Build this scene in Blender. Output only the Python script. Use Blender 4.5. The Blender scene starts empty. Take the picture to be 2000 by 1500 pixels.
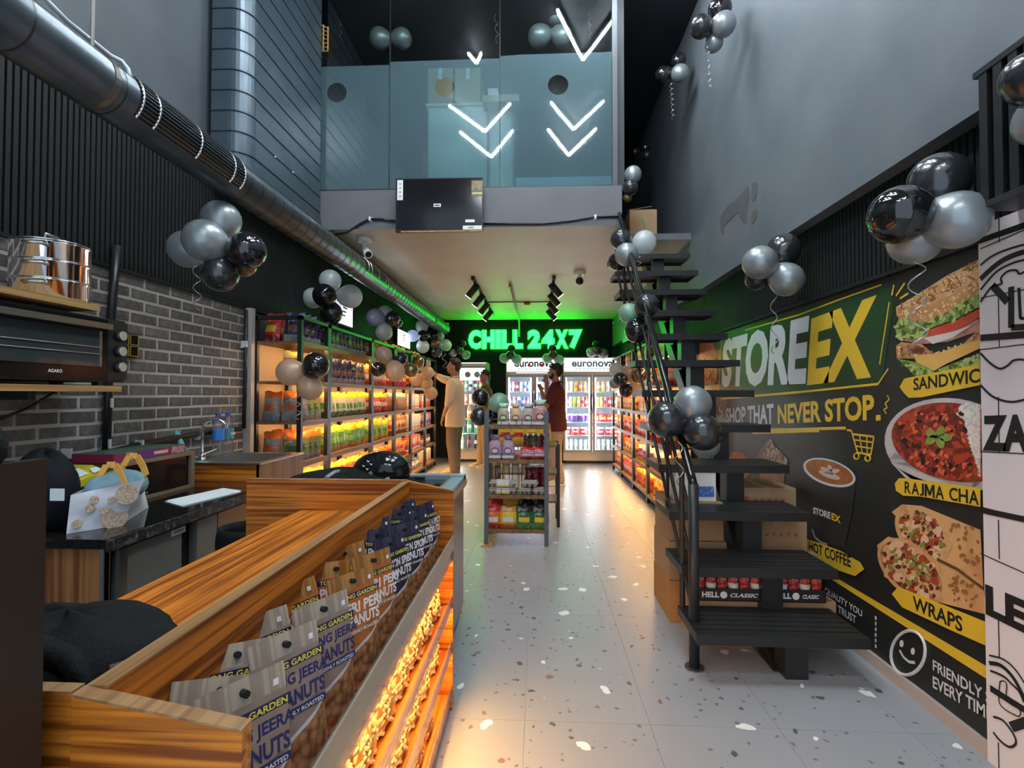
import bpy, math, random
from mathutils import Vector, Matrix
random.seed(7)
R = math.radians
SC = bpy.context.scene
COL = SC.collection

# ---------------------------------------------------------------- camera
FPX, CX, CY, EYE = 1000.0, 1000.0, 750.0, 1.28
_d = Vector(((1050-CX)/FPX, -(771-CY)/FPX, -1)).normalized()
_x = _d.cross(Vector((0, 1, 0))).normalized()
_z = _x.cross(_d)
CAMROT = Matrix((_x, _d, _z))                      # camera axes -> world axes
cd = bpy.data.cameras.new('camera'); cd.sensor_width = 36; cd.lens = 18; cd.clip_start = .02
cam = bpy.data.objects.new('camera', cd); COL.objects.link(cam)
cam.matrix_world = Matrix.Translation((0, 0, EYE)) @ CAMROT.to_4x4()
SC.camera = cam
# ---------------------------------------------------------------- world, exposure
w = bpy.data.worlds.new('world'); SC.world = w; w.use_nodes = True
w.node_tree.nodes['Background'].inputs[0].default_value = (.60, .72, .86, 1)
w.node_tree.nodes['Background'].inputs[1].default_value = 1.0
vs = SC.view_settings
SC.display_settings.display_device = 'sRGB'
vs.view_transform = 'Standard'; vs.look = 'None'; vs.gamma = 1; vs.exposure = 0.85; vs.use_curve_mapping = False
CHEVRON_POWER = 135.0
SHELF_LED = 46.0
NEON = 14.0
COUNTER_LED = 45.0
COOLER = 30.0

def P(px, py, X=None, Y=None, Z=None):
    """where the sight line of a photo point meets the plane of a wall, floor or front (X, Y or Z given)"""
    r = CAMROT @ Vector(((px-CX)/FPX, -(py-CY)/FPX, -1))
    if X is not None: t = X/r.x
    elif Y is not None: t = Y/r.y
    else: t = (Z-EYE)/r.z
    return Vector((0, 0, EYE)) + r*t

# ---------------------------------------------------------------- materials
def nt(m): return m.node_tree.nodes, m.node_tree.links
def mat(name, col, rough=.5, metal=0.0, emit=None, es=0.0, col2=None, scale=8, stretch=None, bump=0.0, bscale=40,
        coat=0.0, trans=0.0, alpha=1.0, voro=False, lo=.35, hi=.65, spec=.5, ior=1.45, sheen=0.0, dist=0.0):
    m = bpy.data.materials.new(name); m.use_nodes = True
    n, l = nt(m); b = n['Principled BSDF']
    b.inputs['Base Color'].default_value = (*col, 1)
    b.inputs['Roughness'].default_value = rough; b.inputs['Metallic'].default_value = metal
    b.inputs['Coat Weight'].default_value = coat; b.inputs['Transmission Weight'].default_value = trans
    b.inputs['Alpha'].default_value = alpha; b.inputs['IOR'].default_value = ior
    b.inputs['Specular IOR Level'].default_value = spec; b.inputs['Sheen Weight'].default_value = sheen
    if emit:
        b.inputs['Emission Color'].default_value = (*emit, 1); b.inputs['Emission Strength'].default_value = es
    if col2 or bump:
        tc = n.new('ShaderNodeTexCoord'); mp = n.new('ShaderNodeMapping'); l.new(tc.outputs['Object'], mp.inputs[0])
        if stretch: mp.inputs['Scale'].default_value = stretch
    if col2:
        if voro:
            t = n.new('ShaderNodeTexVoronoi'); t.inputs['Scale'].default_value = scale; out = t.outputs['Distance']
        else:
            t = n.new('ShaderNodeTexNoise'); t.inputs['Scale'].default_value = scale; t.inputs['Detail'].default_value = 4
            t.inputs['Distortion'].default_value = dist; out = t.outputs[0]
        l.new(mp.outputs[0], t.inputs['Vector'])
        cr = n.new('ShaderNodeValToRGB'); cr.color_ramp.elements[0].position = lo; cr.color_ramp.elements[1].position = hi
        cr.color_ramp.elements[0].color = (*col, 1); cr.color_ramp.elements[1].color = (*col2, 1)
        l.new(out, cr.inputs[0]); l.new(cr.outputs[0], b.inputs['Base Color'])
    if bump:
        t2 = n.new('ShaderNodeTexNoise'); t2.inputs['Scale'].default_value = bscale; l.new(mp.outputs[0], t2.inputs['Vector'])
        bp = n.new('ShaderNodeBump'); bp.inputs['Strength'].default_value = bump; bp.inputs['Distance'].default_value = .01
        l.new(t2.outputs[0], bp.inputs['Height']); l.new(bp.outputs[0], b.inputs['Normal'])
    return m
def glow(name, col, s):
    m = bpy.data.materials.new(name); m.use_nodes = True; n, l = nt(m)
    n.remove(n['Principled BSDF']); e = n.new('ShaderNodeEmission'); e.inputs[0].default_value = (*col, 1); e.inputs[1].default_value = s
    l.new(e.outputs[0], n['Material Output'].inputs[0]); return m
def clear(name, col, diff=.0, gloss=.08, dcol=(1, 1, 1), rough=.02):
    """thin sheet: see-through, with a share of diffuse film and a mirror coat that follows the angle"""
    m = bpy.data.materials.new(name); m.use_nodes = True; n, l = nt(m); n.remove(n['Principled BSDF'])
    t = n.new('ShaderNodeBsdfTransparent'); t.inputs[0].default_value = (*col, 1)
    d = n.new('ShaderNodeBsdfDiffuse'); d.inputs[0].default_value = (*dcol, 1)
    g = n.new('ShaderNodeBsdfGlossy'); g.inputs['Roughness'].default_value = rough
    m1 = n.new('ShaderNodeMixShader'); m1.inputs[0].default_value = diff; l.new(t.outputs[0], m1.inputs[1]); l.new(d.outputs[0], m1.inputs[2])
    fr = n.new('ShaderNodeLayerWeight'); fr.inputs[0].default_value = .35
    ma = n.new('ShaderNodeMath'); ma.operation = 'MULTIPLY_ADD'; ma.inputs[1].default_value = .6; ma.inputs[2].default_value = gloss
    l.new(fr.outputs['Fresnel'], ma.inputs[0])
    m2 = n.new('ShaderNodeMixShader'); l.new(ma.outputs[0], m2.inputs[0]); l.new(m1.outputs[0], m2.inputs[1]); l.new(g.outputs[0], m2.inputs[2])
    l.new(m2.outputs[0], n['Material Output'].inputs[0]); return m
def wood(name, dark, light, axis, rough=.35, fine=55):
    m = bpy.data.materials.new(name); m.use_nodes = True; n, l = nt(m); b = n['Principled BSDF']
    tc = n.new('ShaderNodeTexCoord'); mp = n.new('ShaderNodeMapping'); l.new(tc.outputs['Object'], mp.inputs[0])
    s = [fine]*3; s[axis] = 1.6; mp.inputs['Scale'].default_value = s
    t = n.new('ShaderNodeTexNoise'); t.inputs['Scale'].default_value = 1; t.inputs['Detail'].default_value = 5; t.inputs['Distortion'].default_value = .6
    mp2 = n.new('ShaderNodeMapping'); l.new(tc.outputs['Object'], mp2.inputs[0])
    s2 = [fine*.22]*3; s2[axis] = 1.0; mp2.inputs['Scale'].default_value = s2
    t2 = n.new('ShaderNodeTexNoise'); t2.inputs['Scale'].default_value = 1; t2.inputs['Detail'].default_value = 2; t2.inputs['Distortion'].default_value = 1.2
    l.new(mp.outputs[0], t.inputs['Vector']); l.new(mp2.outputs[0], t2.inputs['Vector'])
    ad = n.new('ShaderNodeMath'); ad.operation = 'MULTIPLY_ADD'; ad.inputs[1].default_value = .38
    l.new(t2.outputs[0], ad.inputs[0]); 
    sc_ = n.new('ShaderNodeMath'); sc_.operation = 'MULTIPLY'; sc_.inputs[1].default_value = .62; l.new(t.outputs[0], sc_.inputs[0]); l.new(sc_.outputs[0], ad.inputs[2])
    cr = n.new('ShaderNodeValToRGB'); cr.color_ramp.elements[0].position = .41; cr.color_ramp.elements[1].position = .56
    cr.color_ramp.elements[0].color = (*dark, 1); cr.color_ramp.elements[1].color = (*light, 1)
    l.new(ad.outputs[0], cr.inputs[0]); l.new(cr.outputs[0], b.inputs['Base Color'])
    b.inputs['Roughness'].default_value = rough; b.inputs['Specular IOR Level'].default_value = .3; return m

# ---------------------------------------------------------------- mesh collector
class B:
    def __init__(s): s.v, s.f, s.m, s.cur, s.sm = [], [], [], 0, False
    def add(s, vs_, fs):
        o = len(s.v); s.v += [tuple(v) for v in vs_]
        for f in fs: s.f.append(tuple(i+o for i in f)); s.m.append(s.cur)
        return s
    def box(s, x0, x1, y0, y1, z0, z1, M=None):
        v = [Vector((x, y, z)) for z in (z0, z1) for y in (y0, y1) for x in (x0, x1)]
        if M: v = [M @ p for p in v]
        return s.add(v, [(0, 2, 3, 1), (4, 5, 7, 6), (0, 1, 5, 4), (2, 6, 7, 3), (0, 4, 6, 2), (1, 3, 7, 5)])
    def bar(s, a, b, w, h=None, up=(0, 0, 1)):
        a, b = Vector(a), Vector(b); d = (b-a).normalized(); h = h or w
        u = Vector(up)
        if abs(d.dot(u)) > .98: u = Vector((0, 1, 0))
        sx = d.cross(u).normalized(); sy = sx.cross(d)
        v = [p+sx*i*w/2+sy*j*h/2 for p in (a, b) for j in (-1, 1) for i in (-1, 1)]
        return s.add(v, [(0, 1, 3, 2), (4, 6, 7, 5), (0, 4, 5, 1), (2, 3, 7, 6), (0, 2, 6, 4), (1, 5, 7, 3)])
    def loft(s, rings, n=12, cap=True):
        """rings: (centre, rx, ry[, axis_x, axis_y]) joined in order"""
        o = len(s.v); k = len(rings)
        for r in rings:
            c = Vector(r[0]); ax = Vector(r[3]) if len(r) > 3 else Vector((1, 0, 0)); ay = Vector(r[4]) if len(r) > 4 else Vector((0, 1, 0))
            for i in range(n):
                a = 2*math.pi*i/n; s.v.append(tuple(c+ax*r[1]*math.cos(a)+ay*r[2]*math.sin(a)))
        for j in range(k-1):
            for i in range(n):
                i2 = (i+1) % n
                s.f.append((o+j*n+i, o+j*n+i2, o+(j+1)*n+i2, o+(j+1)*n+i)); s.m.append(s.cur)
        if cap:
            s.f.append(tuple(o+i for i in reversed(range(n)))); s.m.append(s.cur)
            s.f.append(tuple(o+(k-1)*n+i for i in range(n))); s.m.append(s.cur)
        return s
    def tube(s, pts, rad, n=8):
        pts = [Vector(p) for p in pts]; rs = rad if isinstance(rad, (list, tuple)) else [rad]*len(pts)
        rings = []; prev = None
        for i, p in enumerate(pts):
            d = (pts[min(i+1, len(pts)-1)]-pts[max(i-1, 0)]).normalized()
            if prev is None:
                u = Vector((0, 0, 1)) if abs(d.z) < .9 else Vector((1, 0, 0)); ax = d.cross(u).normalized()
            else: ax = (prev-d*prev.dot(d)).normalized()
            prev = ax; rings.append((p, rs[i], rs[i], ax, d.cross(ax)))
        return s.loft(rings, n)
    def lathe(s, prof, n=16, c=(0, 0, 0)):
        return s.loft([((c[0], c[1], c[2]+z), max(r, 1e-4), max(r, 1e-4)) for r, z in prof], n)
    def ball(s, c, rx, ry=None, rz=None, n=12, k=8, M=None):
        ry = ry or rx; rz = rz or rx; c = Vector(c); A = [Vector((1, 0, 0)), Vector((0, 1, 0)), Vector((0, 0, 1))]
        if M: A = [M @ a for a in A]
        return s.loft([(c+A[2]*rz*-math.cos(math.pi*j/k), max(rx*math.sin(math.pi*j/k), 1e-4), max(ry*math.sin(math.pi*j/k), 1e-4), A[0], A[1]) for j in range(k+1)], n)
    def poly(s, pts, d):
        """flat outline with thickness vector d"""
        pts = [Vector(p) for p in pts]; n = len(pts); d = Vector(d)
        return s.add(pts+[p+d for p in pts], [tuple(reversed(range(n))), tuple(range(n, 2*n))]+[(i, (i+1) % n, n+(i+1) % n, n+i) for i in range(n)])
    def mesh(s, name='m'):
        me = bpy.data.meshes.new(name); me.from_pydata(s.v, [], s.f)
        me.polygons.foreach_set('material_index', s.m)
        if s.sm: me.polygons.foreach_set('use_smooth', [len(f) == 4 or len(f) == 3 for f in s.f])
        me.update(); return me

def setm(o, m):
    ms = m if isinstance(m, (list, tuple)) else [m]
    for k in ms: o.data.materials.append(k)
def par(o, p):
    o.parent = p; o.matrix_parent_inverse = Matrix.Translation(-p.location) if p.type == 'EMPTY' else Matrix.Identity(4)
def obj(name, b, m, parent=None, label=None, smooth=False):
    if smooth: b.sm = True
    me = b.mesh(name); o = bpy.data.objects.new(name, me); COL.objects.link(o); setm(o, m)
    if parent: par(o, parent)
    if label: o['label'] = label
    return o
def tag(o, label, cat, group=None, kind=None):
    if label: o['label'] = label
    if cat: o['category'] = cat
    if group: o['group'] = group
    if kind: o['kind'] = kind
    return o
def thing(name, label, cat, loc=(0, 0, 0), group=None):
    o = bpy.data.objects.new(name, None); COL.objects.link(o); o.location = loc; o.empty_display_size = .05
    return tag(o, label, cat, group)
def one(name, b, m, label, cat, group=None, smooth=False):
    return tag(obj(name, b, m, None, None, smooth), label, cat, group)
def struct(name, b, m, label=None):
    o = obj(name, b, m); o['kind'] = 'structure'
    if label: o['label'] = label
    return o
def inst(name, me, loc, rot=(0, 0, 0), sc=(1, 1, 1), parent=None):
    o = bpy.data.objects.new(name, me); COL.objects.link(o); o.location = loc; o.rotation_euler = rot; o.scale = sc
    if parent: par(o, parent)
    return o
def slots(o, ms):
    for i, m in enumerate(ms):
        o.material_slots[i].link = 'OBJECT'; o.material_slots[i].material = m

_tx = {}
def text_pts(body, bold=.02, depth=0.0, res=3):
    key = (body, bold, depth)
    if key not in _tx:
        c = bpy.data.curves.new('t', 'FONT'); c.body = body; c.offset = bold; c.extrude = depth; c.resolution_u = res
        o = bpy.data.objects.new('t', c); COL.objects.link(o); dg = bpy.context.evaluated_depsgraph_get()
        me = bpy.data.meshes.new_from_object(o.evaluated_get(dg)); bpy.data.objects.remove(o); bpy.data.curves.remove(c)
        v = [p.co.copy() for p in me.vertices]; f = [tuple(p.vertices) for p in me.polygons]; bpy.data.meshes.remove(me)
        x0 = min(p.x for p in v); x1 = max(p.x for p in v); y0 = min(p.y for p in v); y1 = max(p.y for p in v)
        _tx[key] = ([Vector(((p.x-x0)/(x1-x0), (p.y-y0)/(y1-y0), p.z)) for p in v], f)
    return _tx[key]
def text(name, body, o, u, v, nrm, m, parent, bold=.02, depth=0.0, slant=0.0, label=None, arc=None):
    """letters that fill the frame at o with width vector u and height vector v, nrm = way they face"""
    pts, f = text_pts(body, bold, .5 if depth else 0.0)
    o, u, v, nrm = Vector(o), Vector(u), Vector(v), Vector(nrm)
    b = B(); b.add([o+u*(p.x+slant*(p.y-.5))+v*p.y+nrm*(p.z*depth) for p in pts], f)
    return obj(name, b, m, parent, label)
# ---------------------------------------------------------------- shared materials
XL, XR, YB, ZC, ZM, ZT = -2.28, 1.60, 10.35, 2.80, 3.16, 5.05
YF = -1.3
M = {}
def concrete(name, a, b, rough=.6):
    return mat(name, a, rough, col2=b, scale=2.2, lo=.3, hi=.7, bump=.06, bscale=18)
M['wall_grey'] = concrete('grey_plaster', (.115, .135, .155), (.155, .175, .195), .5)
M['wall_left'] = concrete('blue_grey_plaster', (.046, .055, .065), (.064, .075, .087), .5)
M['wall_dark'] = concrete('charcoal_paint', (.030, .034, .040), (.042, .047, .052))
M['beam'] = concrete('beam_paint', (.105, .108, .118), (.135, .138, .148))
M['ceil'] = concrete('ceiling_paint', (.58, .53, .44), (.64, .59, .50), .55)
M['slat'] = mat('black_slat', (.008, .009, .010), .6, spec=.3)
M['black'] = mat('black_steel', (.016, .017, .018), .38, bump=.05, bscale=60)
M['gblack'] = mat('gloss_black', (.008, .008, .009), .12)
M['steel'] = mat('steel', (.55, .54, .52), .3, 1)
M['darksteel'] = mat('dark_steel', (.20, .185, .17), .38, .9)
M['chrome'] = mat('chrome', (.85, .85, .85), .07, 1)
M['duct'] = mat('galvanised_duct', (.075, .09, .10), .32, .75, col2=(.11, .125, .14), scale=6)
M['ductbox'] = mat('painted_duct', (.045, .068, .088), .32, .35, col2=(.06, .085, .108), scale=5)
M['white'] = mat('white_plastic', (.78, .78, .76), .35)
M['paper'] = mat('paper', (.72, .80, .82), .6)
M['wx'] = wood('walnut_grain_across', (.22, .052, .006), (.68, .215, .022), 0, .42, 75)
M['wy'] = wood('walnut_grain_along', (.22, .052, .006), (.68, .215, .022), 1, .42, 75)
M['wz'] = wood('walnut_grain_up', (.14, .05, .016), (.30, .13, .048), 2)
M['wedge'] = wood('edge_band', (.22, .11, .04), (.38, .21, .09), 1, .45, 80)
M['shelfwood'] = wood('shelf_board', (.15, .075, .035), (.27, .14, .065), 1, .45, 60)
M['oak'] = wood('oak_shelf', (.30, .17, .06), (.48, .28, .11), 1, .5, 60)
M['granite'] = mat('black_granite', (.006, .006, .006), .07, col2=(.05, .048, .045), scale=160, lo=.55, hi=.75)
M['kraft'] = mat('cardboard', (.36, .22, .115), .8, col2=(.42, .27, .15), scale=3)
M['cream'] = mat('cream_panel', (.62, .52, .40), .55)
M['cloth'] = mat('black_cloth', (.0055, .0065, .008), .8, bump=.3, bscale=120, spec=.25)
M['acryl'] = clear('acrylic', (.97, .97, .95), .07, .05, (.9, .85, .75))
M['glass'] = clear('clear_glass', (.90, .96, .95), 0, .05)
M['cglass'] = clear('cooler_glass', (.97, .98, .99), 0, .02)
M['yellow'] = mat('print_yellow', (.70, .46, .03), .45)
M['pwhite'] = mat('print_white', (.62, .63, .66), .45)
M['pblack'] = mat('print_black', (.010, .010, .010), .5)

# floor : terrazzo print on large tiles
def terrazzo():
    m = bpy.data.materials.new('terrazzo'); m.use_nodes = True; n, l = nt(m); b = n['Principled BSDF']
    tc = n.new('ShaderNodeTexCoord')
    base = n.new('ShaderNodeTexNoise'); base.inputs['Scale'].default_value = 1.3; l.new(tc.outputs['Object'], base.inputs['Vector'])
    cr = n.new('ShaderNodeValToRGB'); cr.color_ramp.elements[0].color = (.262, .278, .298, 1); cr.color_ramp.elements[1].color = (.315, .328, .345, 1)
    l.new(base.outputs[0], cr.inputs[0]); last = cr.outputs[0]
    def chips(scale, off, size, rnd, c, last, dist=.35):
        mp = n.new('ShaderNodeMapping'); mp.inputs['Location'].default_value = off; l.new(tc.outputs['Object'], mp.inputs[0])
        nz = n.new('ShaderNodeTexNoise'); nz.inputs['Scale'].default_value = scale*1.7; l.new(mp.outputs[0], nz.inputs['Vector'])
        mv = n.new('ShaderNodeMixRGB'); mv.blend_type = 'LINEAR_LIGHT'; mv.inputs[0].default_value = dist/scale; l.new(mp.outputs[0], mv.inputs[1]); l.new(nz.outputs['Color'], mv.inputs[2])
        v = n.new('ShaderNodeTexVoronoi'); v.inputs['Scale'].default_value = scale; v.voronoi_dimensions = '2D'; l.new(mv.outputs[0], v.inputs['Vector'])
        sp = n.new('ShaderNodeSeparateColor'); l.new(v.outputs['Color'], sp.inputs[0])
        sz = n.new('ShaderNodeMath'); sz.operation = 'MULTIPLY'; sz.inputs[1].default_value = size; l.new(sp.outputs[1], sz.inputs[0])
        a = n.new('ShaderNodeMath'); a.operation = 'LESS_THAN'; l.new(v.outputs['Distance'], a.inputs[0]); l.new(sz.outputs[0], a.inputs[1])
        g = n.new('ShaderNodeMath'); g.operation = 'GREATER_THAN'; g.inputs[1].default_value = rnd; l.new(sp.outputs[0], g.inputs[0])
        ml = n.new('ShaderNodeMath'); ml.operation = 'MULTIPLY'; l.new(a.outputs[0], ml.inputs[0]); l.new(g.outputs[0], ml.inputs[1])
        mx = n.new('ShaderNodeMixRGB'); l.new(ml.outputs[0], mx.inputs[0]); l.new(last, mx.inputs[1]); mx.inputs[2].default_value = (*c, 1)
        return mx.outputs[0]
    last = chips(26, (3.1, 1.7, 0), .24, .80, (.14, .145, .15), last)
    last = chips(14, (9.3, 4.1, 0), .20, .84, (.085, .088, .092), last)
    last = chips(11, (2.3, 8.8, 0), .17, .93, (.22, .13, .09), last)
    last = chips(8, (5.7, 2.2, 0), .23, .86, (.80, .80, .77), last)
    l.new(last, b.inputs['Base Color']); b.inputs['Roughness'].default_value = .34; b.inputs['Specular IOR Level'].default_value = .5
    return m
M['terrazzo'] = terrazzo()
M['grout'] = mat('grout', (.27, .28, .30), .7)
fl = struct('floor', B().box(XL, XR, YF, YB, -.06, -.004), M['grout'])
TX, TY, G = .487, .98, .0012
tile = B().box(0, TX-G, 0, TY-G, -.004, 0)
for ix in range(-5, 4):
    for iy in range(-2, 11):
        x0, y0 = -.05+ix*TX, .08+iy*TY
        x1, y1 = min(x0+TX-G, XR), min(y0+TY-G, YB); x0, y0 = max(x0, XL), max(y0, YF)
        if x1-x0 < .02 or y1-y0 < .02: continue
        obj('tile', B().box(x0, x1, y0, y1, -.004, 0), M['terrazzo'], fl)
# walls
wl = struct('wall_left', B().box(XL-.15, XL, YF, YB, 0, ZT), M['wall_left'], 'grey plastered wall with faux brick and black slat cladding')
wr = B().box(XR, XR+.15, YF, YB, 0, 2.25); wr.box(1.53, XR+.15, YF, YB, 2.80, ZT); wr.box(1.50, XR+.15, YF, YB, 2.25, 2.80)
wr = struct('wall_right', wr, M['wall_grey'], 'grey plastered wall with a protruding beam band')
wb = struct('wall_back', B().box(XL, XR, YB, YB+.1, 0, ZT), M['wall_dark'], 'charcoal back wall with fine black slats')
struct('ceiling', B().box(XL, 1.53, YF, YB, ZT, ZT+.1), M['wall_dark'])
ms = B().box(XL, .756, 4.6, YB, ZC, ZM); ms.box(.756, 1.50, 5.05, YB, ZC, 2.86)
mz = struct('ceiling_mezzanine', ms, [M['ceil'], M['beam']], 'cream ceiling under the mezzanine with a grey front edge')
for p in mz.data.polygons:
    if p.normal.z > -.5: p.material_index = 1
# plaster repair marks on the beam band
patch = mat('bare_plaster', (.085, .085, .088), .7, col2=(.11, .11, .112), scale=12)
def beam_patch(pts):
    b = B(); b.poly([P(x, y, X=1.499) for x, y in pts], (-.0015, 0, 0)); obj('plaster_patch', b, patch, wr)
beam_patch([(1406, 424), (1420, 404), (1440, 388), (1462, 362), (1464, 380), (1460, 405), (1458, 436), (1450, 432), (1440, 415), (1428, 428), (1415, 440), (1412, 460), (1408, 452)])
beam_patch([(1469, 358), (1476, 354), (1480, 362), (1478, 382), (1472, 394), (1467, 388)])
beam_patch([(1471, 412), (1478, 407), (1480, 416), (1476, 430), (1468, 440), (1468, 424)])
# bricks on the left wall
bm_ = []
for k, (a, c) in enumerate([((.092, .085, .078), (.185, .17, .156)), ((.068, .064, .060), (.135, .126, .118)), ((.112, .10, .092), (.205, .185, .17)), ((.08, .073, .066), (.155, .14, .128))]):
    bm_.append(mat('brick_face_%d' % k, a, .8, col2=c, scale=26, bump=.5, bscale=55, lo=.3, hi=.75))
mort = mat('mortar', (.46, .43, .39), .9)
b = B(); b.box(XL, XL+.011, .9, 3.84, .60, 1.965); obj('mortar_bed', b, mort, wl)
BL, BH = .207, .0682
def brick_mesh(L):
    b = B(); e = .006
    v = [(0, 0, 0), (0, L, 0), (0, L, BH-.010), (0, 0, BH-.010), (.014, e, e), (.014, L-e, e), (.014, L-e, BH-.010-e), (.014, e, BH-.010-e)]
    b.add(v, [(4, 5, 6, 7), (0, 1, 5, 4), (1, 2, 6, 5), (2, 3, 7, 6), (3, 0, 4, 7)]); return b.mesh('brick')
full = brick_mesh(BL-.010)
for k in bm_[:1]: full.materials.append(k)
row = 0; z = 1.957-BH
while z > .60:
    y = 1.60-(BL/2 if row % 2 else 0)
    while y < 3.84:
        L = BL-.010
        if y+L > 3.84: L = 3.84-y
        if L > .03:
            me = full if L > BL-.0101 else brick_mesh(L)
            if me is not full: me.materials.append(bm_[0])
            o = inst('brick', me, (XL+.002, y, z), parent=None); o.parent = wl
            o.location.x += random.uniform(-.002, .002); slots(o, [random.choice(bm_)])
        y += BL
    z -= BH; row += 1
# slats : left wall above the bricks, right wall above the mural, back wall behind the neon
SP = .032
def slat_run(parent, p0, dirv, out, z0, z1, n, nsingle, sub='slat'):
    d, o_ = Vector(dirv), Vector(out); 
    one_ = B(); c = [Vector((0, 0, 0)), d*.021, d*.021+o_*.016, o_*.016]
    one_.add([p+Vector((0, 0, z)) for z in (z0, z1) for p in c], [(0, 1, 5, 4), (1, 2, 6, 5), (2, 3, 7, 6), (3, 0, 4, 7), (4, 5, 6, 7), (3, 2, 1, 0)])
    me = one_.mesh('slat'); me.materials.append(M['slat'])
    rest = B()
    for i in range(n):
        q = Vector(p0)+d*SP*i
        if i < nsingle:
            o = inst('slat', me, q); o.parent = parent
        else: rest.add([q+Vector(v) for v in one_.v], one_.f)
    if rest.v:
        o = obj('slat_cladding', rest, M['slat'], parent); o['kind'] = 'stuff'
b = B(); b.box(XL, XL+.006, 1.2, YB, 1.965, 2.80); obj('slat_backing', b, M['slat'], wl)
b = B(); b.box(XL, XL+.028, 1.2, YB, 1.945, 1.965); obj('trim_strip', b, M['slat'], wl)
slat_run(wl, (XL+.006, 1.5, 0), (0, 1, 0), (1, 0, 0), 1.965, 2.80, 276, 110)
b = B(); b.box(XR-.006, XR, 1.2, YB, 1.84, 2.25); obj('slat_backing', b, M['slat'], wr)
b = B(); b.box(XR-.028, XR, 1.2, YB, 1.82, 1.84); obj('trim_strip', b, M['slat'], wr)
slat_run(wr, (XR-.006, 1.6, 0), (0, 1, 0), (-1, 0, 0), 1.84, 2.25, 273, 110)
b = B(); b.box(XL, 1.5, YB-.006, YB, 1.9, 2.80); obj('slat_backing', b, M['slat'], wb)
slat_run(wb, (XL+.01, YB-.006, 0), (1, 0, 0), (0, -1, 0), 0, 2.80, 117, 0)
# skirting, pilaster
tr = struct('baseboard_right', B().box(XR-.02, XR, YF, 9.0, 0, .055), mat('pale_skirting', (.42, .36, .33), .5))
pl = struct('trim_1', B().box(XL, XL+.07, 3.845, 3.895, 0, 1.95), mat('cream_pilaster', (.45, .42, .38), .6), 'pale narrow pilaster strip between brick wall and rack')
# bulkhead with slats at the near right
bh = struct('trim_2', B().box(1.46, XR, YF, 1.74, 1.90, 2.34), M['slat'], 'black slatted bulkhead box above the white menu panel')
obj('edge_strip', B().box(1.44, XR, YF, 1.75, 2.325, 2.345), M['black'], bh)
obj('edge_strip', B().box(1.44, XR, YF, 1.75, 1.885, 1.905), M['black'], bh)
sm_ = B().box(-.018, 0, 0, .030, 1.905, 2.325).mesh('slat'); sm_.materials.append(M['slat'])
for i in range(16):
    o = inst('slat', sm_, (1.46, 1.70-i*.052, 0)); o.parent = bh
# glossy ribbed soffit between the left wall and the duct
so = struct('ceiling_soffit', B().box(XL, -1.86, 4.62, YB, 2.70, 2.72), mat('soffit_gloss', (.02, .022, .025), .12), 'glossy black ribbed soffit strip')
rb = B().box(0, .42, 0, .055, 2.688, 2.70).mesh('rib'); rb.materials.append(mat('soffit_rib', (.03, .033, .037), .15))
for i in range(56):
    o = inst('rib', rb, (XL, 4.7+i*.1, 0)); o.parent = so
# ---------------------------------------------------------------- chevron LED lights on the high ceiling
led = glow('led_white', (.86, .94, 1.0), CHEVRON_POWER)
def chevron(xc, yt, w_, l_, label):
    t = thing('chevron_light', label, 'ceiling light', (xc, yt, ZT-.05), 'chevron ceiling lights')
    for s in (-1, 1):
        a, c = Vector((xc+s*w_/2, yt+l_, ZT-.07)), Vector((xc+s*.008, yt, ZT-.07))
        obj('tube', B().bar(a, c, .018, .016), led, t)
        obj('housing', B().bar(a+Vector((0, 0, .02)), c+Vector((0, 0, .02)), .03, .018), M['white'], t)
        obj('stem', B().bar((a+c)/2+Vector((0, 0, .03)), (a+c)/2+Vector((0, 0, .07)), .012), M['white'], t)
chevron(-.74, 2.15, .78, .66, 'left V-shaped white tube light, middle row over the entrance')
chevron(.50, 2.15, .66, .66, 'right V-shaped white tube light, middle row over the entrance')
chevron(-.72, 1.38, .74, .76, 'left V-shaped white tube light, row nearest the entrance')
chevron(.48, 1.38, .66, .76, 'right V-shaped white tube light, row nearest the entrance')
chevron(.50, 3.64, .62, .74, 'large right V-shaped white tube light close to the mezzanine glass')
chevron(-.68, 3.64, .14, .16, 'small left V-shaped white tube light close to the mezzanine glass')
chevron(-.72, -1.15, .78, .70, 'left V-shaped white tube light behind the entrance counter')
chevron(.50, -1.15, .78, .70, 'right V-shaped white tube light behind the entrance counter')

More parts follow.
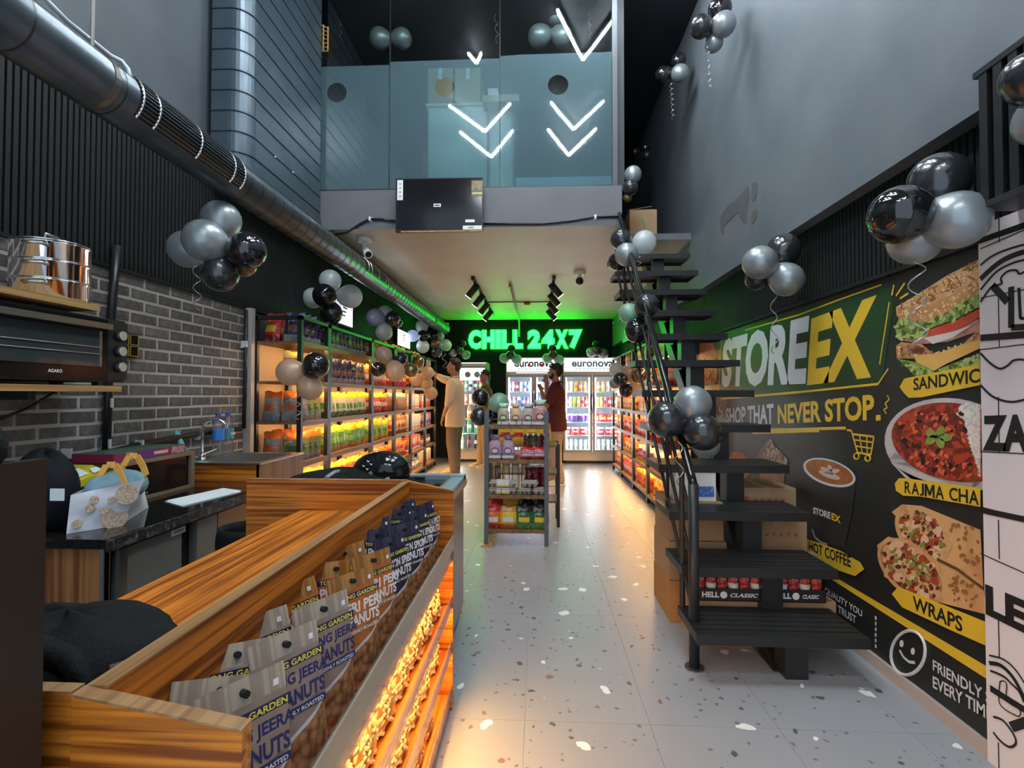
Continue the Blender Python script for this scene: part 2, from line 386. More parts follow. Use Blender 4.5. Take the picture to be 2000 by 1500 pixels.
# ---------------------------------------------------------------- mezzanine glass front
film = clear('frosted_film', (.55, .76, .80), .40, .05, (.15, .25, .28), .03)
alu = mat('aluminium', (.07, .08, .09), .5, .3)
def film_top(x): return 3.16+(1.28+0)*0
GY = 4.62
gl = thing('glass_partition', 'frosted glass front of the mezzanine with three round holes in the film', 'glass partition', (-.7, GY, ZM))
xs = [P(588, 370, Y=GY).x, P(760, 370, Y=GY).x, P(976, 370, Y=GY).x, P(1196, 370, Y=GY).x]
ztop = 4.365
holes = [P(658, 181, Y=GY), P(868, 170, Y=GY), P(1090, 166, Y=GY)]
for i in range(3):
    x0, x1 = xs[i]+.003, xs[i+1]-.003
    pane = obj('glass_pane', B().box(x0, x1, GY, GY+.010, ZM+.01, ZT-.02), M['glass'], gl)
    h = holes[i]; r = .092; N = 32
    zt0 = ztop-.03+.028*i; zt1 = zt0+.028
    # film sheet with a round hole : ring of quads from the hole to the outline
    b = B(); out = []; inn = []
    for k in range(N):
        a = 2*math.pi*(k+.5)/N; dx, dz = math.cos(a), math.sin(a)
        t = min(((x1 if dx > 0 else x0)-h.x)/dx if abs(dx) > 1e-6 else 9e9, ((zt0 if dz > 0 else ZM+.012)-h.z)/dz if abs(dz) > 1e-6 else 9e9)
        out.append((h.x+dx*t, h.z+dz*t)); inn.append((h.x+dx*r, h.z+dz*r))
    v = [(x, GY-.0015, z) for x, z in out]+[(x, GY-.0015, z) for x, z in inn]
    b.add(v, [(k, (k+1) % N, N+(k+1) % N, N+k) for k in range(N)])
    # square off the four corners
    cs = [(x0, ZM+.012), (x1, ZM+.012), (x1, zt0), (x0, zt0)]
    for cx_, cz_ in cs:
        near = sorted(range(N), key=lambda k: (out[k][0]-cx_)**2+(out[k][1]-cz_)**2)[:2]
        b.add([(cx_, GY-.0015, cz_)]+[(out[k][0], GY-.0015, out[k][1]) for k in near], [(0, 1, 2)])
    obj('film', b, film, pane, 'frosted blue-green film')
for x in xs[1:3]: obj('seal', B().box(x-.004, x+.004, GY-.002, GY+.014, ZM+.01, ZT-.02), M['pblack'], gl)
obj('bottom_channel', B().box(xs[0], xs[3], GY-.012, GY+.022, ZM, ZM+.014), M['black'], gl)
obj('end_post', B().box(xs[3], xs[3]+.045, GY-.02, GY+.04, ZM, ZT-.02), alu, gl, 'grey aluminium upright')
# what stands behind the glass
struct('wall_mezzanine_end', B().box(.73, .79, GY+.05, YB, ZM, ZT), M['wall_dark'])
t = thing('storage_cabinet', 'pale grey cabinet blurred behind the mezzanine film', 'cabinet', (-.62, 5.6, ZM))
def up(px, py, Y): return P(px, py, Y=Y)
a, c = up(836, 210, 5.4), up(1003, 210, 5.4)
pg = mat('pale_grey', (.62, .64, .62), .5)
obj('carcass', B().box(a.x, c.x, 5.4, 5.9, ZM+.001, a.z), pg, t); obj('top', B().box(a.x-.02, c.x+.02, 5.38, 5.92, a.z, a.z+.03), pg, t)
obj('door', B().box(a.x+.02, (a.x+c.x)/2-.004, 5.385, 5.4, ZM+.05, a.z-.03), M['white'], t); obj('door', B().box((a.x+c.x)/2+.004, c.x-.02, 5.385, 5.4, ZM+.05, a.z-.03), M['white'], t)
tan = mat('tan_board', (.42, .30, .19), .7)
for k, (x0, x1) in enumerate([(836, 884), (889, 938)]):
    q, q2 = up(x0, 134, 5.45), up(x1, 134, 5.45)
    bx = thing('carton', ['tan carton at left on the blurred mezzanine cabinet', 'tan carton with white mark at right on the blurred cabinet'][k], 'carton', (q.x, 5.45, a.z+.03), 'cartons behind the frosted film')
    obj('carton_body', B().box(q.x, q2.x, 5.45, 5.75, a.z+.03, q.z), tan, bx)
    obj('tape', B().box((q.x+q2.x)/2-.02, (q.x+q2.x)/2+.02, 5.448, 5.752, q.z-.12, q.z+.001), M['paper'], bx)
sh = thing('wall_ledge', 'tan wooden ledge behind the mezzanine film', 'shelf', (-.3, 5.3, ZM))
q, q2 = up(942, 186, 5.2), up(1014, 197, 5.2)
obj('board', B().box(q.x, q2.x, 5.2, 5.38, q2.z, q.z), tan, sh); 
for x in (q.x+.05, q2.x-.05): obj('upright', B().box(x-.012, x+.012, 5.3, 5.33, ZM, q2.z), M['black'], sh)
pk = up(953, 172, 5.22); pk2 = up(972, 187, 5.22)
one('small_box', B().box(pk.x, pk2.x, 5.23, 5.3, q.z+.001, pk.z).box(pk.x-.002, pk2.x+.002, 5.228, 5.302, pk.z-.03, pk.z+.001), mat('pink_box', (.75, .62, .68), .5), 'small pale pink box on the tan ledge', 'box')
st = struct('baseboard_mezzanine', B().box(-.2, .70, 4.70, 4.73, ZM, ZM+.13), mat('pale_blue', (.55, .66, .80), .4), 'pale blue low skirting behind the glass')
b = B(); wv = M['oak']
lat = thing('woven_panel', 'woven cane panel leaning by the vertical duct', 'panel', (-2.0, 4.56, 4.4))
q0, q1 = P(615, 42, Y=4.585), P(641, 100, Y=4.585)
for k in range(7):
    f = k/6
    obj('cane_strip', B().bar((q0.x, 4.585, q0.z+(q1.z-q0.z)*f), (q1.x, 4.585, q1.z+(q0.z-q1.z)*(1-f)*.75), .012, .006), wv, lat)
for k in range(4):
    x = q0.x+(q1.x-q0.x)*k/3; obj('cane_upright', B().bar((x, 4.577, q1.z), (x, 4.577, q0.z-.06*k/3), .012, .006), wv, lat)

# ---------------------------------------------------------------- round supply duct along the left side
DX, DZ, DR = -1.675, 2.462, .104
du = thing('round_duct', 'round galvanised air duct with slotted vents along the left wall', 'air duct', (DX, 1, DZ))
def ring(y, r=DR): return ((DX, y, DZ), r, r, (1, 0, 0), (0, 0, 1))
obj('pipe', B().loft([ring(-1.0), ring(9.05)], 40), M['duct'], du, smooth=True)
b = B().loft([ring(9.05, DR+.003), ring(9.08, DR+.003), ring(9.10, DR-.02)], 40); obj('end_cap', b, M['duct'], du, smooth=True)
seam = mat('duct_seam', (.05, .055, .06), .4, .8)
sm1 = B().loft([ring(0, DR+.0005), ring(.004, DR+.003), ring(.008, DR+.0005)], 40, cap=False); sm1.sm = True
sme = sm1.mesh('seam'); sme.materials.append(seam)
y = 2.72; k = 0
while y < 9.0:
    if not (4.62 < y < 5.35): o = inst('seam', sme, (0, y, 0)); par(o, du)
    y += .118 if y < 4.62 else .13
for y in (.7, 1.1, 1.5, 1.86): o = inst('seam', sme, (0, y, 0)); par(o, du)
vd = mat('vent_dark', (.006, .006, .007), .6)
def vent(y0, y1, a0, a1, n):
    pts = lambda y, a, r: Vector((DX+r*math.cos(a), y, DZ+r*math.sin(a)))
    b = B(); K = 10
    for k in range(K):
        u0, u1 = a0+(a1-a0)*k/K, a0+(a1-a0)*(k+1)/K
        b.add([pts(y0, u0, DR+.002), pts(y1, u0, DR+.002), pts(y1, u1, DR+.002), pts(y0, u1, DR+.002)], [(0, 1, 2, 3)])
    v = obj('vent', b, vd, du, 'dark slotted vent')
    for k in range(n+1):
        a = a0+(a1-a0)*k/n; p = pts(y0, a, DR+.006); q = pts(y1, a, DR+.006)
        obj('vent_slat', B().bar(p, q, .006, .005, up=(math.cos(a), 0, math.sin(a))), M['duct'], v)
    for y in (y0+.01, y0+.10, (y0+y1)/2, y1-.10, y1-.01):
        bb = B(); bb.tube([pts(y, a0+(a1-a0)*k/8, DR+.006) for k in range(9)], .005, 6); obj('vent_clip', bb, M['steel'], v)
vent(1.93, 2.66, R(-46), R(46), 11)
vent(4.66, 5.30, R(-20), R(70), 9)
vent(7.9, 9.0, R(-30), R(20), 5)
hm = M['steel']
for y in (1.82,):
    obj('hanger_rod', B().tube([(DX, y, DZ+DR), (DX, y, ZT)], .006, 6), M['darksteel'], du)
    obj('hanger_strap', B().loft([ring(y-.012, DR+.004), ring(y+.012, DR+.004)], 32), M['darksteel'], du)
cp = B().tube([P(60, -30, X=-1.76), P(130, 40, X=-1.76), P(215, 108, X=-1.76), P(238, 120, X=-1.74), P(250, 135, X=-1.72), P(255, 155, X=-1.70)], .009, 8)
one('cable_conduit', cp, mat('pale_conduit', (.5, .55, .58), .3), 'pale curved conduit running above the round duct', 'conduit', smooth=True)

# vertical painted duct with rounded edge
vdx = thing('vertical_duct', 'blue-grey vertical ventilation duct with raised bands beside the glass', 'air duct', (-2.14, 4.0, 2.75))
def vd_out(e=0):
    x0, x1, y0, y1 = XL+.045, -1.99+e, 3.36-e, 4.56; r = .13; o = [(x0, y0), ]
    for k in range(9):
        a = -math.pi/2+k*math.pi/16*1; a = -math.pi/2+(math.pi/2)*k/8; o.append((x1-r+r*math.cos(a), y0+r+r*math.sin(a)))
    return o+[(x1, y1), (x0, y1)]
b = B(); b.poly([(x, y, 2.84) for x, y in vd_out()], (0, 0, ZT-2.84)); obj('duct_body', b, M['ductbox'], vdx)
b = B(); b.poly([(x, y, 2.835) for x, y in vd_out(.012)], (0, 0, .045)); obj('bottom_flange', b, M['ductbox'], vdx)
for k in range(15):
    b = B(); b.poly([(x, y, 2.94+.142*k) for x, y in vd_out(.006)], (0, 0, .008)); obj('band', b, mat('duct_band', (.03, .045, .055), .4) if k == 0 else bandm, vdx); bandm = bpy.data.materials['duct_band']
for x, y in [(537, 307), (572, 337)]:
    p = P(x, y, X=-1.985); obj('bolt', B().ball(p, .012), M['steel'], vdx)

# ---------------------------------------------------------------- TV on the mezzanine edge
tv = thing('wall_television', 'black flat television with stickers hung on the mezzanine edge', 'television', (-.86, 4.5, 2.7))
TY_ = 4.46
q0, q1 = P(773, 349, Y=TY_), P(943, 447, Y=TY_)
obj('casing', B().box(q0.x, q1.x, TY_, TY_+.045, q1.z-.012, q0.z), M['black'], tv)
obj('screen', B().box(q0.x+.008, q1.x-.008, TY_-.003, TY_, q1.z+.004, q0.z-.008), M['gblack'], tv)
obj('bottom_trim', B().box(q0.x+.05, q1.x, TY_-.004, TY_+.03, q1.z-.02, q1.z-.010), M['oak'], tv)
obj('wall_bracket', B().box(-1.05, -.65, TY_+.045, 4.6, 2.86, 3.02), M['black'], tv)
def tvp(name, x0, y0, x1, y1, m, off=-.005):
    a, c = P(x0, y0, Y=TY_-.003), P(x1, y1, Y=TY_-.003)
    return obj(name, B().box(a.x, c.x, TY_-.003+off, TY_-.003, c.z, a.z), m, tv)
s1 = tvp('sticker', 776, 352, 787, 391, M['white'], -.002); s1['label'] = 'white feature sticker'
for k in range(4): tvp('sticker_mark', 780, 358+k*8, 783.5, 361+k*8, mat('grey_print%d' % k, (.25, .27, .3), .5), -.003)
tvp('sticker', 847, 398, 861, 404, M['white'], -.002)
tvp('sticker_mark', 849, 400, 859, 402, M['pblack'], -.003)
tvp('energy_label', 921, 353, 943, 384, mat('gold_print', (.30, .22, .09), .5, col2=(.10, .12, .10), scale=30), -.002)
tvp('energy_label_bar', 922, 376, 942, 379, mat('gold_bar', (.6, .5, .15), .5), -.003)
tvp('sticker', 909, 429, 927, 434, M['white'], -.002); tvp('sticker', 904, 441, 941, 448, M['white'], -.002)
tvp('sticker_mark', 915, 443, 925, 446, mat('green_print', (.1, .4, .2), .5), -.003)
blackcab = mat('cable_black', (.012, .012, .013), .4)
def cable(pts, r, label, Y=None, X=None, Z=None, m=blackcab):
    return one('power_cable', B().tube([P(x, y, Y=Y, X=X, Z=Z) for x, y in pts], r, 7), m, label, 'cable', smooth=True)
cable([(772, 432), (745, 428), (722, 428), (705, 436), (690, 446), (675, 455), (655, 458)], .011, 'black cable sagging from the television towards the round duct', Y=4.585)
cable([(943, 437), (1000, 437), (1060, 437), (1110, 432), (1160, 424), (1214, 423)], .009, 'black cable running right along the mezzanine edge', Y=4.588)
for px, py in [(722, 427), (1163, 423)]:
    p = P(px, py, Y=4.57); one('cable_clip', B().box(p.x-.008, p.x+.008, 4.565, 4.6, p.z-.018, p.z+.018).box(p.x-.012, p.x+.012, 4.594, 4.6, p.z-.022, p.z+.022), M['white'], 'white clip holding the cable %s the television' % ('left of' if px < 800 else 'right of'), 'cable clip')

# ---------------------------------------------------------------- cameras, track lights, neon, ceiling bits
def bullet_cam(base, d, label, s=1.0):
    t = thing('security_camera', label, 'security camera', base)
    b = Vector(base); d = Vector(d).normalized()
    obj('junction_box', B().loft([(b, .065*s, .065*s), (b-Vector((0, 0, .035*s)), .062*s, .062*s), (b-Vector((0, 0, .045*s)), .04*s, .04*s)], 20), M['white'], t, smooth=True)
    e = b+Vector((0, 0, -.09*s)); obj('arm', B().tube([b-Vector((0, 0, .04*s)), e+d*.01], .014*s, 8), M['white'], t)
    up_ = Vector((0, 0, 1)); sx = d.cross(up_).normalized(); sy = sx.cross(d)
    obj('camera_body', B().loft([(e-d*.03*s, .026*s, .026*s, sx, sy), (e+d*.10*s, .034*s, .034*s, sx, sy), (e+d*.13*s, .036*s, .036*s, sx, sy)], 18), M['white'], t, smooth=True)
    obj('lens', B().loft([(e+d*.125*s, .028*s, .028*s, sx, sy), (e+d*.134*s, .025*s, .025*s, sx, sy)], 16), M['gblack'], t)
p = P(712, 452, Y=4.85); bullet_cam((p.x, 4.85, ZC), (.45, -.6, -.55), 'white bullet security camera under the mezzanine edge', 1.15)
t = thing('dome_camera', 'white and black dome camera on the cream ceiling', 'security camera', (P(1132, 525, Y=6.3).x, 6.3, ZC))
x = t.location.x
obj('base', B().lathe([(.075, 0), (.075, -.03), (.06, -.05)], 20, (x, 6.3, ZC)), M['white'], t, smooth=True)
obj('neck', B().lathe([(.03, -.05), (.03, -.10)], 12, (x, 6.3, ZC)), M['white'], t); obj('dome', B().ball((x, 6.3, ZC-.12), .05), M['gblack'], t, smooth=True)
for sx, xx, nm in ((-1, -.83, 'left'), (1, .21, 'right')):
    tk = thing('light_track', 'black %s ceiling track carrying spotlights before the neon sign' % nm, 'light track', (xx, 6.6, ZC))
    obj('rail', B().box(xx-.017, xx+.017, 6.55, 9.7, ZC-.025, ZC), M['black'], tk); obj('end_feed', B().box(xx-.022, xx+.022, 6.50, 6.58, ZC-.045, ZC), M['black'], tk)
    for k, yy in enumerate((6.75, 7.45, 8.15, 8.85)):
        s = thing('spotlight', 'black cylindrical spotlight, %s from the front on the %s track' % (['first', 'second', 'third', 'fourth'][k], nm), 'spotlight', (xx, yy, ZC-.025), 'track spotlights')
        pv = Vector((xx, yy, ZC-.10)); d = Vector((sx*.62, .10, -.75)).normalized()
        obj('adapter', B().box(xx-.016, xx+.016, yy-.05, yy+.05, ZC-.055, ZC-.0255), M['black'], s); obj('stem', B().tube([(xx, yy, ZC-.05), pv], .010, 6), M['black'], s)
        a_, c_ = pv-d*.06, pv+d*.15; ux = d.cross(Vector((0, 1, 0))).normalized(); uy = ux.cross(d)
        obj('cylinder', B().loft([(a_, .046, .046, ux, uy), (c_, .048, .048, ux, uy)], 20), M['black'], s, smooth=True)
        obj('lamp_ring', B().loft([(c_, .048, .048, ux, uy), (c_+d*.004, .047, .047, ux, uy)], 20), glow('spot_glow', (1, .86, .62), 6) if k == 0 and sx < 0 else bpy.data.materials['spot_glow'], s)
        l = bpy.data.lights.new('spot', 'SPOT'); l.energy = 14; l.color = (1, .80, .55); l.spot_size = R(75); l.spot_blend = .6; l.shadow_soft_size = .04
        lo = bpy.data.objects.new('spot_lamp', l); COL.objects.link(lo); lo.location = c_+d*.012; lo.rotation_euler = d.to_track_quat('-Z', 'Y').to_euler(); par(lo, s)
sp_ = thing('sprinkler_pipe', 'thin sprinkler pipe along the ceiling and down the back wall', 'pipe', (-.37, 8, ZC))
pm = mat('pale_pipe', (.42, .44, .42), .35)
obj('ceiling_run', B().tube([(-.37, 6.85, ZC-.03), (-.37, 9.95, ZC-.03), (-.37, 10.3, ZC-.10), (-.37, 10.3, 2.45)], .016, 8), pm, sp_, smooth=True)
obj('sprinkler_head', B().lathe([(.012, 0), (.02, -.02), (.008, -.05), (.026, -.055), (.026, -.06)], 12, (-.37, 6.85, ZC-.02)), mat('copper', (.45, .18, .08), .3, .9), sp_)
one('ceiling_cable', B().tube([(-.83, 8.3, ZC-.012), (-.4, 8.28, ZC-.012), (0, 8.3, ZC-.014), (.21, 8.28, ZC-.012)], .009, 6), blackcab, 'black cable crossing the ceiling between the two light tracks', 'cable')
sd = thing('smoke_detector', 'round red and white smoke detector between the light tracks', 'smoke detector', (-.17, 8.35, ZC))
obj('base', B().lathe([(.06, 0), (.06, -.02)], 20, (-.17, 8.35, ZC)), M['white'], sd); obj('cover', B().lathe([(.055, -.02), (.05, -.045), (.03, -.055)], 20, (-.17, 8.35, ZC)), mat('detector_red', (.6, .08, .03), .4), sd, smooth=True)
for px, nm in ((870, 'left'), (1203, 'right')):
    p = P(px, 636, Y=10.15); bullet_cam((p.x, 10.2, 2.72), (.3 if px < 1000 else -.3, -.8, -.4), 'white camera on the %s end of the back wall' % nm, .9)
# neon sign
ns = thing('neon_sign', 'glowing green neon letters CHILL 24X7 on the black slat wall', 'neon sign', (-.1, YB-.05, 2.2))
nface = glow('neon_face', (.06, 1.0, .28), 1.1); nedge = glow('neon_edge', (.003, 1.0, .012), NEON)
xa, xb = P(914, 662, Y=YB-.06), P(1138, 662, Y=YB-.06)
zt_, zb_ = P(1020, 645, Y=YB-.06).z, P(1020, 680, Y=YB-.06).z
def chars(s, x0, x1):
    wts = {'I': .45, 'L': .8, ' ': .3}
    tot = sum(wts.get(c, 1) for c in s); x = x0
    for c in s:
        w_ = (x1-x0)*wts.get(c, 1)/tot
        if c != ' ':
            bk = text('letter', c, (x+.006, YB-.035, zb_-.012), (w_-.012, 0, 0), (0, 0, zt_-zb_+.024), (0, -1, 0), nedge, ns, .075, .03)
            text('letter_face', c, (x+.03, YB-.056, zb_+.012), (w_-.06, 0, 0), (0, 0, zt_-zb_-.024), (0, -1, 0), nface, bk, .05, .01)
        x += w_
chars('CHILL 24X7', xa.x, xb.x)
# lit menu screens on the left slat wall
scr = glow('screen_white', (.78, .90, 1.0), 2.6); scrdark = mat('screen_print', (.03, .05, .08), .5)
for k, (y0, y1, z0, z1, nm) in enumerate([(5.35, 6.0, 2.06, 2.42, 'nearer'), (7.95, 8.75, 2.05, 2.34, 'farther')]):
    s = thing('menu_screen', 'white lit menu screen above the left racks, %s the entrance' % ('nearer' if k == 0 else 'farther from'), 'screen', (XL+.05, y0, z0))
    obj('casing', B().box(XL+.03, XL+.075, y0, y1, z0, z1), M['black'], s); obj('display', B().box(XL+.075, XL+.078, y0+.02, y1-.02, z0+.02, z1-.02), scr, s)
    b = B(); b.tube([(XL+.080, (y0+.18)+.07*math.cos(a*math.pi/8), (z0+z1)/2+.09*math.sin(a*math.pi/8)) for a in range(17)], .006, 5); obj('logo_ring', b, scrdark, s)
    for j in range(3): obj('text_line', B().box(XL+.078, XL+.080, y0+.32, y0+.46-.03*j, z0+.20-.045*j, z0+.22-.045*j), scrdark, s)
# ---------------------------------------------------------------- staircase
XS0, XS1, RISE, GOING, Y1 = .705, 1.446, .2184, .2345, 2.33
stc = thing('steel_staircase', 'black open-tread steel staircase with slanted railing up to the mezzanine', 'staircase', (1.07, 2.4, 0))
worn = mat('worn_black_steel', (.016, .017, .018), .42, col2=(.05, .05, .048), scale=14, stretch=(1, 12, 12), lo=.58, hi=.8)
sl = B().box(0, XS1-XS0-.02, 0, .042, 0, .018).mesh('tread_slat'); sl.materials.append(worn)
for n in range(1, 13):
    y0, zt = Y1+GOING*(n-1), RISE*n; dp = .31
    b = B(); b.box(XS0, XS1, y0-.006, y0+.006, zt-.045, zt+.002); b.box(XS0, XS1, y0+dp-.006, y0+dp+.006, zt-.04, zt)
    b.box(XS0, XS0+.008, y0, y0+dp, zt-.04, zt); b.box(XS1-.008, XS1, y0, y0+dp, zt-.04, zt)
    tr_ = obj('tread', b, M['black'], stc)
    for k in range(6):
        o = inst('tread_slat', sl, (XS0+.01, y0+.008+k*.050, zt-.018)); o.parent = tr_
    top = zt-.03; base = max(zt-RISE-.05, 0)
    obj('tread_support', B().box(1.115, 1.215, y0+.06, y0+.17, base, top), M['black'], stc)
sb = B(); dv = Vector((0, GOING, RISE)).normalized(); nv = Vector((0, -dv.z, dv.y))
a = Vector((1.165, Y1+.19, .0)); e = a+Vector((0, GOING*12.4, RISE*12.4))
v = [a+Vector((s*.05, 0, 0)) for s in (-1, 1)]+[a+Vector((s*.05, .17, 0)) for s in (-1, 1)]+[e+Vector((s*.05, 0, 0)) for s in (-1, 1)]+[e+Vector((s*.05, .17, 0)) for s in (-1, 1)]
sb.add(v, [(0, 1, 3, 2), (4, 6, 7, 5), (0, 4, 5, 1), (2, 3, 7, 6), (0, 2, 6, 4), (1, 5, 7, 3)]); obj('stringer', sb, M['black'], stc)
obj('foot_plate', B().box(1.09, 1.24, Y1+.12, Y1+.36, 0, .006), M['darksteel'], stc)
RX = .735; yp = 2.47; hz = .86; slope = .955
rail = lambda y, o=0: Vector((RX, y, hz+o+slope*(y-yp)))
obj('newel_post', B().tube([(RX, yp, 0), (RX, yp, hz)], .024, 14), M['black'], stc, smooth=True)
obj('handrail', B().tube([(RX, yp, hz-.03), (RX, yp+.005, hz), rail(yp+.03), rail(4.95)], .021, 12), M['gblack'], stc, smooth=True)
for o in (-.2, -.41, -.62):
    y0 = yp+.0 if o > -.5 else yp+.05
    obj('rail_rod', B().tube([rail(max(y0, yp-(hz+o-.12)/slope) if o > -.5 else yp+.05, o), rail(4.95, o)], .010, 8), M['black'], stc, smooth=True)
for n in (3, 5, 7, 9, 11):
    y = Y1+GOING*(n-1)+.15; z = RISE*n
    obj('baluster', B().tube([(RX, y, z-.02), rail(y)], .009, 8), M['black'], stc, smooth=True)
obj('newel_foot', B().lathe([(.045, 0), (.045, .006)], 14, (RX, yp, 0)), M['darksteel'], stc)
obj('baluster', B().tube([(RX-.012, 2.62, .2), (RX-.012, 2.62, .95)], .014, 8), M['black'], stc)
# ---------------------------------------------------------------- cash counter with the nut display
CN, CF, CRX, CFX = .61, 2.09, -.54, -.345          # near end, far end, ridge, front
ct = thing('cash_counter', 'walnut cash counter with a nut display bin along its front', 'counter', (-.7, 1.3, 0))
obj('table_top', B().box(-.985, CRX, CN+.02, CF, .775, .80), M['wy'], ct)
obj('display_back', B().box(CRX-.013, CRX+.013, CN, CF, .05, .92), M['wy'], ct)
obj('ridge_edge', B().box(CRX-.014, CRX+.014, CN, CF, .92, .923), M['wedge'], ct)
b = B(); b.poly([(CRX-.014, CN-.02, 0), (CFX, CN-.02, 0), (CFX, CN-.02, .885), (CRX-.014, CN-.02, .92)], (0, .02, 0)); obj('end_panel', b, M['wx'], ct)
b = B(); b.poly([(CRX-.014, CN-.0205, .92), (CFX, CN-.0205, .885), (CFX, CN+.0005, .885), (CRX-.014, CN+.0005, .92)], (0, 0, .003)); obj('edge_band', b, M['wedge'], ct)
obj('end_panel', B().box(-.985, CRX-.016, CN-.018, CN, 0, .922), M['wx'], ct)
obj('edge_band', B().box(-.985, CRX-.016, CN-.0185, CN+.0005, .922, .925), M['wedge'], ct)
b = B(); b.poly([(-1.215, CF, 0), (CFX, CF, 0), (CFX, CF, .885), (CRX, CF, .925), (-1.215, CF, .925)], (0, .022, 0)); obj('end_panel', b, M['wx'], ct)
b = B(); b.poly([(-1.215, CF-.0005, .925), (CRX, CF-.0005, .925), (CRX, CF+.0225, .925), (-1.215, CF+.0225, .925)], (0, 0, .003)); obj('edge_band', b, M['wedge'], ct)
obj('plinth', B().box(CRX, CFX-.03, CN, CF, 0, .05), M['wy'], ct)
cled = glow('counter_led', (1.0, .58, .15), COUNTER_LED)
tiers = [.615, .42, .24, .06]
for k, z in enumerate(tiers):
    obj('tray_board', B().box(CRX+.013, CFX-.008, CN, CF, z-.012, z), M['wy'], ct)
    h = .09 if k == 0 else .042
    obj('front_strip', B().box(CFX-.006, CFX-.002, CN, CF, z-.012, z+h), M['acryl'], ct, 'clear acrylic retaining strip')
    if k == 0: obj('front_lip', B().box(CFX-.002, CFX+.003, CN, CF, z+h-.055, z+h), mat('smoked_strip', (.30, .25, .19), .25), ct)
    if k: obj('led_strip', B().box(CFX-.034, CFX-.022, CN+.02, CF-.02, tiers[k-1]-.020, tiers[k-1]-.013), cled, ct, 'warm LED strip')
    else: pass

# -- nut pouches
def brown(name, a, c, scale, sc2=1.0):
    return mat(name, a, .35, col2=c, scale=scale, voro=True, lo=.28, hi=.80, bump=.0)
nutp = brown('printed_peanuts', (.50, .23, .10), (.16, .055, .02), 62)
foil_w = mat('pouch_wave', (.62, .60, .58), .3)
kinds = {
 'hing': dict(main=mat('pouch_taupe', (.30, .205, .155), .32), top=mat('pouch_taupe_stripes', (.42, .345, .265), .3, col2=(.28, .22, .165), scale=1, stretch=(70, 1, 1), lo=.45, hi=.55), ink=mat('navy_ink', (.012, .016, .11), .4), l1='HING JEERA', l2='PEANUTS', l3='FRESHLY ROASTED', desc='taupe'),
 'peri': dict(main=mat('pouch_orange', (.46, .13, .022), .32), top=mat('pouch_orange_stripes', (.42, .20, .05), .28, col2=(.26, .10, .02), scale=1, stretch=(70, 1, 1), lo=.45, hi=.55), ink=mat('white_ink', (.75, .72, .70), .4), l1='PERI PERI', l2='PEANUTS', l3='FRESHLY ROASTED', desc='orange'),
 'lemon': dict(main=mat('pouch_navy', (.022, .022, .045), .28), top=mat('pouch_navy_stripes', (.050, .048, .085), .26, col2=(.025, .024, .05), scale=1, stretch=(70, 1, 1), lo=.45, hi=.55), ink=bpy.data.materials['white_ink'], l1='LEMON SPICY', l2='PEANUTS', l3='FRESHLY ROASTED', desc='dark navy')}
navy = mat('brand_navy', (.010, .014, .09), .35); bry = mat('brand_yellow', (.75, .62, .04), .4); hole = mat('hang_hole', (.01, .01, .01), .8)
PW, PH = .132, .25
def pouch_mesh():
    nx, nz = 16, 34; b = B()
    def rowv(u, j):
        wv = .27+.24*u**1.6+.03*math.sin(u*4)
        return wv*j/10 if j <= 10 else (wv+.03*(j-10)/2 if j <= 12 else (wv+.03)+(.857-wv-.03)*(j-12)/14 if j <= 26 else .857+.143*(j-26)/8)
    def th(u, v): 
        e = max(0, 1-abs(2*u-1)**2.6)
        f = 0 if v > .84 else min(1, (.84-v)/.28)*(1 if v > .12 else .55+.45*v/.12)
        return .022*e*f+.0012
    for side in (1, -1):
        base = len(b.v)
        for j in range(nz+1):
            for i in range(nx+1):
                u, v = i/nx, rowv(i/nx, j); t = th(u, v)
                lean = -.012*max(0, v-.7)/.3
                b.v.append(((u-.5)*PW*(1-.04*math.sin(math.pi*v)), -side*t+lean*-1, v*PH))
        for j in range(nz):
            for i in range(nx):
                v = rowv((i+.5)/nx, j+.5)
                m = 1 if v > .855 else (2 if j < 10 else (3 if j < 12 else 0))
                q = (base+j*(nx+1)+i, base+j*(nx+1)+i+1, base+(j+1)*(nx+1)+i+1, base+(j+1)*(nx+1)+i)
                b.f.append(q if side == 1 else q[::-1]); b.m.append(m if side == 1 else (1 if v > .855 else 0))
    b.sm = True; me = b.mesh('pouch')
    return me
pm_ = pouch_mesh()
for _ in range(4): pm_.materials.append(foil_w)
def flat_text_mesh(body, x0, x1, z0, z1, y, bold=.03, slant=0):
    pts, f = text_pts(body, bold, 0); b = B(); b.add([(x0+(x1-x0)*(p.x+slant*(p.y-.5)), y, z0+(z1-z0)*p.y) for p in pts], f); return b
kk = {}
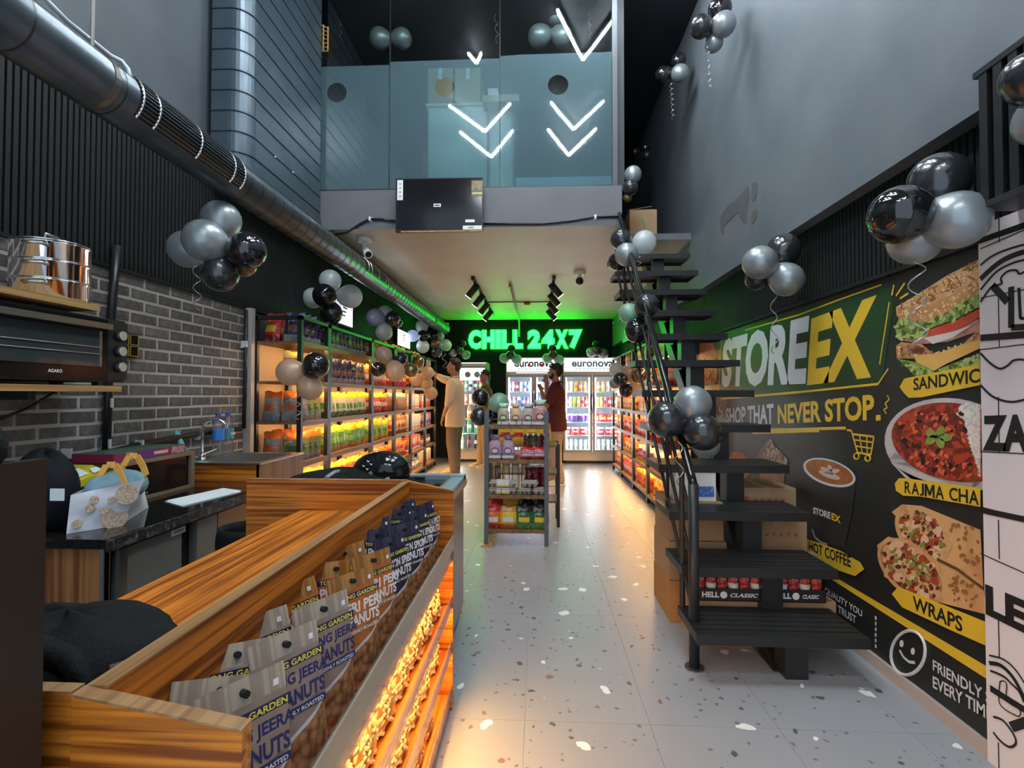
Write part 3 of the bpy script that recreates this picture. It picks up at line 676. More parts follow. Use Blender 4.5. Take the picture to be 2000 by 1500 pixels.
for k, d in kinds.items():
    yv = -.0245
    g = {}
    b = B(); b.box(-.060, .060, -.0150, -.0140, .1985, .2125); g['brand_label'] = (b.mesh('brand_label'), navy)
    g['brand_lettering'] = (flat_text_mesh('TONG GARDEN', -.054, .054, .2005, .2105, -.0158, .03).mesh('brand_lettering'), bry)
    b = flat_text_mesh(d['l1'], -.058, .058, .170, .194, yv, .035); b2 = flat_text_mesh(d['l2'], -.050, .050, .141, .166, yv, .035)
    b.add(b2.v, b2.f); g['flavour_lettering'] = (b.mesh('flavour_lettering'), d['ink'])
    b = B(); b.box(-.045, .05, -.0245, -.0235, .124, .136); g['ribbon_label'] = (b.mesh('ribbon_label'), navy if k == 'hing' else d['top'])
    g['ribbon_lettering'] = (flat_text_mesh(d['l3'], -.04, .045, .1265, .1335, -.0255, .02).mesh('ribbon_lettering'), bpy.data.materials['white_ink'])
    b = B(); b.loft([((0, -.0035, .232), .0055, .0055, (1, 0, 0), (0, 0, 1)), ((0, .0125, .232), .0055, .0055, (1, 0, 0), (0, 0, 1))], 12); g['hang_hole'] = (b.mesh('hang_hole'), hole)
    b = B(); b.box(.040, .048, -.0035, -.0025, .226, .235); g['green_dot'] = (b.mesh('veg_mark'), M['white'])
    for me, m in g.values(): me.materials.append(m)
    kk[k] = g
def pouch(kind, x, y, rz, tilt=8, roll=0, z=.617, label=None):
    d = kinds[kind]
    t = thing('nut_pouch', label, 'snack pouch', (x, y, z), 'peanut pouches in the counter display')
    t.rotation_euler = (R(-tilt), R(roll), R(rz))
    o = bpy.data.objects.new('pouch_body', pm_); COL.objects.link(o); o.parent = t; slots(o, [d['main'], d['top'], nutp, foil_w])
    for nm, (me, m) in kk[kind].items():
        q = bpy.data.objects.new(nm if nm != 'green_dot' else 'food_mark', me); COL.objects.link(q); q.parent = t
order = ['first', 'second', 'third', 'fourth', 'fifth', 'sixth', 'seventh', 'eighth', 'ninth', 'tenth', 'eleventh', 'twelfth', 'thirteenth', 'fourteenth', 'fifteenth', 'sixteenth']
rows = [('hing', 'front', [(-.400, .715, 58, 6, 0), (-.405, .860, 60, 8, 0), (-.41, 1.010, 62, 5, 0)]),
        ('hing', 'rear', [(-.470, .675, 46, 14, 14), (-.478, .790, 44, 17, 6), (-.48, .925, 46, 14, -5)]),
        ('peri', 'front', [(-.408, 1.165, 60, 5, 0), (-.41, 1.315, 62, 4, 0)]),
        ('peri', 'rear', [(-.485, 1.09, 48, 12, -8), (-.487, 1.22, 52, 10, 7), (-.487, 1.37, 50, 9, -4)]),
        ('lemon', 'front', [(-.405, 1.47, 66, 5, 0), (-.405, 1.62, 58, 5, 0), (-.405, 1.78, 64, 5, 0), (-.405, 1.93, 70, 5, 0)]),
        ('lemon', 'rear', [(-.485, 1.53, 50, 12, 9), (-.485, 1.67, 48, 13, -7), (-.487, 1.82, 52, 9, 5), (-.487, 1.96, 48, 8, -4)])]
for kind, rw, lst in rows:
    for i, (x, y, rz, tl, ro) in enumerate(lst):
        pouch(kind, x, y, rz, tl, ro, label='%s peanut pouch, %s of its colour from the near end, %s row' % (kinds[kind]['desc'], order[i], rw))
# -- nut packets in the lit trays
def nutmat(name, a, c, e):
    return mat(name, a, .3, col2=c, scale=48, voro=True, lo=.10, hi=.62, coat=.4)
cash = nutmat('cashew_nuts', (.85, .58, .22), (.45, .20, .04), 0); almo = nutmat('almond_nuts', (.62, .22, .05), (.22, .06, .01), 0); mixn = nutmat('mixed_nuts', (.66, .30, .06), (.24, .05, .015), 0)
filmr = mat('pack_red', (.55, .03, .02), .3); filmy = mat('pack_yellow', (.70, .44, .03), .3)
def packet_mesh(wd, ht, dp, nx=10, nz=10):
    b = B()
    for side in (1, -1):
        base = len(b.v)
        for j in range(nz+1):
            for i in range(nx+1):
                u, v = i/nx, j/nz; t = dp*(max(0, 1-abs(2*u-1)**3)*max(0, 1-abs(2*v-1)**3))**.6+.001
                b.v.append((side*t, (u-.5)*wd, v*ht))
        for j in range(nz):
            for i in range(nx):
                q = (base+j*(nx+1)+i, base+j*(nx+1)+i+1, base+(j+1)*(nx+1)+i+1, base+(j+1)*(nx+1)+i)
                b.f.append(q if side == 1 else q[::-1]); b.m.append(1 if j == nz-1 else 0)
    b.sm = True; return b.mesh('packet')
npk = packet_mesh(.13, .15, .034); npk.materials.append(cash); npk.materials.append(filmy)
# nuts stand proud on the pack face
nut = B().ball((0, 0, 0), .009, .012, .007, 8, 5); nut.sm = True
def nut_pile(seed, kind):
    rnd = random.Random(seed); b = B(); b.sm = True
    for _ in range(95):
        u, v = rnd.uniform(.06, .94), rnd.uniform(.05, .90)
        t = .034*(max(0, 1-abs(2*u-1)**3)*max(0, 1-abs(2*v-1)**3))**.6
        c = Vector((t-.003, (u-.5)*.13, v*.15)); rm = Matrix.Rotation(rnd.uniform(-.8, .8), 3, 'Y') @ Matrix.Rotation(rnd.uniform(0, 3.14), 3, 'X')
        if kind == 'cash':
            pts = [c+rm @ Vector((.002*math.cos(a), .010*math.cos(a), .008*math.sin(a))) for a in (0, .8, 1.6, 2.4, 3.1)]
            b.tube(pts, [.0028, .0045, .0052, .0045, .0028], 6)
        else: b.loft([(c+rm @ Vector((0, y, 0)), r, r*.7, rm @ Vector((1, 0, 0)), rm @ Vector((0, 0, 1))) for y, r in ((-.011, .001), (-.005, .0055), (.003, .006), (.009, .003), (.012, .0008))], 6)
    return b.mesh('nuts')
cn = mat('cashew_skin', (.88, .64, .30), .4); an = mat('almond_skin', (.60, .24, .08), .45)
piles = [(nut_pile(1, 'cash'), cn), (nut_pile(2, 'alm'), an), (nut_pile(3, 'cash'), cn)]
for me, m in piles: me.materials.append(m)
for k, z in enumerate(tiers[1:]):
    for i in range(9 if k < 2 else 8):
        y = CN+.10+i*.155+(.0 if k < 2 else .05)
        if y > CF-.08: continue
        kd = 0 if (k == 0 and i < 7) or (k == 1) else (1 if k == 2 else 2)
        t = thing('nut_packet', '%s in the %s lit tray, %s packet from the near end' % (['clear packet of cashews', 'clear packet of almonds', 'clear packet of mixed nuts'][kd], ['upper', 'middle', 'lower'][k], order[i]), 'nut packet', (-.400, y, z+.001), 'nut packets in the lit trays')
        t.rotation_euler = (0, R(-12), R(random.uniform(-6, 6)))
        o = bpy.data.objects.new('packet_film', npk); COL.objects.link(o); o.parent = t
        slots(o, [[cash, almo, mixn][kd], filmy if kd == 0 else filmr])
        q = bpy.data.objects.new('nuts', piles[kd][0]); COL.objects.link(q); q.parent = t; q['kind'] = 'stuff'
# dark pouch at the near end of the second tray
pouch('lemon', -.40, .70, 70, 10, 0, .43, 'dark navy pouch standing in the upper lit tray at the near end')

# ---------------------------------------------------------------- things lying on the counter
def cushion(name, label, cat, c, rx, ry, rz, m, seed=0, amp=.15, flat=0.0, detail=None, rot=0):
    rnd = random.Random(seed); b = B(); n, k = 28, 14
    ph = [rnd.uniform(0, 6.28) for _ in range(6)]; Mx = Matrix.Rotation(R(rot), 3, 'Z')
    for j in range(k+1):
        for i in range(n):
            th_, fi = math.pi*j/k, 2*math.pi*i/n
            rr = 1+amp*(math.sin(3*fi+ph[0])*.5+math.sin(5*fi+2*th_+ph[1])*.35+math.sin(9*fi+5*th_+ph[2])*.2)*math.sin(th_)
            v = Vector((rx*rr*math.sin(th_)*math.cos(fi), ry*rr*math.sin(th_)*math.sin(fi), -rz*math.cos(th_)*(1+.1*math.sin(4*fi+ph[3]))))
            v = Mx @ v; v.z = max(v.z, -rz*flat) if flat else v.z
            b.v.append(tuple(Vector(c)+v))
    for j in range(k):
        for i in range(n):
            b.f.append((j*n+i, j*n+(i+1) % n, (j+1)*n+(i+1) % n, (j+1)*n+i)); b.m.append(0)
    return one(name, b, m, label, cat, smooth=True)
jk = cushion('folded_jacket', 'black folded jacket lying on the near end of the counter', 'jacket', (-.76, .80, .842), .19, .15, .085, M['cloth'], 3, .18, .5)
b = B().tube([(-.62, .72, .885), (-.60, .76, .88), (-.585, .80, .865)], .003, 6); obj('zip', b, M['steel'], jk)
b = B().tube([(-.88, .72, .90), (-.78, .72, .928), (-.66, .70, .905), (-.60, .68, .86)], [.014, .018, .016, .01], 8); obj('sleeve_fold', b, M['cloth'], jk, smooth=True)
# tall dark cabinet at the left edge with a cap bag on it
tc_ = thing('black_display_cabinet', 'tall glossy dark cabinet cut by the left edge of the frame', 'cabinet', (-.72, .5, 0))
brn = mat('dark_gloss', (.010, .008, .007), .22)
obj('carcass', B().box(-1.05, -.562, .43, .55, 0, 1.205), brn, tc_); obj('door', B().box(-1.03, -.60, .422, .43, .06, 1.15), M['gblack'], tc_)
obj('corner_trim', B().box(-.570, -.555, .425, .555, 0, 1.207), mat('bronze_trim', (.05, .035, .025), .3, .4), tc_)
cushion('shoulder_bag', 'black cloth bag slumped on the tall dark cabinet', 'bag', (-.655, .49, 1.225), .115, .058, .042, M['cloth'], 5, .12, .45)

# ---------------------------------------------------------------- chest freezer, helmet, jacket
fz = thing('chest_freezer', 'grey chest freezer with blue-grey rim and sliding glass lid behind the counter', 'freezer', (-.78, 2.6, 0))
rim = mat('freezer_rim', (.22, .29, .34), .35); side = mat('freezer_side', (.30, .31, .33), .28, .7)
fx0, fx1, fy0, fy1, fzt = -1.14, -.425, 2.135, 3.03, .80
obj('cabinet', B().box(fx0+.015, fx1-.012, fy0+.01, fy1-.01, .05, fzt-.06), side, fz); obj('plinth', B().box(fx0+.05, fx1-.05, fy0+.04, fy1-.04, 0, .05), M['black'], fz)
b = B()
b.box(fx0, fx1, fy1-.075, fy1, fzt-.06, fzt+.012); b.box(fx0, fx1, fy0, fy0+.06, fzt-.06, fzt); b.box(fx1-.075, fx1, fy0, fy1, fzt-.06, fzt+.004); b.box(fx0, fx0+.075, fy0, fy1, fzt-.06, fzt+.004)
obj('rim', b, rim, fz); obj('bumper', B().box(fx1-.004, fx1+.008, fy0, fy1, fzt-.045, fzt-.015), M['steel'], fz)
obj('lid_glass', B().box(fx0+.06, fx1-.07, fy0+.05, fy1-.07, fzt-.020, fzt-.012), mat('dark_glass', (.02, .03, .03), .06), fz)
obj('lid_rail', B().box(fx1-.082, fx1-.070, fy0+.05, fy1-.07, fzt-.012, fzt+.006), M['steel'], fz); obj('lid_handle', B().box(-.85, -.65, fy1-.10, fy1-.085, fzt-.012, fzt+.004), M['black'], fz)
jb = cushion('black_jacket', 'black jacket spread on the freezer under the helmet', 'jacket', (-.90, 2.42, .84), .34, .16, .085, M['cloth'], 9, .10, .45)
obj('reflective_tape', B().tube([(-.96, 2.29, .90), (-.95, 2.36, .915), (-.93, 2.44, .915)], .010, 6), mat('grey_tape', (.30, .33, .34), .3), jb, smooth=True)
hl = thing('motorcycle_helmet', 'black motorcycle helmet with small white bird marks on the freezer', 'helmet', (-.75, 2.44, .88))
b = B(); n, k = 32, 20; hc = Vector((-.735, 2.44, .915)); hm_ = Matrix.Rotation(R(-14), 3, 'Z')
for j in range(k+1):
    for i in range(n):
        th_, fi = math.pi*j/k, 2*math.pi*i/n
        x = .128*math.sin(th_)*math.cos(fi); y = .105*math.sin(th_)*math.sin(fi); z = -.095*math.cos(th_)
        if x < 0: x *= 1.28
        if z < -.04: z = -.04-(abs(z)-.04)*.55; x *= .93
        b.v.append(tuple(hc+hm_ @ Vector((x, y, z))))
for j in range(k):
    for i in range(n): b.f.append((j*n+i, j*n+(i+1) % n, (j+1)*n+(i+1) % n, (j+1)*n+i)); b.m.append(0)
obj('shell', b, M['gblack'], hl, smooth=True)
b = B(); b.loft([(hc+hm_ @ Vector((-.10, 0, -.005)), .002, .09, hm_ @ Vector((0, 0, 1)), hm_ @ Vector((0, 1, 0))), (hc+hm_ @ Vector((-.18, 0, -.022)), .004, .055, hm_ @ Vector((0, 0, 1)), hm_ @ Vector((0, 1, 0))), (hc+hm_ @ Vector((-.205, 0, -.03)), .003, .02, hm_ @ Vector((0, 0, 1)), hm_ @ Vector((0, 1, 0)))], 16)
obj('peak', b, M['gblack'], hl, smooth=True)
b = B().tube([hc+hm_ @ Vector((.075, -.085, -.02)), hc+hm_ @ Vector((.02, -.112, -.045)), hc+hm_ @ Vector((-.05, -.105, -.07))], .008, 6); obj('strap', b, mat('strap_grey', (.28, .31, .30), .5), hl, smooth=True)
obj('visor_pivot', B().ball(hc+hm_ @ Vector((-.01, -.101, -.005)), .016, .008, .016), mat('pivot_grey', (.12, .15, .14), .3), hl)
for dx, dz in ((-.055, .03), (-.035, .052), (-.012, .040), (-.028, .018)):
    th_ = Vector((dx, -.105*math.sqrt(max(0, 1-(dx/.14)**2-(dz/.095)**2))-.001, dz))
    bb = B(); c_ = hc+hm_ @ th_; u_ = hm_ @ Vector((1, 0, 0)); w_ = Vector((0, .35, 1)).normalized()
    bb.poly([c_-u_*.011+w_*.006, c_-u_*.002-w_*.004, c_+u_*.011+w_*.008, c_+u_*.003+w_*.002, c_-u_*.003+w_*.003], (0, -.002, 0)); obj('bird_mark', bb, M['white'], hl)
one('charger_cord', B().tube([(-.60, 2.46, .835), (-.55, 2.42, .85), (-.50, 2.33, .835), (-.47, 2.24, .815), (-.50, 2.16, .81)], .005, 6), blackcab, 'thin black cord curling over the freezer lid by the helmet', 'cord', smooth=True)
M['fdoor'] = mat('brushed_door', (.20, .185, .17), .42, .35)
# ---------------------------------------------------------------- left kitchen wall
gz = .75
gc = thing('granite_counter', 'black granite worktop on a low cabinet along the brick wall', 'worktop', (-1.9, 2.4, 0))
GX, GN, GF = -1.57, 1.80, 3.05
obj('slab', B().box(XL+.016, GX, GN, GF, gz-.035, gz), M['granite'], gc); obj('slab_edge', B().box(GX, GX+.012, GN, GF, gz-.045, gz-.003), mat('granite_edge', (.02, .02, .02), .3, col2=(.18, .17, .16), scale=60, lo=.5, hi=.75), gc)
obj('end_panel', B().box(XL+.02, GX-.03, GN+.03, GN+.05, 0, gz-.035), M['wz'], gc); obj('edge_frame', B().box(GX-.045, GX-.03, GN+.025, GN+.055, 0, gz-.035), M['steel'], gc)
obj('carcass', B().box(XL+.02, GX-.06, GN+.05, GF, 0, gz-.035), M['black'], gc)
uf = thing('under_counter_fridge', 'brushed steel fridge door under the granite worktop', 'fridge', (GX, 2.1, 0))
a0, a1 = 1.89, P(362, 1000, X=GX).y
obj('door', B().box(GX-.055, GX-.015, a0, a1, .03, gz-.06), M['fdoor'], uf); obj('door_edge', B().box(GX-.015, GX-.010, a0, a0+.022, .03, gz-.06), M['steel'], uf)
obj('kick_plate', B().box(GX-.058, GX-.03, a0, a1, 0, .028), M['black'], uf)
q = P(336, 1046, X=GX-.012); tgl = obj('name_plate', B().box(GX-.015, GX-.012, q.y, q.y+.085, q.z-.005, q.z+.022), M['white'], uf); 
obj('plate_print', B().box(GX-.012, GX-.0115, q.y+.01, q.y+.075, q.z+.002, q.z+.014), mat('plate_ink', (.25, .25, .25), .5), uf)
obj('latch', B().box(GX-.02, GX-.006, a0-.02, a0-.006, .45, gz-.06), M['steel'], uf)
cu = thing('steel_cabinet', 'second brushed steel cabinet under the granite worktop', 'cabinet', (GX, 2.7, 0))
y0 = P(392, 1000, X=GX).y; y1 = P(430, 1000, X=GX).y
obj('door', B().box(GX-.055, GX-.015, y0, y1, .03, gz-.06), M['fdoor'], cu); obj('kick_plate', B().box(GX-.058, GX-.03, y0, GF, 0, .028), M['black'], cu)
obj('door', B().box(GX-.055, GX-.015, y1+.008, GF-.02, .03, gz-.06), mat('bronze_steel', (.30, .20, .11), .35, .8), cu)
# sink unit
sk = thing('sink_cabinet', 'walnut sink cabinet with an inset steel sink between worktop and rack', 'sink cabinet', (-1.95, 3.3, 0))
SZ = .85
obj('front_panel', B().box(XL+.02, -1.70, 3.055, 3.075, 0, SZ), M['wx'], sk); obj('side_panel', B().box(-1.715, -1.695, 3.055, 3.64, 0, SZ), M['wz'], sk); obj('rear_panel', B().box(XL+.02, -1.70, 3.62, 3.64, 0, SZ), M['wx'], sk)
b = B(); xi0, xi1, yi0, yi1 = -2.13, -1.74, 3.12, 3.58
b.box(XL+.02, -1.69, 3.05, yi0, SZ, SZ+.010); b.box(XL+.02, -1.69, yi1, 3.645, SZ, SZ+.010); b.box(XL+.02, xi0, yi0, yi1, SZ, SZ+.010); b.box(xi1, -1.69, yi0, yi1, SZ, SZ+.010); obj('sink_rim', b, M['steel'], sk)
b = B(); b.box(xi0, xi1, yi0, yi1, SZ-.16, SZ-.15); b.box(xi0-.003, xi0, yi0, yi1, SZ-.16, SZ); b.box(xi1, xi1+.003, yi0, yi1, SZ-.16, SZ); b.box(xi0, xi1, yi0-.003, yi0, SZ-.16, SZ); b.box(xi0, xi1, yi1, yi1+.003, SZ-.16, SZ); obj('sink_bowl', b, M['steel'], sk)
fc = thing('faucet', 'chrome swan-neck faucet over the steel sink', 'faucet', (-2.17, 3.22, SZ+.01))
fx, fy = -2.17, 3.22
obj('spout', B().tube([(fx, fy, SZ+.01), (fx, fy, SZ+.2)]+[(fx+.07-.07*math.cos(a), fy+.02*(1-math.cos(a)), SZ+.2+.07*math.sin(a)) for a in (.4, .8, 1.2, 1.57, 2, 2.5, 3.0)], .010, 10), M['chrome'], fc, smooth=True)
obj('base', B().lathe([(.024, 0), (.022, .03), (.012, .045)], 14, (fx, fy, SZ+.01)), M['chrome'], fc, smooth=True); obj('lever', B().tube([(fx, fy, SZ+.04), (fx+.05, fy+.07, SZ+.07)], .006, 8), M['chrome'], fc)
# bottles by the sink
pet = clear('pet_plastic', (.92, .95, .97), .06, .06, (.7, .8, .9)); capb = mat('cap_blue', (.03, .10, .45), .4); lblb = mat('label_blue', (.05, .22, .62), .4); lblp = mat('label_violet', (.16, .13, .45), .4, col2=(.05, .30, .30), scale=22)
for k, (px, lb, nm) in enumerate([(427, lblb, 'clear water bottle with a blue label, left beside the sink'), (452, lblp, 'clear water bottle with a violet label, right beside the sink')]):
    t = thing('water_bottle', nm, 'bottle', (-2.18, 3.40+.11*k, SZ+.01)); c = (-2.18, 3.40+.11*k, SZ+.01)
    prof = [(.036, 0), (.038, .01), (.034, .05), (.038, .07), (.034, .10), (.038, .12), (.038, .19), (.030, .225), (.014, .255), (.0135, .275)]
    obj('bottle_body', B().lathe(prof, 18, c), pet, t, smooth=True); obj('cap', B().lathe([(.0165, .27), (.0165, .292)], 14, c), capb, t); obj('label', B().lathe([(.0385, .11), (.0385, .18)], 18, c), lb, t)
    if k: text('lettering', 'just', (c[0]+.0395, c[1]-.03, c[2]+.13), (0, .055, 0), (0, 0, .03), (1, 0, 0), M['white'], t)
# turquoise brush
tq = mat('turquoise', (.16, .50, .52), .4)
br = thing('dish_brush', 'turquoise long-handled squeegee leaning by the sink', 'squeegee', (-2.05, 3.0, SZ))
p0, p1, p2 = P(343, 842, Y=3.10), P(360, 882, Y=3.10), P(364, 905, Y=3.10)
obj('handle', B().tube([p0, p1], [.014, .020], 8), tq, br, smooth=True); obj('neck', B().tube([p1, p2], .008, 6), tq, br); obj('blade', B().box(p2.x, p2.x+.14, 3.085, 3.125, SZ+.011, p2.z), tq, br)
# glass-fronted box on the worktop with flat cartons on top
wb_ = thing('warming_box', 'low dark glass-fronted box with bronze frame on the worktop', 'display box', (-2.1, 2.4, gz))
bx0, bx1, by0, by1, bz = XL+.02, -1.97, 2.33, 2.86, .955
frm = mat('bronze_frame', (.20, .14, .09), .45)
obj('top', B().box(bx0, bx1, by0, by1, bz-.02, bz), frm, wb_); obj('base', B().box(bx0, bx1, by0, by1, gz+.001, gz+.016), frm, wb_); obj('side', B().box(bx0, bx1, by1-.03, by1, gz+.016, bz-.02), frm, wb_); obj('side', B().box(bx0, bx1, by0, by0+.03, gz+.016, bz-.02), frm, wb_)
obj('front_glass', B().box(bx1-.022, bx1-.016, by0+.03, by1-.03, gz+.016, bz-.02), M['gblack'], wb_); obj('knob', B().ball((bx1-.008, 2.50, gz+.03), .012), M['chrome'], wb_)
pc = thing('long_carton', 'long magenta and purple carton lying on the dark glass box', 'carton', (-2.05, 2.4, bz))
y0, y1 = 2.31, 2.80; mg = mat('magenta_print', (.24, .02, .07), .45); pu = mat('purple_print', (.12, .02, .16), .45); gr_ = mat('green_top', (.05, .10, .07), .4)
obj('carton_body', B().box(-2.19, -1.985, y0, y1, bz+.001, bz+.042), mg, pc); obj('lid_print', B().box(-2.19, -1.985, y0, y1, bz+.042, bz+.044), gr_, pc); obj('side_print', B().box(-1.985, -1.983, 2.47, 2.62, bz+.002, bz+.041), pu, pc)
obj('badge', B().box(-1.985, -1.982, 2.38, 2.42, bz+.002, bz+.042), mat('gold_badge', (.35, .25, .10), .4), pc); obj('picture_print', B().box(-1.985, -1.983, 2.69, 2.79, bz+.003, bz+.040), mat('pastel_print', (.60, .32, .28), .5, col2=(.28, .06, .13), scale=60), pc)
obj('print_bar', B().box(-1.983, -1.9815, 2.56, 2.66, bz+.014, bz+.030), mat('peach_ink', (.7, .4, .25), .5), pc)
# yellow package with paper labels
yp_ = thing('yellow_package', 'flat yellow package with white paper slips beside the purple carton', 'package', (-1.98, 2.0, gz))
yl = mat('yellow_film', (.62, .52, .02), .35)
def onz(px, py, z): return P(px, py, Z=z)
def slope(px, py): return P(px, py, Y=2.29-.20*max(0, min(1, (py-905)/37)))
b = B(); b.poly([slope(x, y) for x, y in [(114, 907), (180, 908), (204, 917), (150, 942), (128, 922)]], (0, 0, -.03)); obj('package_body', b, yl, yp_)
b = B(); b.poly([slope(x, y)+Vector((0, -.003, .004)) for x, y in [(131, 922), (155, 916), (174, 927), (147, 937)]], (0, 0, .002)); obj('paper_slip', b, M['paper'], yp_)
b = B(); b.poly([slope(x, y)+Vector((0, -.003, .004)) for x, y in [(175, 917), (190, 914), (200, 919), (184, 926)]], (0, 0, .002)); obj('paper_slip', b, M['paper'], yp_)
one('dark_crate', B().box(-2.16, -1.92, 2.10, 2.29, gz+.001, .87).box(-2.165, -1.915, 2.095, 2.295, .85, .872), M['black'], 'dark crate under the yellow package on the worktop', 'crate')
# white printed shopping bag with yellow handles
bg = thing('printed_shopping_bag', 'white printed shopping bag with orange handles and pale green clothes inside', 'bag', (-1.8, 2.05, gz))
F0, F1 = P(130, 1061, Z=gz+.001), P(250, 1052, Z=gz+.001)
F0, F1 = Vector((-1.70, 1.86, gz+.001)), Vector((-1.625, 2.13, gz+.001))
mb = mat('bag_fabric', (.66, .67, .72), .55, bump=.25, bscale=14)
def bagpt(px, py, Y): return P(px, py, Y=Y)
fr = [bagpt(129, 1060, 1.86), bagpt(235, 1050, 2.0), bagpt(283, 936, 2.02), bagpt(138, 967, 1.88)]
rt = [bagpt(290, 1008, 2.32), bagpt(275, 932, 2.26)]
bk = [fr[0]+Vector((-.10, .24, 0)), rt[0], rt[1], fr[3]+Vector((-.06, .24, .03))]
for p in (fr[0], fr[1], bk[0], bk[1]): p.z = gz+.001
b = B()
def quad_grid(b, p00, p10, p11, p01, n=8, wob=.006, seed=1):
    rnd = random.Random(seed); nrm = (p10-p00).cross(p01-p00).normalized(); base = len(b.v)
    for j in range(n+1):
        for i in range(n+1):
            u, v = i/n, j/n; q = p00*(1-u)*(1-v)+p10*u*(1-v)+p11*u*v+p01*(1-u)*v
            k = 0 if i in (0, n) or j in (0, n) else wob*math.sin(5*u+7*v+seed)+wob*.6*rnd.uniform(-1, 1)
            b.v.append(tuple(q+nrm*k))
    for j in range(n):
        for i in range(n): b.f.append((base+j*(n+1)+i, base+j*(n+1)+i+1, base+(j+1)*(n+1)+i+1, base+(j+1)*(n+1)+i)); b.m.append(0)
quad_grid(b, fr[0], fr[1], fr[2], fr[3], 10, .005, 1); quad_grid(b, fr[1], bk[1], bk[2], fr[2], 8, .004, 2); quad_grid(b, bk[0], fr[0], fr[3], bk[3], 8, .004, 3); quad_grid(b, bk[1], bk[0], bk[3], bk[2], 8, .004, 4)
b.add([fr[0], fr[1], bk[1], bk[0]], [(0, 1, 2, 3)])
obj('bag_body', b, mb, bg, smooth=True)
gold = mat('bag_print', (.46, .30, .18), .55, col2=(.62, .52, .42), scale=120, lo=.4, hi=.6)
nrm = (fr[1]-fr[0]).cross(fr[3]-fr[0]).normalized()
if nrm.y > 0: nrm = -nrm
def bprint(u, v, r, pts=18):
    c = fr[0]*(1-u)*(1-v)+fr[1]*u*(1-v)+fr[2]*u*v+fr[3]*(1-u)*v; ex = (fr[1]-fr[0]).normalized(); ez = Vector((0, 0, 1))
    bb = B(); bb.poly([c+nrm*.008+ex*r*math.cos(2*math.pi*i/pts)+ez*r*math.sin(2*math.pi*i/pts) for i in range(pts)], nrm*.001); obj('medallion_print', bb, gold, bg)
for u, v, r in [(.82, .72, .040), (.80, .20, .044), (.30, .55, .015), (.55, .42, .016), (.14, .22, .017), (.60, .66, .013), (.33, .75, .016)]: bprint(u, v, r)
tl = mat('teal_cloth', (.10, .20, .23), .6, col2=(.22, .38, .46), scale=9)
cc = (fr[2]+fr[3]+bk[2]+bk[3])/4
b = B(); b.ball(cc+Vector((0, 0, -.02)), .085, .14, .07, 16, 10); obj('clothes', b, tl, bg, smooth=True)
orm = mat('orange_handle', (.62, .32, .06), .55)
h1 = [bagpt(175, 955, 1.97), bagpt(195, 930, 1.99), bagpt(208, 908, 2.02), bagpt(225, 908, 2.04), bagpt(238, 932, 2.02), bagpt(243, 950, 2.00)]
b = B()
for a, c in zip(h1, h1[1:]): b.bar(a, c, .026, .005, up=(0, -1, .2))
obj('handle', b, orm, bg)
h2 = [p+Vector((-.02, .14, .02)) for p in h1]
b = B()
for a, c in zip(h2, h2[1:]): b.bar(a, c, .026, .005, up=(0, -1, .2))
obj('handle', b, orm, bg)
# black backpack at the left
bp = cushion('backpack', 'black backpack standing left of the printed bag', 'backpack', (-1.94, 1.93, .89), .13, .10, .165, M['cloth'], 12, .06, .84)
q = P(110, 967, Y=1.80); obj('care_label', B().box(q.x-.03, q.x+.022, 1.805, 1.81, q.z-.022, q.z+.022), M['paper'], bp)
# sheet of paper
pp = thing('paper_sheets', 'white paper sheets lying on the granite worktop', 'paper', (-1.7, 2.6, gz))
b = B(); b.poly([P(x, y, Z=gz+.004) for x, y in [(322, 979), (356, 988), (470, 960), (432, 954), (414, 958)]], (0, 0, -.003)); obj('sheet', b, M['paper'], pp)
b = B(); b.poly([P(x, y, Z=gz+.006) for x, y in [(326, 977), (360, 986), (472, 958), (436, 953)]], (0, 0, -.0015)); obj('sheet', b, M['paper'], pp)
# black stool peeking behind the counter
stl = thing('bar_stool', 'black rounded stool back between worktop and counter', 'stool', (-1.35, 2.25, 0))
b = B()
pts = [Vector((-1.34+.13*math.cos(a), 2.34+.12*math.sin(a), 0)) for a in [R(120+k*24) for k in range(11)]]
b.loft([(p+Vector((0, 0, .60)), .016, .07, (p-Vector((-1.34, 2.34, 0))).normalized(), (0, 0, 1)) for p in pts], 10); obj('backrest', b, M['cloth'], stl, smooth=True)
obj('seat', B().lathe([(.13, .46), (.145, .49), (.13, .52), (.05, .53)], 22, (-1.34, 2.34, 0)), M['cloth'], stl, smooth=True); obj('column', B().tube([(-1.34, 2.34, .03), (-1.34, 2.34, .47)], .025, 10), M['chrome'], stl); obj('base', B().lathe([(.20, 0), (.19, .015), (.04, .035)], 22, (-1.34, 2.34, 0)), M['chrome'], stl, smooth=True)

# ---------------------------------------------------------------- wall shelves, oven, steamer
def wshelf(z, yend, label):
    t = thing('wall_shelf', label, 'shelf', (-2.1, yend-.5, z)); obj('board', B().box(XL+.017, -1.93, 1.1, yend, z-.026, z), M['oak'], t)
    for y in (1.35, 1.95): obj('bracket', B().box(XL+.017, -2.02, y-.015, y+.015, z-.06, z-.026), M['black'], t)
z1 = 1.672; z2 = 1.318
wshelf(z1, P(196, 590, X=-1.93).y, 'upper oak wall shelf carrying the steel steamer'); wshelf(z2, P(238, 748, X=-1.93).y, 'lower oak wall shelf carrying the black oven')
ov = thing('toaster_oven', 'black toaster oven with three knobs on the lower wall shelf', 'oven', (-2.1, 2.0, z2))
ox, oy0, oy1, ozt = -1.945, 1.62, 2.33, 1.625
obj('body', B().box(XL+.05, ox-.012, oy0, oy1, z2+.018, ozt), M['black'], ov)
yd = 2.22
obj('door_frame', B().box(ox-.012, ox, oy0, yd, z2+.03, ozt-.01), M['gblack'], ov)
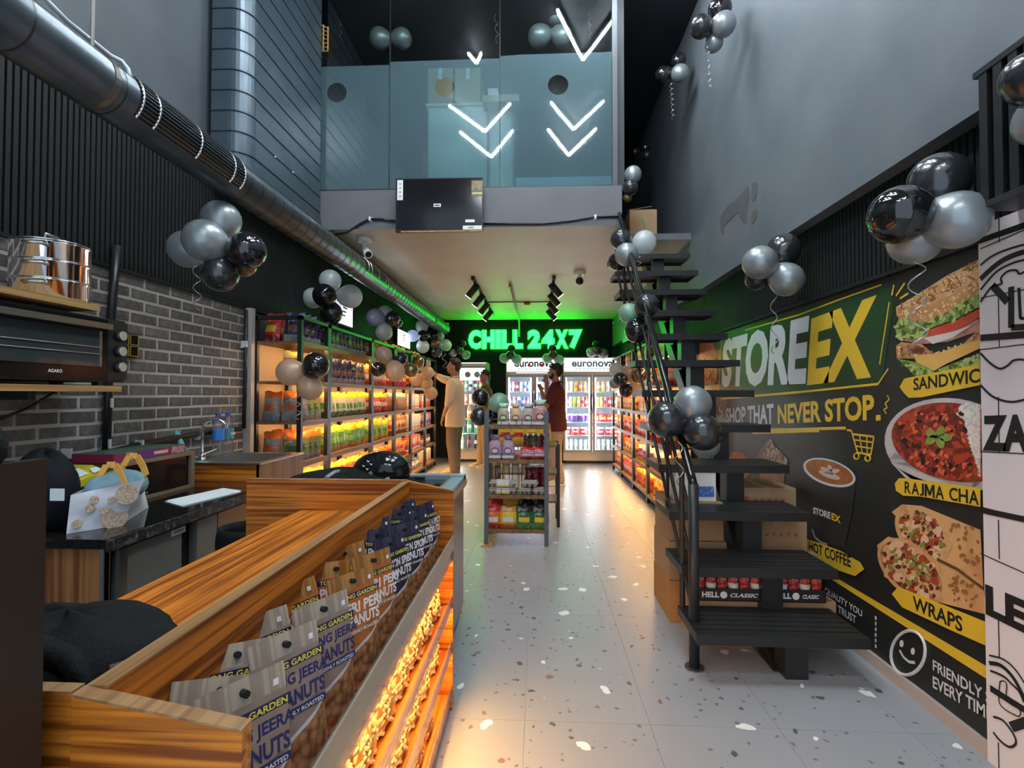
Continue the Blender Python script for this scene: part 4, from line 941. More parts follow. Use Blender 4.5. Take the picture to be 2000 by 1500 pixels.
dr = obj('door_glass', B().box(ox, ox+.003, oy0+.04, yd-.035, z2+.085, ozt-.065), mat('oven_glass', (.035, .045, .048), .05), ov)
obj('door_handle', B().box(ox+.02, ox+.034, oy0+.03, yd-.01, ozt-.055, ozt-.030), M['steel'], ov)
for y in (oy0+.05, yd-.03): obj('handle_post', B().box(ox, ox+.022, y-.006, y+.006, ozt-.05, ozt-.036), M['steel'], ov)
obj('control_panel', B().box(ox-.012, ox+.002, yd, oy1, z2+.03, ozt-.01), M['black'], ov)
kn = mat('knob_face', (.55, .50, .42), .3, .3)
for k in range(3):
    z = ozt-.075-.072*k
    kb = obj('knob', B().loft([((ox+.002, 2.275, z), .026, .026, (0, 1, 0), (0, 0, 1)), ((ox+.028, 2.275, z), .022, .022, (0, 1, 0), (0, 0, 1))], 20), M['black'], ov, smooth=True)
    obj('knob_cap', B().loft([((ox+.028, 2.275, z), .0215, .0215, (0, 1, 0), (0, 0, 1)), ((ox+.031, 2.275, z), .020, .020, (0, 1, 0), (0, 0, 1))], 20), kn, kb)
for z in (z2+.14, z2+.17): obj('wire_rack', B().tube([(ox+.006, oy0+.05, z), (ox+.006, yd-.045, z)], .0022, 6), M['steel'], ov)
obj('door_edge_trim', B().box(ox+.003, ox+.006, yd-.045, yd-.035, z2+.085, ozt-.065), M['steel'], ov)
text('lettering', 'AGARO', (ox+.001, P(93, 720, X=ox).y, z2+.05), (0, .062, 0), (0, 0, .014), (1, 0, 0), M['white'], ov)
for y in (1.7, 2.2): obj('foot', B().box(-2.2, -2.16, y, y+.03, z2, z2+.018), M['black'], ov); obj('foot', B().box(-2.0, -1.97, y, y+.03, z2, z2+.018), M['black'], ov)
sp = thing('steamer_pot', 'three-tier stainless steel steamer with lid on the upper wall shelf', 'steamer', (-2.09, 2.08, z1))
sx_, sy_ = -2.075, 2.075
for k in range(3):
    z = z1+.004+k*.078
    tr2 = obj('tier', B().lathe([(.128, z), (.133, z+.006), (.133, z+.066), (.138, z+.072), (.138, z+.076), (.130, z+.078)], 40, (sx_, sy_, 0)), M['chrome'], sp, smooth=True)
    for a in (R(-65), R(115)):
        d = Vector((math.cos(a), math.sin(a), 0)); s = Vector((-d.y, d.x, 0)); c = Vector((sx_, sy_, z+.052))
        obj('handle', B().tube([c+d*.130+s*.035, c+d*.165+s*.03, c+d*.172, c+d*.165-s*.03, c+d*.130-s*.035], .0065, 8), M['black'] if k < 0 else M['steel'], tr2, smooth=True)
obj('lid', B().lathe([(.137, z1+.239), (.132, z1+.246), (.07, z1+.262), (.01, z1+.268)], 40, (sx_, sy_, 0)), M['chrome'], sp, smooth=True)
obj('lid_knob', B().tube([(sx_, sy_-.03, z1+.262), (sx_, sy_-.03, z1+.285), (sx_, sy_+.03, z1+.285), (sx_, sy_+.03, z1+.262)], .006, 8), M['steel'], sp, smooth=True)
# switch plate, conduits on the brick wall
sw = thing('switch_plate', 'black switch plate with gold outlined switches right of the oven', 'switch plate', (XL+.02, 2.6, 1.4))
q0 = P(228, 648, X=XL+.03); q1 = P(262, 700, X=XL+.03)
obj('plate', B().box(XL+.016, XL+.03, q0.y, q1.y+.02, q1.z, q0.z), M['black'], sw)
goldl = mat('gold_line', (.62, .42, .12), .35, .4)
for i in range(2):
    for j in range(2):
        y0 = q0.y+.02+i*.068; zz = q1.z+.012+j*.075*(q0.z-q1.z)/.16; h = (q0.z-q1.z)*.40
        rk = obj('rocker', B().box(XL+.03, XL+.034, y0, y0+.055, zz, zz+h), M['gblack'], sw)
        b = B()
        for (a, c) in (((y0, zz), (y0+.055, zz)), ((y0+.055, zz), (y0+.055, zz+h)), ((y0+.055, zz+h), (y0, zz+h)), ((y0, zz+h), (y0, zz))): b.bar((XL+.035, *a), (XL+.035, *c), .0035)
        obj('gold_outline', b, goldl, rk)
cond = mat('conduit_black', (.012, .013, .014), .35); clip = mat('clip_white', (.6, .62, .62), .4)
one('conduit', B().tube([P(228, 480, X=XL+.04), P(218, 610, X=XL+.04), P(212, 760, X=XL+.04), P(207, 885, X=XL+.04)], .020, 8), cond, 'black vertical conduit down the brick wall behind the oven', 'conduit', smooth=True)
one('conduit', B().tube([P(95, 903, X=XL+.04), P(180, 893, X=XL+.04), P(275, 868, X=XL+.04), P(400, 845, X=XL+.04), P(470, 838, X=XL+.04)], .018, 8), cond, 'long black hose clipped along the bottom of the brick wall', 'hose', smooth=True)
one('conduit', B().tube([(XL+.045, 3.81, 1.93), (XL+.045, 3.81, 1.4), (XL+.045, 3.80, 1.02)], .014, 8), cond, 'thin black conduit down the corner beside the pale pilaster', 'conduit', smooth=True)
for px, py, nm in [(211, 787, 'upper clip of the vertical conduit'), (207, 867, 'lower clip of the vertical conduit'), (130, 886, 'left clip of the long hose'), (272, 868, 'middle clip of the long hose'), (388, 850, 'right clip of the long hose'), (477, 672, 'upper clip of the corner conduit')]:
    p = P(px, py, X=XL+.04); one('pipe_clip', B().box(p.x-.022, p.x+.024, p.y-.007, p.y+.007, p.z-.024, p.z+.024).box(XL+.016, p.x, p.y-.009, p.y+.009, p.z-.03, p.z-.02), clip, 'white '+nm, 'pipe clip')
one('oven_cord', B().tube([P(108, 765, X=XL+.03), P(60, 795, X=XL+.03), P(0, 818, X=XL+.03)], .006, 6), cond, 'thin black cord hanging below the lower wall shelf', 'cord', smooth=True)
# ---------------------------------------------------------------- product meshes
def bag_mesh(wd, ht, dp, nx=6, nz=9):
    b = B()
    for side in (1, -1):
        base = len(b.v)
        for j in range(nz+1):
            for i in range(nx+1):
                u, v = i/nx, j/nz
                e = max(0, 1-abs(2*u-1)**2.4)**.7; f = max(0, 1-abs(2*v-1)**4)
                x = side*(dp/2*e*f+.0015); wob = .006*math.sin(9*u+5*v)*e
                crimp = max(0, v-.82)/.18
                b.v.append((x+wob*f+.012*crimp*math.sin(11*u+1), (u-.5)*wd*(1-.10*crimp+.03*math.sin(7*v)), v*ht+.010*crimp*math.sin(8*u)))
        for j in range(nz):
            for i in range(nx):
                q = (base+j*(nx+1)+i, base+j*(nx+1)+i+1, base+(j+1)*(nx+1)+i+1, base+(j+1)*(nx+1)+i)
                m = 1 if j >= nz-2 else (2 if j in (3, 4) and 0 < i < nx-1 else (3 if j <= 1 else 0))
                b.f.append(q if side == 1 else q[::-1]); b.m.append(m)
    b.sm = True; me = b.mesh('snack_bag')
    for _ in range(4): me.materials.append(M['white'])
    return me
BAG = bag_mesh(.15, .235, .075); SBAG = bag_mesh(.14, .20, .065)
def box_mesh(w_, h_, d_):
    b = B(); b.box(-d_/2, d_/2, -w_/2, w_/2, 0, h_); b.cur = 1; b.box(d_/2, d_/2+.001, -w_*.36, w_*.36, h_*.45, h_*.86); b.cur = 2; b.box(-d_/2-.0005, d_/2+.001, -w_/2-.0005, w_/2+.0005, h_*.08, h_*.2)
    b.cur = 1; b.box(-d_*.3, d_*.3, -w_/2-.001, w_/2+.001, h_*.45, h_*.86); me = b.mesh('box')
    for _ in range(3): me.materials.append(M['white'])
    return me
PBOX = box_mesh(.105, .225, .075)
def jar_mesh():
    b = B(); b.sm = True; b.lathe([(.036, 0), (.038, .01), (.038, .12), (.030, .135)], 12); b.cur = 1; b.lathe([(.033, .135), (.033, .158)], 12); b.cur = 2; b.lathe([(.0385, .035), (.0385, .10)], 12)
    me = b.mesh('jar')
    for _ in range(3): me.materials.append(M['white'])
    return me
JAR = jar_mesh()
_c = {}
def C(r, g, b, rough=.38):
    k = (r, g, b, rough)
    if k not in _c: _c[k] = mat('print_%d' % len(_c), (r, g, b), rough, col2=(min(1, r*.45+.30), min(1, g*.45+.28), min(1, b*.45+.26)), scale=34, lo=.57, hi=.62)
    return _c[k]
red, dred, org, yel, grn, lgrn, dgrn, nvy, blu, pur, pnk, crm, wht, blk, gry, brn2, olv, amb = C(.55, .025, .02), C(.25, .015, .02), C(.70, .16, .02), C(.78, .50, .03), C(.10, .34, .05), C(.33, .52, .08), C(.03, .13, .04), C(.018, .022, .07), C(.05, .12, .45), C(.18, .05, .28), C(.62, .20, .28), C(.66, .56, .38), C(.70, .70, .68), C(.018, .018, .02), C(.24, .25, .25), C(.20, .09, .04), C(.20, .21, .08), C(.55, .27, .05)
# look: (mesh, slots [body, top, band, foot], words)
LOOK = {
 'redpack': (BAG, [red, dred, yel, dred], 'red snack bag'), 'navy': (BAG, [nvy, nvy, brn2, gry], 'navy blue crisps bag'), 'orangechips': (BAG, [org, yel, wht, red], 'orange crisps bag'),
 'blackorange': (BAG, [gry, org, C(.50, .12, .03), gry], 'black-orange crisps bag'), 'olive': (BAG, [olv, org, dgrn, gry], 'olive green crisps bag'), 'greencream': (BAG, [crm, yel, grn, dgrn], 'cream and green yellow-topped crisps bag'),
 'green': (BAG, [grn, yel, lgrn, amb], 'bright green yellow-topped crisps bag'), 'orange': (SBAG, [org, yel, red, org], 'orange snack packet'), 'blueyel': (SBAG, [yel, wht, blu, blu], 'blue and yellow snack packet'),
 'redwhite': (BAG, [red, yel, wht, red], 'red and white crisps bag'), 'greenyel': (BAG, [lgrn, yel, grn, yel], 'green and yellow crisps bag'), 'orangered': (SBAG, [red, org, yel, red], 'red and orange snack packet'),
 'greyorange': (BAG, [gry, crm, org, amb], 'grey and orange crisps bag'), 'yelbrown': (BAG, [yel, brn2, red, brn2], 'yellow and brown crisps bag'), 'purple': (SBAG, [pur, wht, pnk, yel], 'purple snack packet'),
 'creambox': (PBOX, [crm, wht, org], 'cream carton with orange print'), 'orangebox': (PBOX, [org, wht, red], 'orange carton'), 'jar': (JAR, [crm, red, wht], 'glass jar with red lid'), 'darkjar': (JAR, [brn2, blk, wht], 'dark sauce jar'), 'bottle': (JAR, [C(.35, .42, .42, .1), blu, wht], 'pale bottle with blue cap'),
 'yelpack': (SBAG, [yel, org, red, yel], 'yellow noodle packet'), 'pinkpack': (SBAG, [pnk, red, wht, red], 'pink biscuit packet'), 'redbox': (PBOX, [red, yel, wht], 'red carton with yellow print'), 'purplebox': (PBOX, [pur, wht, pnk], 'purple carton'), 'yelbox': (PBOX, [yel, red, wht], 'yellow carton with red print')}
lev = ['top', 'second', 'third', 'fourth', 'fifth', 'bottom']
warm = glow('shelf_led', (1.0, .56, .20), SHELF_LED)
BZ = [1.70, 1.385, 1.065, .744, .42, .11]
def rack_unit(x_in, x_out, y0, y1, facing, label, ends=(True, True), group='display racks'):
    t = thing('display_rack', label, 'display rack', ((x_in+x_out)/2, y0, 0), group); p = .034
    lo_, hi_ = min(x_in, x_out), max(x_in, x_out)
    for x in (lo_+p/2, hi_-p/2):
        for y in (y0+p/2, y1-p/2): obj('post', B().box(x-p/2, x+p/2, y-p/2, y+p/2, 0, 1.90), M['black'], t)
    obj('top_frame', B().box(lo_, hi_, y0, y0+p, 1.87, 1.90), M['black'], t); obj('top_frame', B().box(lo_, hi_, y1-p, y1, 1.87, 1.90), M['black'], t)
    obj('top_rail', B().box(x_out-facing*.03 if facing > 0 else x_out, x_out if facing > 0 else x_out+.03, y0+p, y1-p, 1.875, 1.90), M['black'], t)
    obj('back_panel', B().box(x_in-.002 if facing > 0 else x_in, x_in if facing > 0 else x_in+.002, y0+p, y1-p, .05, 1.70), M['cream'], t)
    for z in BZ:
        bd = obj('shelf_board', B().box(lo_+.004, hi_-.004, y0+.004, y1-.004, z-.020, z), M['shelfwood'], t)
        obj('front_edge', B().box(x_out-.012 if facing > 0 else x_out, x_out if facing > 0 else x_out+.012, y0+p, y1-p, z-.036, z+.002), M['shelfwood'], bd)
        if z > .3:
            xs_ = x_out-facing*.045
            obj('led_strip', B().box(xs_-.006, xs_+.006, y0+p+.01, y1-p-.01, z-.027, z-.021), warm, bd)
    return t
def stock(name, look, x, y, z, rz, place, cat, grp, k=1.0):
    me, ms_, words_ = LOOK[look]
    o = inst(name, me, (x, y, z+.001), (R(random.uniform(-3, 3)) if me in (BAG, SBAG) else 0, R(random.uniform(-9, 7)) if me in (BAG, SBAG) else 0, R(rz+(random.uniform(-10, 10) if me in (BAG, SBAG) else 0))), (k, k, k*random.uniform(.96, 1.03)))
    slots(o, ms_[:len(me.materials)]); tag(o, ('%s %s' % (words_, place)).replace(' ,', ','), cat, grp); return o
nmof = {BAG: ('snack_bag', 'snack bag'), SBAG: ('snack_packet', 'snack packet'), PBOX: ('carton_pack', 'carton'), JAR: ('jar', 'jar')}
LY = [3.91, 4.46, 5.65, 6.56, 7.43, 8.40, 9.25]
bayw = ['end bay by sink', 'second bay', 'third bay', 'fourth bay', 'fifth bay', 'last bay']
plan = [['redpack', 'orangechips', 'blackorange', 'blackorange', 'olive', 'blueyel'], ['navy', 'navy', 'greencream', 'green', 'orange', 'blueyel'], ['orangechips', 'orangechips', 'redwhite', 'greenyel', 'orangered', 'orange'],
        ['greenyel', 'redwhite', 'greyorange', 'yelbrown', 'orangered', 'purple'], ['olive', 'yelbrown', 'creambox', 'creambox', 'redbox', 'bottle'], ['orangebox', 'yelbox', 'orangebox', 'purplebox', 'darkjar', 'creambox']]
for i in range(6):
    rack_unit(-2.235, -1.845, LY[i]+.002, LY[i+1]-.002, 1, 'black steel rack with warm strip lights on the left wall, %s' % bayw[i], group='left wall racks')
    for L in range(6):
        lk = plan[i][L]; me = LOOK[lk][0]; dy = {BAG: .088, SBAG: .095, PBOX: .115, JAR: .092}[me]
        n = int((LY[i+1]-LY[i]-.12)/dy); nm, ct_ = nmof[me]
        if i == 0: n = 0 if L != 1 else 1
        for j in range(n):
            y = LY[i]+.09+j*dy
            lk2 = lk
            if i == 0 and L in (2, 3) and j > n//2: lk2 = 'olive'
            if i == 0 and L == 0 and j > n//2-1: lk2 = 'navy'
            rz = random.uniform(-8, 8)+((-42 if i == 0 else -38) if me in (BAG, SBAG) else 0)
            stock(nm, lk2, -1.955+random.uniform(-.01, .01), y, BZ[L], rz, ', %s shelf, left %s, %s from front' % (lev[L], bayw[i], order[j]), ct_, 'goods on the left racks', 1.0 if i or L else 1.0)
for L in range(6):                                   # end bay : packets stand facing the entrance, two abreast
    if L == 1: continue
    for c in range(2):
        for j in range(4):
            lk2 = [('redpack', 'navy'), None, ('blackorange', 'blackorange' if j < 2 else 'olive'), ('blackorange', 'olive'), ('olive', 'green'), ('blueyel', 'blueyel')][L][c]
            me = LOOK[lk2][0]
            stock(nmof[me][0], lk2, -2.125+.165*c+random.uniform(-.01, .01), 4.00+.115*j, BZ[L], -90+random.uniform(-8, 8)+(25 if c else 0), ', %s shelf, left end bay, %s column, %s from front' % (lev[L], ['left', 'right'][c], order[j]), nmof[me][1], 'goods on the left racks')
RY = [5.28, 6.18, 7.09, 8.06, 8.94]
planr = [['redbox', 'pinkpack', 'purple', 'orangered', 'purple', 'yelpack'], ['redbox', 'jar', 'yelbox', 'pinkpack', 'purple', 'orange'], ['redbox', 'redbox', 'yelpack', 'orangered', 'yelpack', 'pinkpack'], ['redbox', 'pinkpack', 'yelpack', 'yelpack', 'redbox', 'orangered']]
bayr = ['bay nearest stairs', 'second bay', 'third bay', 'bay nearest coolers']
for i in range(4):
    rack_unit(1.585, 1.292, RY[i]+.002, RY[i+1]-.002, -1, 'black steel rack with warm strip lights on the right wall, %s' % bayr[i], group='right wall racks')
    for L in range(6):
        lk = planr[i][L]; me = LOOK[lk][0]; dy = {BAG: .10, SBAG: .105, PBOX: .125, JAR: .10}[me]
        n = int((RY[i+1]-RY[i]-.12)/dy); nm, ct_ = nmof[me]
        for j in range(n):
            stock(nm, lk, 1.385+random.uniform(-.01, .01), RY[i]+.09+j*dy, BZ[L], 180+random.uniform(-8, 8)+(38 if me in (BAG, SBAG) else 0), ', %s shelf, right %s, %s from front' % (lev[L], bayr[i], order[j]), ct_, 'goods on the right racks')
# ---------------------------------------------------------------- coolers at the back
cwhite = mat('cooler_enamel', (.62, .60, .57), .35); clit = glow('cooler_light', (.80, .90, 1.0), COOLER); chead = glow('header_light', (.85, .93, 1.0), 1.25); cinner = mat('cooler_inner', (.70, .78, .88), .4)
cfr = mat('door_frame_grey', (.42, .41, .40), .35)
def can_mesh(r, h):
    b = B(); b.sm = True; b.lathe([(r*.85, 0), (r, .006), (r, h-.012), (r*.82, h)], 10); b.cur = 1; b.lathe([(r*.80, h-.001), (r*.78, h+.002)], 10)
    b.cur = 2; b.lathe([(r*1.01, h*.35), (r*1.01, h*.65)], 10); me = b.mesh('can')
    for _ in range(3): me.materials.append(M['steel'])
    return me
CAN = can_mesh(.029, .13)
def soda_mesh():
    b = B(); b.sm = True; b.lathe([(.040, 0), (.044, .02), (.044, .17), (.030, .23), (.014, .27), (.014, .285)], 12); b.cur = 1; b.lathe([(.017, .283), (.017, .305)], 10); b.cur = 2; b.lathe([(.0448, .10), (.0448, .165)], 12)
    me = b.mesh('soda')
    for _ in range(3): me.materials.append(M['steel'])
    return me
SODA = soda_mesh()
def cooler(name, label, x0, x1, yf, doors, htop, hd):
    t = thing(name, label, 'drinks cooler', ((x0+x1)/2, yf, 0), 'drinks coolers at the back wall'); yb = YB-.03
    obj('side_wall', B().box(x0, x0+.03, yf+.03, yb, .06, htop), cwhite, t); obj('side_wall', B().box(x1-.03, x1, yf+.03, yb, .06, htop), cwhite, t)
    obj('rear_wall', B().box(x0+.03, x1-.03, yb-.03, yb, .06, htop), cinner, t); obj('floor_panel', B().box(x0+.03, x1-.03, yf+.04, yb-.03, .06, .22), cinner, t); obj('roof_panel', B().box(x0+.03, x1-.03, yf+.04, yb-.03, htop-.03, htop), cwhite, t)
    obj('kick_panel', B().box(x0, x1, yf+.02, yf+.06, .05, .20), cwhite, t); obj('base_grille', B().box(x0+.04, x1-.04, yf+.05, yb, 0, .06), M['black'], t)
    obj('header', B().box(x0, x1, yf+.01, yf+.06, htop-hd, htop), cwhite, t); hp = obj('header_panel', B().box(x0+.02, x1-.02, yf+.005, yf+.011, htop-hd+.05, htop-.02), chead, t, 'lit white header')
    wd = (x1-x0)/doors
    for d in range(doors):
        a, c = x0+wd*d+.004, x0+wd*(d+1)-.004; z0, z1 = .205, htop-hd-.005; f = .045
        b = B(); b.box(a, a+f, yf, yf+.03, z0, z1); b.box(c-f, c, yf, yf+.03, z0, z1); b.box(a+f, c-f, yf, yf+.03, z0, z0+f); b.box(a+f, c-f, yf, yf+.03, z1-f, z1)
        dr_ = obj('door', b, cfr, t); obj('door_glass', B().box(a+f, c-f, yf+.012, yf+.018, z0+f, z1-f), M['cglass'], dr_)
        obj('door_handle', B().box(c-f+.012 if d == 0 else a+.012, c-.016 if d == 0 else a+f-.016, yf-.018, yf, 1.0, 1.3), M['black'], dr_)
        for xx in (a+f+.004, c-f-.012): obj('light_tube', B().box(xx-.004, xx+.012, yf+.032, yf+.046, z0+.06, z1-.06), clit, t)
    return t
def fill(t, x0, x1, yf, zs, items, nm, where):
    for L, z in enumerate(zs):
        obj('wire_shelf', B().box(x0+.035, x1-.035, yf+.06, YB-.08, z-.012, z), M['white'], t)
        for j, (me, ms_, words_, cat) in enumerate(items[L]):
            n = len(items[L]); x = x0+.075+(x1-x0-.15)*j/max(1, n-1)
            o = inst(nm[L], me, (x, yf+.12, z+.001), (0, 0, 0), (1.12, 1.12, 1.45) if me is CAN else (1, 1, 1)); slots(o, ms_); tag(o, '%s, %s shelf of %s, %s from left' % (words_, lev[min(L, 5)], where, order[j]), cat, 'drinks in the coolers')
def canp(cols, n, words_): return [(CAN, [cols[j % len(cols)], M['steel'], wht if j % 2 else cols[(j+1) % len(cols)]], words_, 'can') for j in range(n)]
def sod(body, cap, lab, words_, n): return [(SODA, [body, cap, lab], words_, 'bottle')]*n
cola = C(.02, .008, .006, .15); lime = C(.35, .55, .10, .2); orj = C(.65, .22, .03, .2); clr = C(.45, .62, .55, .15); grb = C(.06, .36, .10, .2)
F1Y = 9.72
f1 = cooler('single_door_cooler', 'white single-door drinks cooler at the left of the back wall', P(893, 800, Y=F1Y).x, P(951, 800, Y=F1Y).x, F1Y, 1, 1.90, .06)
x0, x1 = P(893, 800, Y=F1Y).x, P(951, 800, Y=F1Y).x
obj('upper_panel', B().box(x0+.05, x1-.05, F1Y+.045, F1Y+.06, 1.56, 1.80), chead, f1)
for k in (-1, 1):
    c = (x0+x1)/2+k*.09; bb = B(); bb.loft([((c, F1Y+.043, 1.665), .06, .06, (1, 0, 0), (0, 0, 1)), ((c, F1Y+.035, 1.665), .055, .055, (1, 0, 0), (0, 0, 1))], 20); fn = obj('fan_grille', bb, M['steel'], f1)
    for r in (.02, .04): 
        bb = B(); bb.tube([(c+r*math.cos(a*.524), F1Y+.033, 1.665+r*math.sin(a*.524)) for a in range(13)], .004, 5); obj('grille_ring', bb, M['black'], fn)
fill(f1, x0, x1, F1Y, [1.36, 1.10, .81, .54, .24], [canp([red, grn, wht, blk], 6, 'small drinks can'), canp([crm, org, wht], 6, 'cream and orange can'), sod(orj, org, wht, 'orange soda bottle', 2)+sod(cola, red, red, 'cola bottle', 1)+sod(orj, org, wht, 'orange soda bottle', 1), sod(grb, grn, wht, 'green soda bottle', 4), sod(lime, grn, wht, 'lime soda bottle', 1)+sod(cola, red, red, 'cola bottle with red label', 1)+sod(cola, wht, wht, 'cola bottle with white label', 2)], ['drink_can', 'drink_can', 'soda_bottle', 'soda_bottle', 'soda_bottle'], 'the single-door cooler')
F2Y = 9.62
zs = [1.34, 1.05, .77, .52, .25]
def header_text(t, x0, x1, body, z, m, strap):
    text('lettering', body, (x0+.16, F2Y+.003, z), (x1-x0-.32, 0, 0), (0, 0, .105), (0, -1, 0), m, t, .03)
    for j in range(9): obj('strapline_mark', B().box(x0+.22+j*(x1-x0-.44)/9, x0+.22+(j+.8)*(x1-x0-.44)/9, F2Y+.002, F2Y+.005, z-.045, z-.032), m, t)
hx = [(P(988, 800, Y=F2Y).x, P(1098, 800, Y=F2Y).x), (P(1100, 800, Y=F2Y).x, P(1215, 800, Y=F2Y).x)]
for k, (x0, x1) in enumerate(hx):
    x1 = min(x1, 1.59)
    t = cooler('double_door_cooler', ['white double-door cooler behind the man in maroon', 'white double-door cooler beside the right racks'][k], x0, x1, F2Y, 2, 1.985, .32)
    header_text(t, x0, x1, 'euronova', 1.80, [mat('logo_dark', (.05, .03, .03), .4), mat('logo_blue', (.25, .35, .50), .4)][k], 'Commercial Refrigeration 1800-123-456')
    if k == 0:
        for cx_ in (.375, .70):
            c = x0+.16+(x1-x0-.32)*cx_; obj('logo_apple', B().ball((c, F2Y+.001, 1.835), .03, .004, .032), mat('logo_red%d' % int(cx_*10), (.7, .03, .03), .4), t)
        for j in range(14): obj('grille_slot', B().box(x0+.2+j*.045, x0+.232+j*.045, F2Y+.004, F2Y+.011, 1.685, 1.70), chead, t)
    c1 = canp([blu, pnk, dred, wht, crm], 14, 'slim drinks can'); c2 = canp([pur, pnk, wht, blu], 12, 'purple drinks can')
    y1_ = canp([yel, wht, yel, org], 12, 'yellow drinks can'); y2_ = canp([dred, wht, lime, yel, pnk, red], 14, 'colourful juice can')
    pk1 = [(SBAG, [pur, wht, pur, blu], 'purple frozen packet', 'packet')]*4+[(SBAG, [org, red, wht, red], 'orange frozen packet', 'packet')]*4
    pk2 = [(SBAG, [red, wht, wht, red], 'red and white frozen packet', 'packet')]*7; ch = canp([clr, wht], 12, 'pale tall can'); lowp = canp([blu, wht, C(.35, .5, .75)], 10, 'blue drinks can')
    its = [c1, c2, pk1, pk2, lowp] if k == 0 else [y1_, y2_, pk1, pk2, ch]
    fill(t, x0, x1, F2Y, zs, its, ['drink_can', 'drink_can', 'frozen_packet', 'frozen_packet', 'drink_can'], ['the cooler behind maroon man', 'the rightmost cooler'][k])
for o in SC.objects:
    if o.name.startswith('frozen_packet'): o.rotation_euler = (0, 0, R(-90)); o.scale = (1, 1, .75)
for (x0, x1), yf in ((hx[0], F2Y), (hx[1], F2Y)): pass

# ---------------------------------------------------------------- centre rack with bread and eggs
gm = mat('grey_post', (.10, .12, .13), .4); cz = [1.014, .726, .425, .133]
ck = thing('centre_rack', 'freestanding grey four-shelf rack with bread and eggs in mid-floor', 'display rack', (-.19, 4.5, 0))
cx0, cx1, cy0, cy1 = -.435, .075, 4.36, 4.74
for x in (cx0, cx1):
    for y in (cy0, cy1): obj('post', B().box(x-.018, x+.018, y-.012, y+.012, 0, 1.14), gm, ck)
for z in cz:
    sb_ = obj('shelf_board', B().box(cx0-.02 if z < 1 else cx0, cx1+.02 if z < 1 else cx1, cy0, cy1, z-.028, z), M['shelfwood'], ck)
    bb = B(); bb.tube([(cx0, cy0-.004, z+.055), (cx1, cy0-.004, z+.055)], .003, 5)
    for f in (.25, .5, .75): bb.tube([(cx0+(cx1-cx0)*f, cy0-.004, z), (cx0+(cx1-cx0)*f, cy0-.004, z+.055)], .0025, 5)
    obj('wire_guard', bb, M['black'], sb_)
obj('foot_block', B().box(cx0-.04, cx0+.05, cy0-.05, cy0+.05, 0, .012), M['oak'], ck)
def loaf(label, x, y, z, m_bread, m_film, m_tie, s=1.0):
    t = thing('bread_bag', label, 'bread', (x, y, z), 'bagged loaves on the centre rack')
    b = B(); W, D, Hh = .052*s, .05*s, .125*s
    b.loft([((x, y, z+.001), W*.97, D*.97), ((x, y, z+.03), W, D), ((x, y, z+Hh*.95), W, D), ((x, y, z+Hh*1.08), W*.85, D*.8), ((x, y, z+Hh*1.25), W*.5, D*.4)], 16); 
    for i, v in enumerate(b.v):
        dx, dy = v[0]-x, v[1]-y; k = max(abs(dx)/W, abs(dy)/D, 1e-6); q = math.hypot(dx/W, dy/D)
        f = min(1.18, q/k) if v[2] < z+Hh*.95 else 1; b.v[i] = (x+dx*f, y+dy*f, v[2])
    obj('loaf', b, m_bread, t, smooth=True)
    b = B(); b.loft([((x, y, z+Hh*1.23), W*.5, D*.4), ((x, y, z+Hh*1.38), W*.75, D*.25), ((x+W*.1, y, z+Hh*1.55), W*.85, D*.12)], 12); obj('bag_neck', b, m_film, t, smooth=True)
    obj('tie', B().lathe([(W*.54, Hh*1.215), (W*.54, Hh*1.255)], 12, (x, y, z)), m_tie, t)
    b = B(); b.loft([((x, y-D*1.0, z+Hh*.55), W*.62, Hh*.23, (1, 0, 0), (0, 0, 1)), ((x, y-D*1.06, z+Hh*.55), W*.6, Hh*.22, (1, 0, 0), (0, 0, 1))], 18); bd = obj('label', b, m_tie, t)
    b = B(); b.loft([((x, y-D*1.06, z+Hh*.55), W*.45, Hh*.13, (1, 0, 0), (0, 0, 1)), ((x, y-D*1.07, z+Hh*.55), W*.45, Hh*.13, (1, 0, 0), (0, 0, 1))], 16); obj('label_centre', b, crm, bd)
    obj('lower_print', B().box(x-W*.9, x+W*.9, y-D*1.04, y-D*1.0, z+.012, z+.034), wht, t)
bt = [(C(.42, .34, .24), C(.40, .62, .46), dgrn, 'green'), (C(.58, .38, .22), C(.62, .40, .22), brn2, 'orange'), (C(.45, .37, .30), C(.42, .45, .50), nvy, 'grey')]
for k, (a, c, d, nm_) in enumerate(bt): loaf('bagged bread loaf with %s twisted top on the top centre shelf' % nm_, -.295+.107*k, 4.43, cz[0], a, c, d)
loaf('tall pink bagged loaf with pale green top on the top centre shelf', .022, 4.43, cz[0], C(.48, .22, .25), C(.40, .62, .46), dred, 1.15)
for k in range(2): loaf('purple bagged loaf, %s of the two on the second centre shelf' % ('left' if k == 0 else 'right'), -.365+.112*k, 4.43, cz[1], C(.40, .27, .33), C(.30, .16, .36), pur, 1.08)
for k in range(2):
    for j in range(2):
        o = inst('biscuit_packet', SBAG, (-.085+.105*k, 4.42+.13*j, cz[1]+.001), (0, 0, R(-90)), (1, .95, .5)); slots(o, [pnk, red, wht, red]); tag(o, 'pink and white biscuit packet, %s %s on the second centre shelf' % (['left', 'right'][k], ['front', 'rear'][j]), 'packet', 'pink packets on the centre rack')
jarm = clear('jar_plastic', (.9, .86, .8), .25, .05, (.35, .26, .18))
def tallpack(label, x, y, z, h, m, mc, grp):
    t = thing('storage_jar', label, 'jar', (x, y, z), grp); obj('jar_body', B().lathe([(.038, .001), (.04, .01), (.04, h*.85), (.03, h*.92)], 14, (x, y, z)), m, t, smooth=True); obj('lid', B().lathe([(.034, h*.92), (.034, h)], 14, (x, y, z)), mc, t)
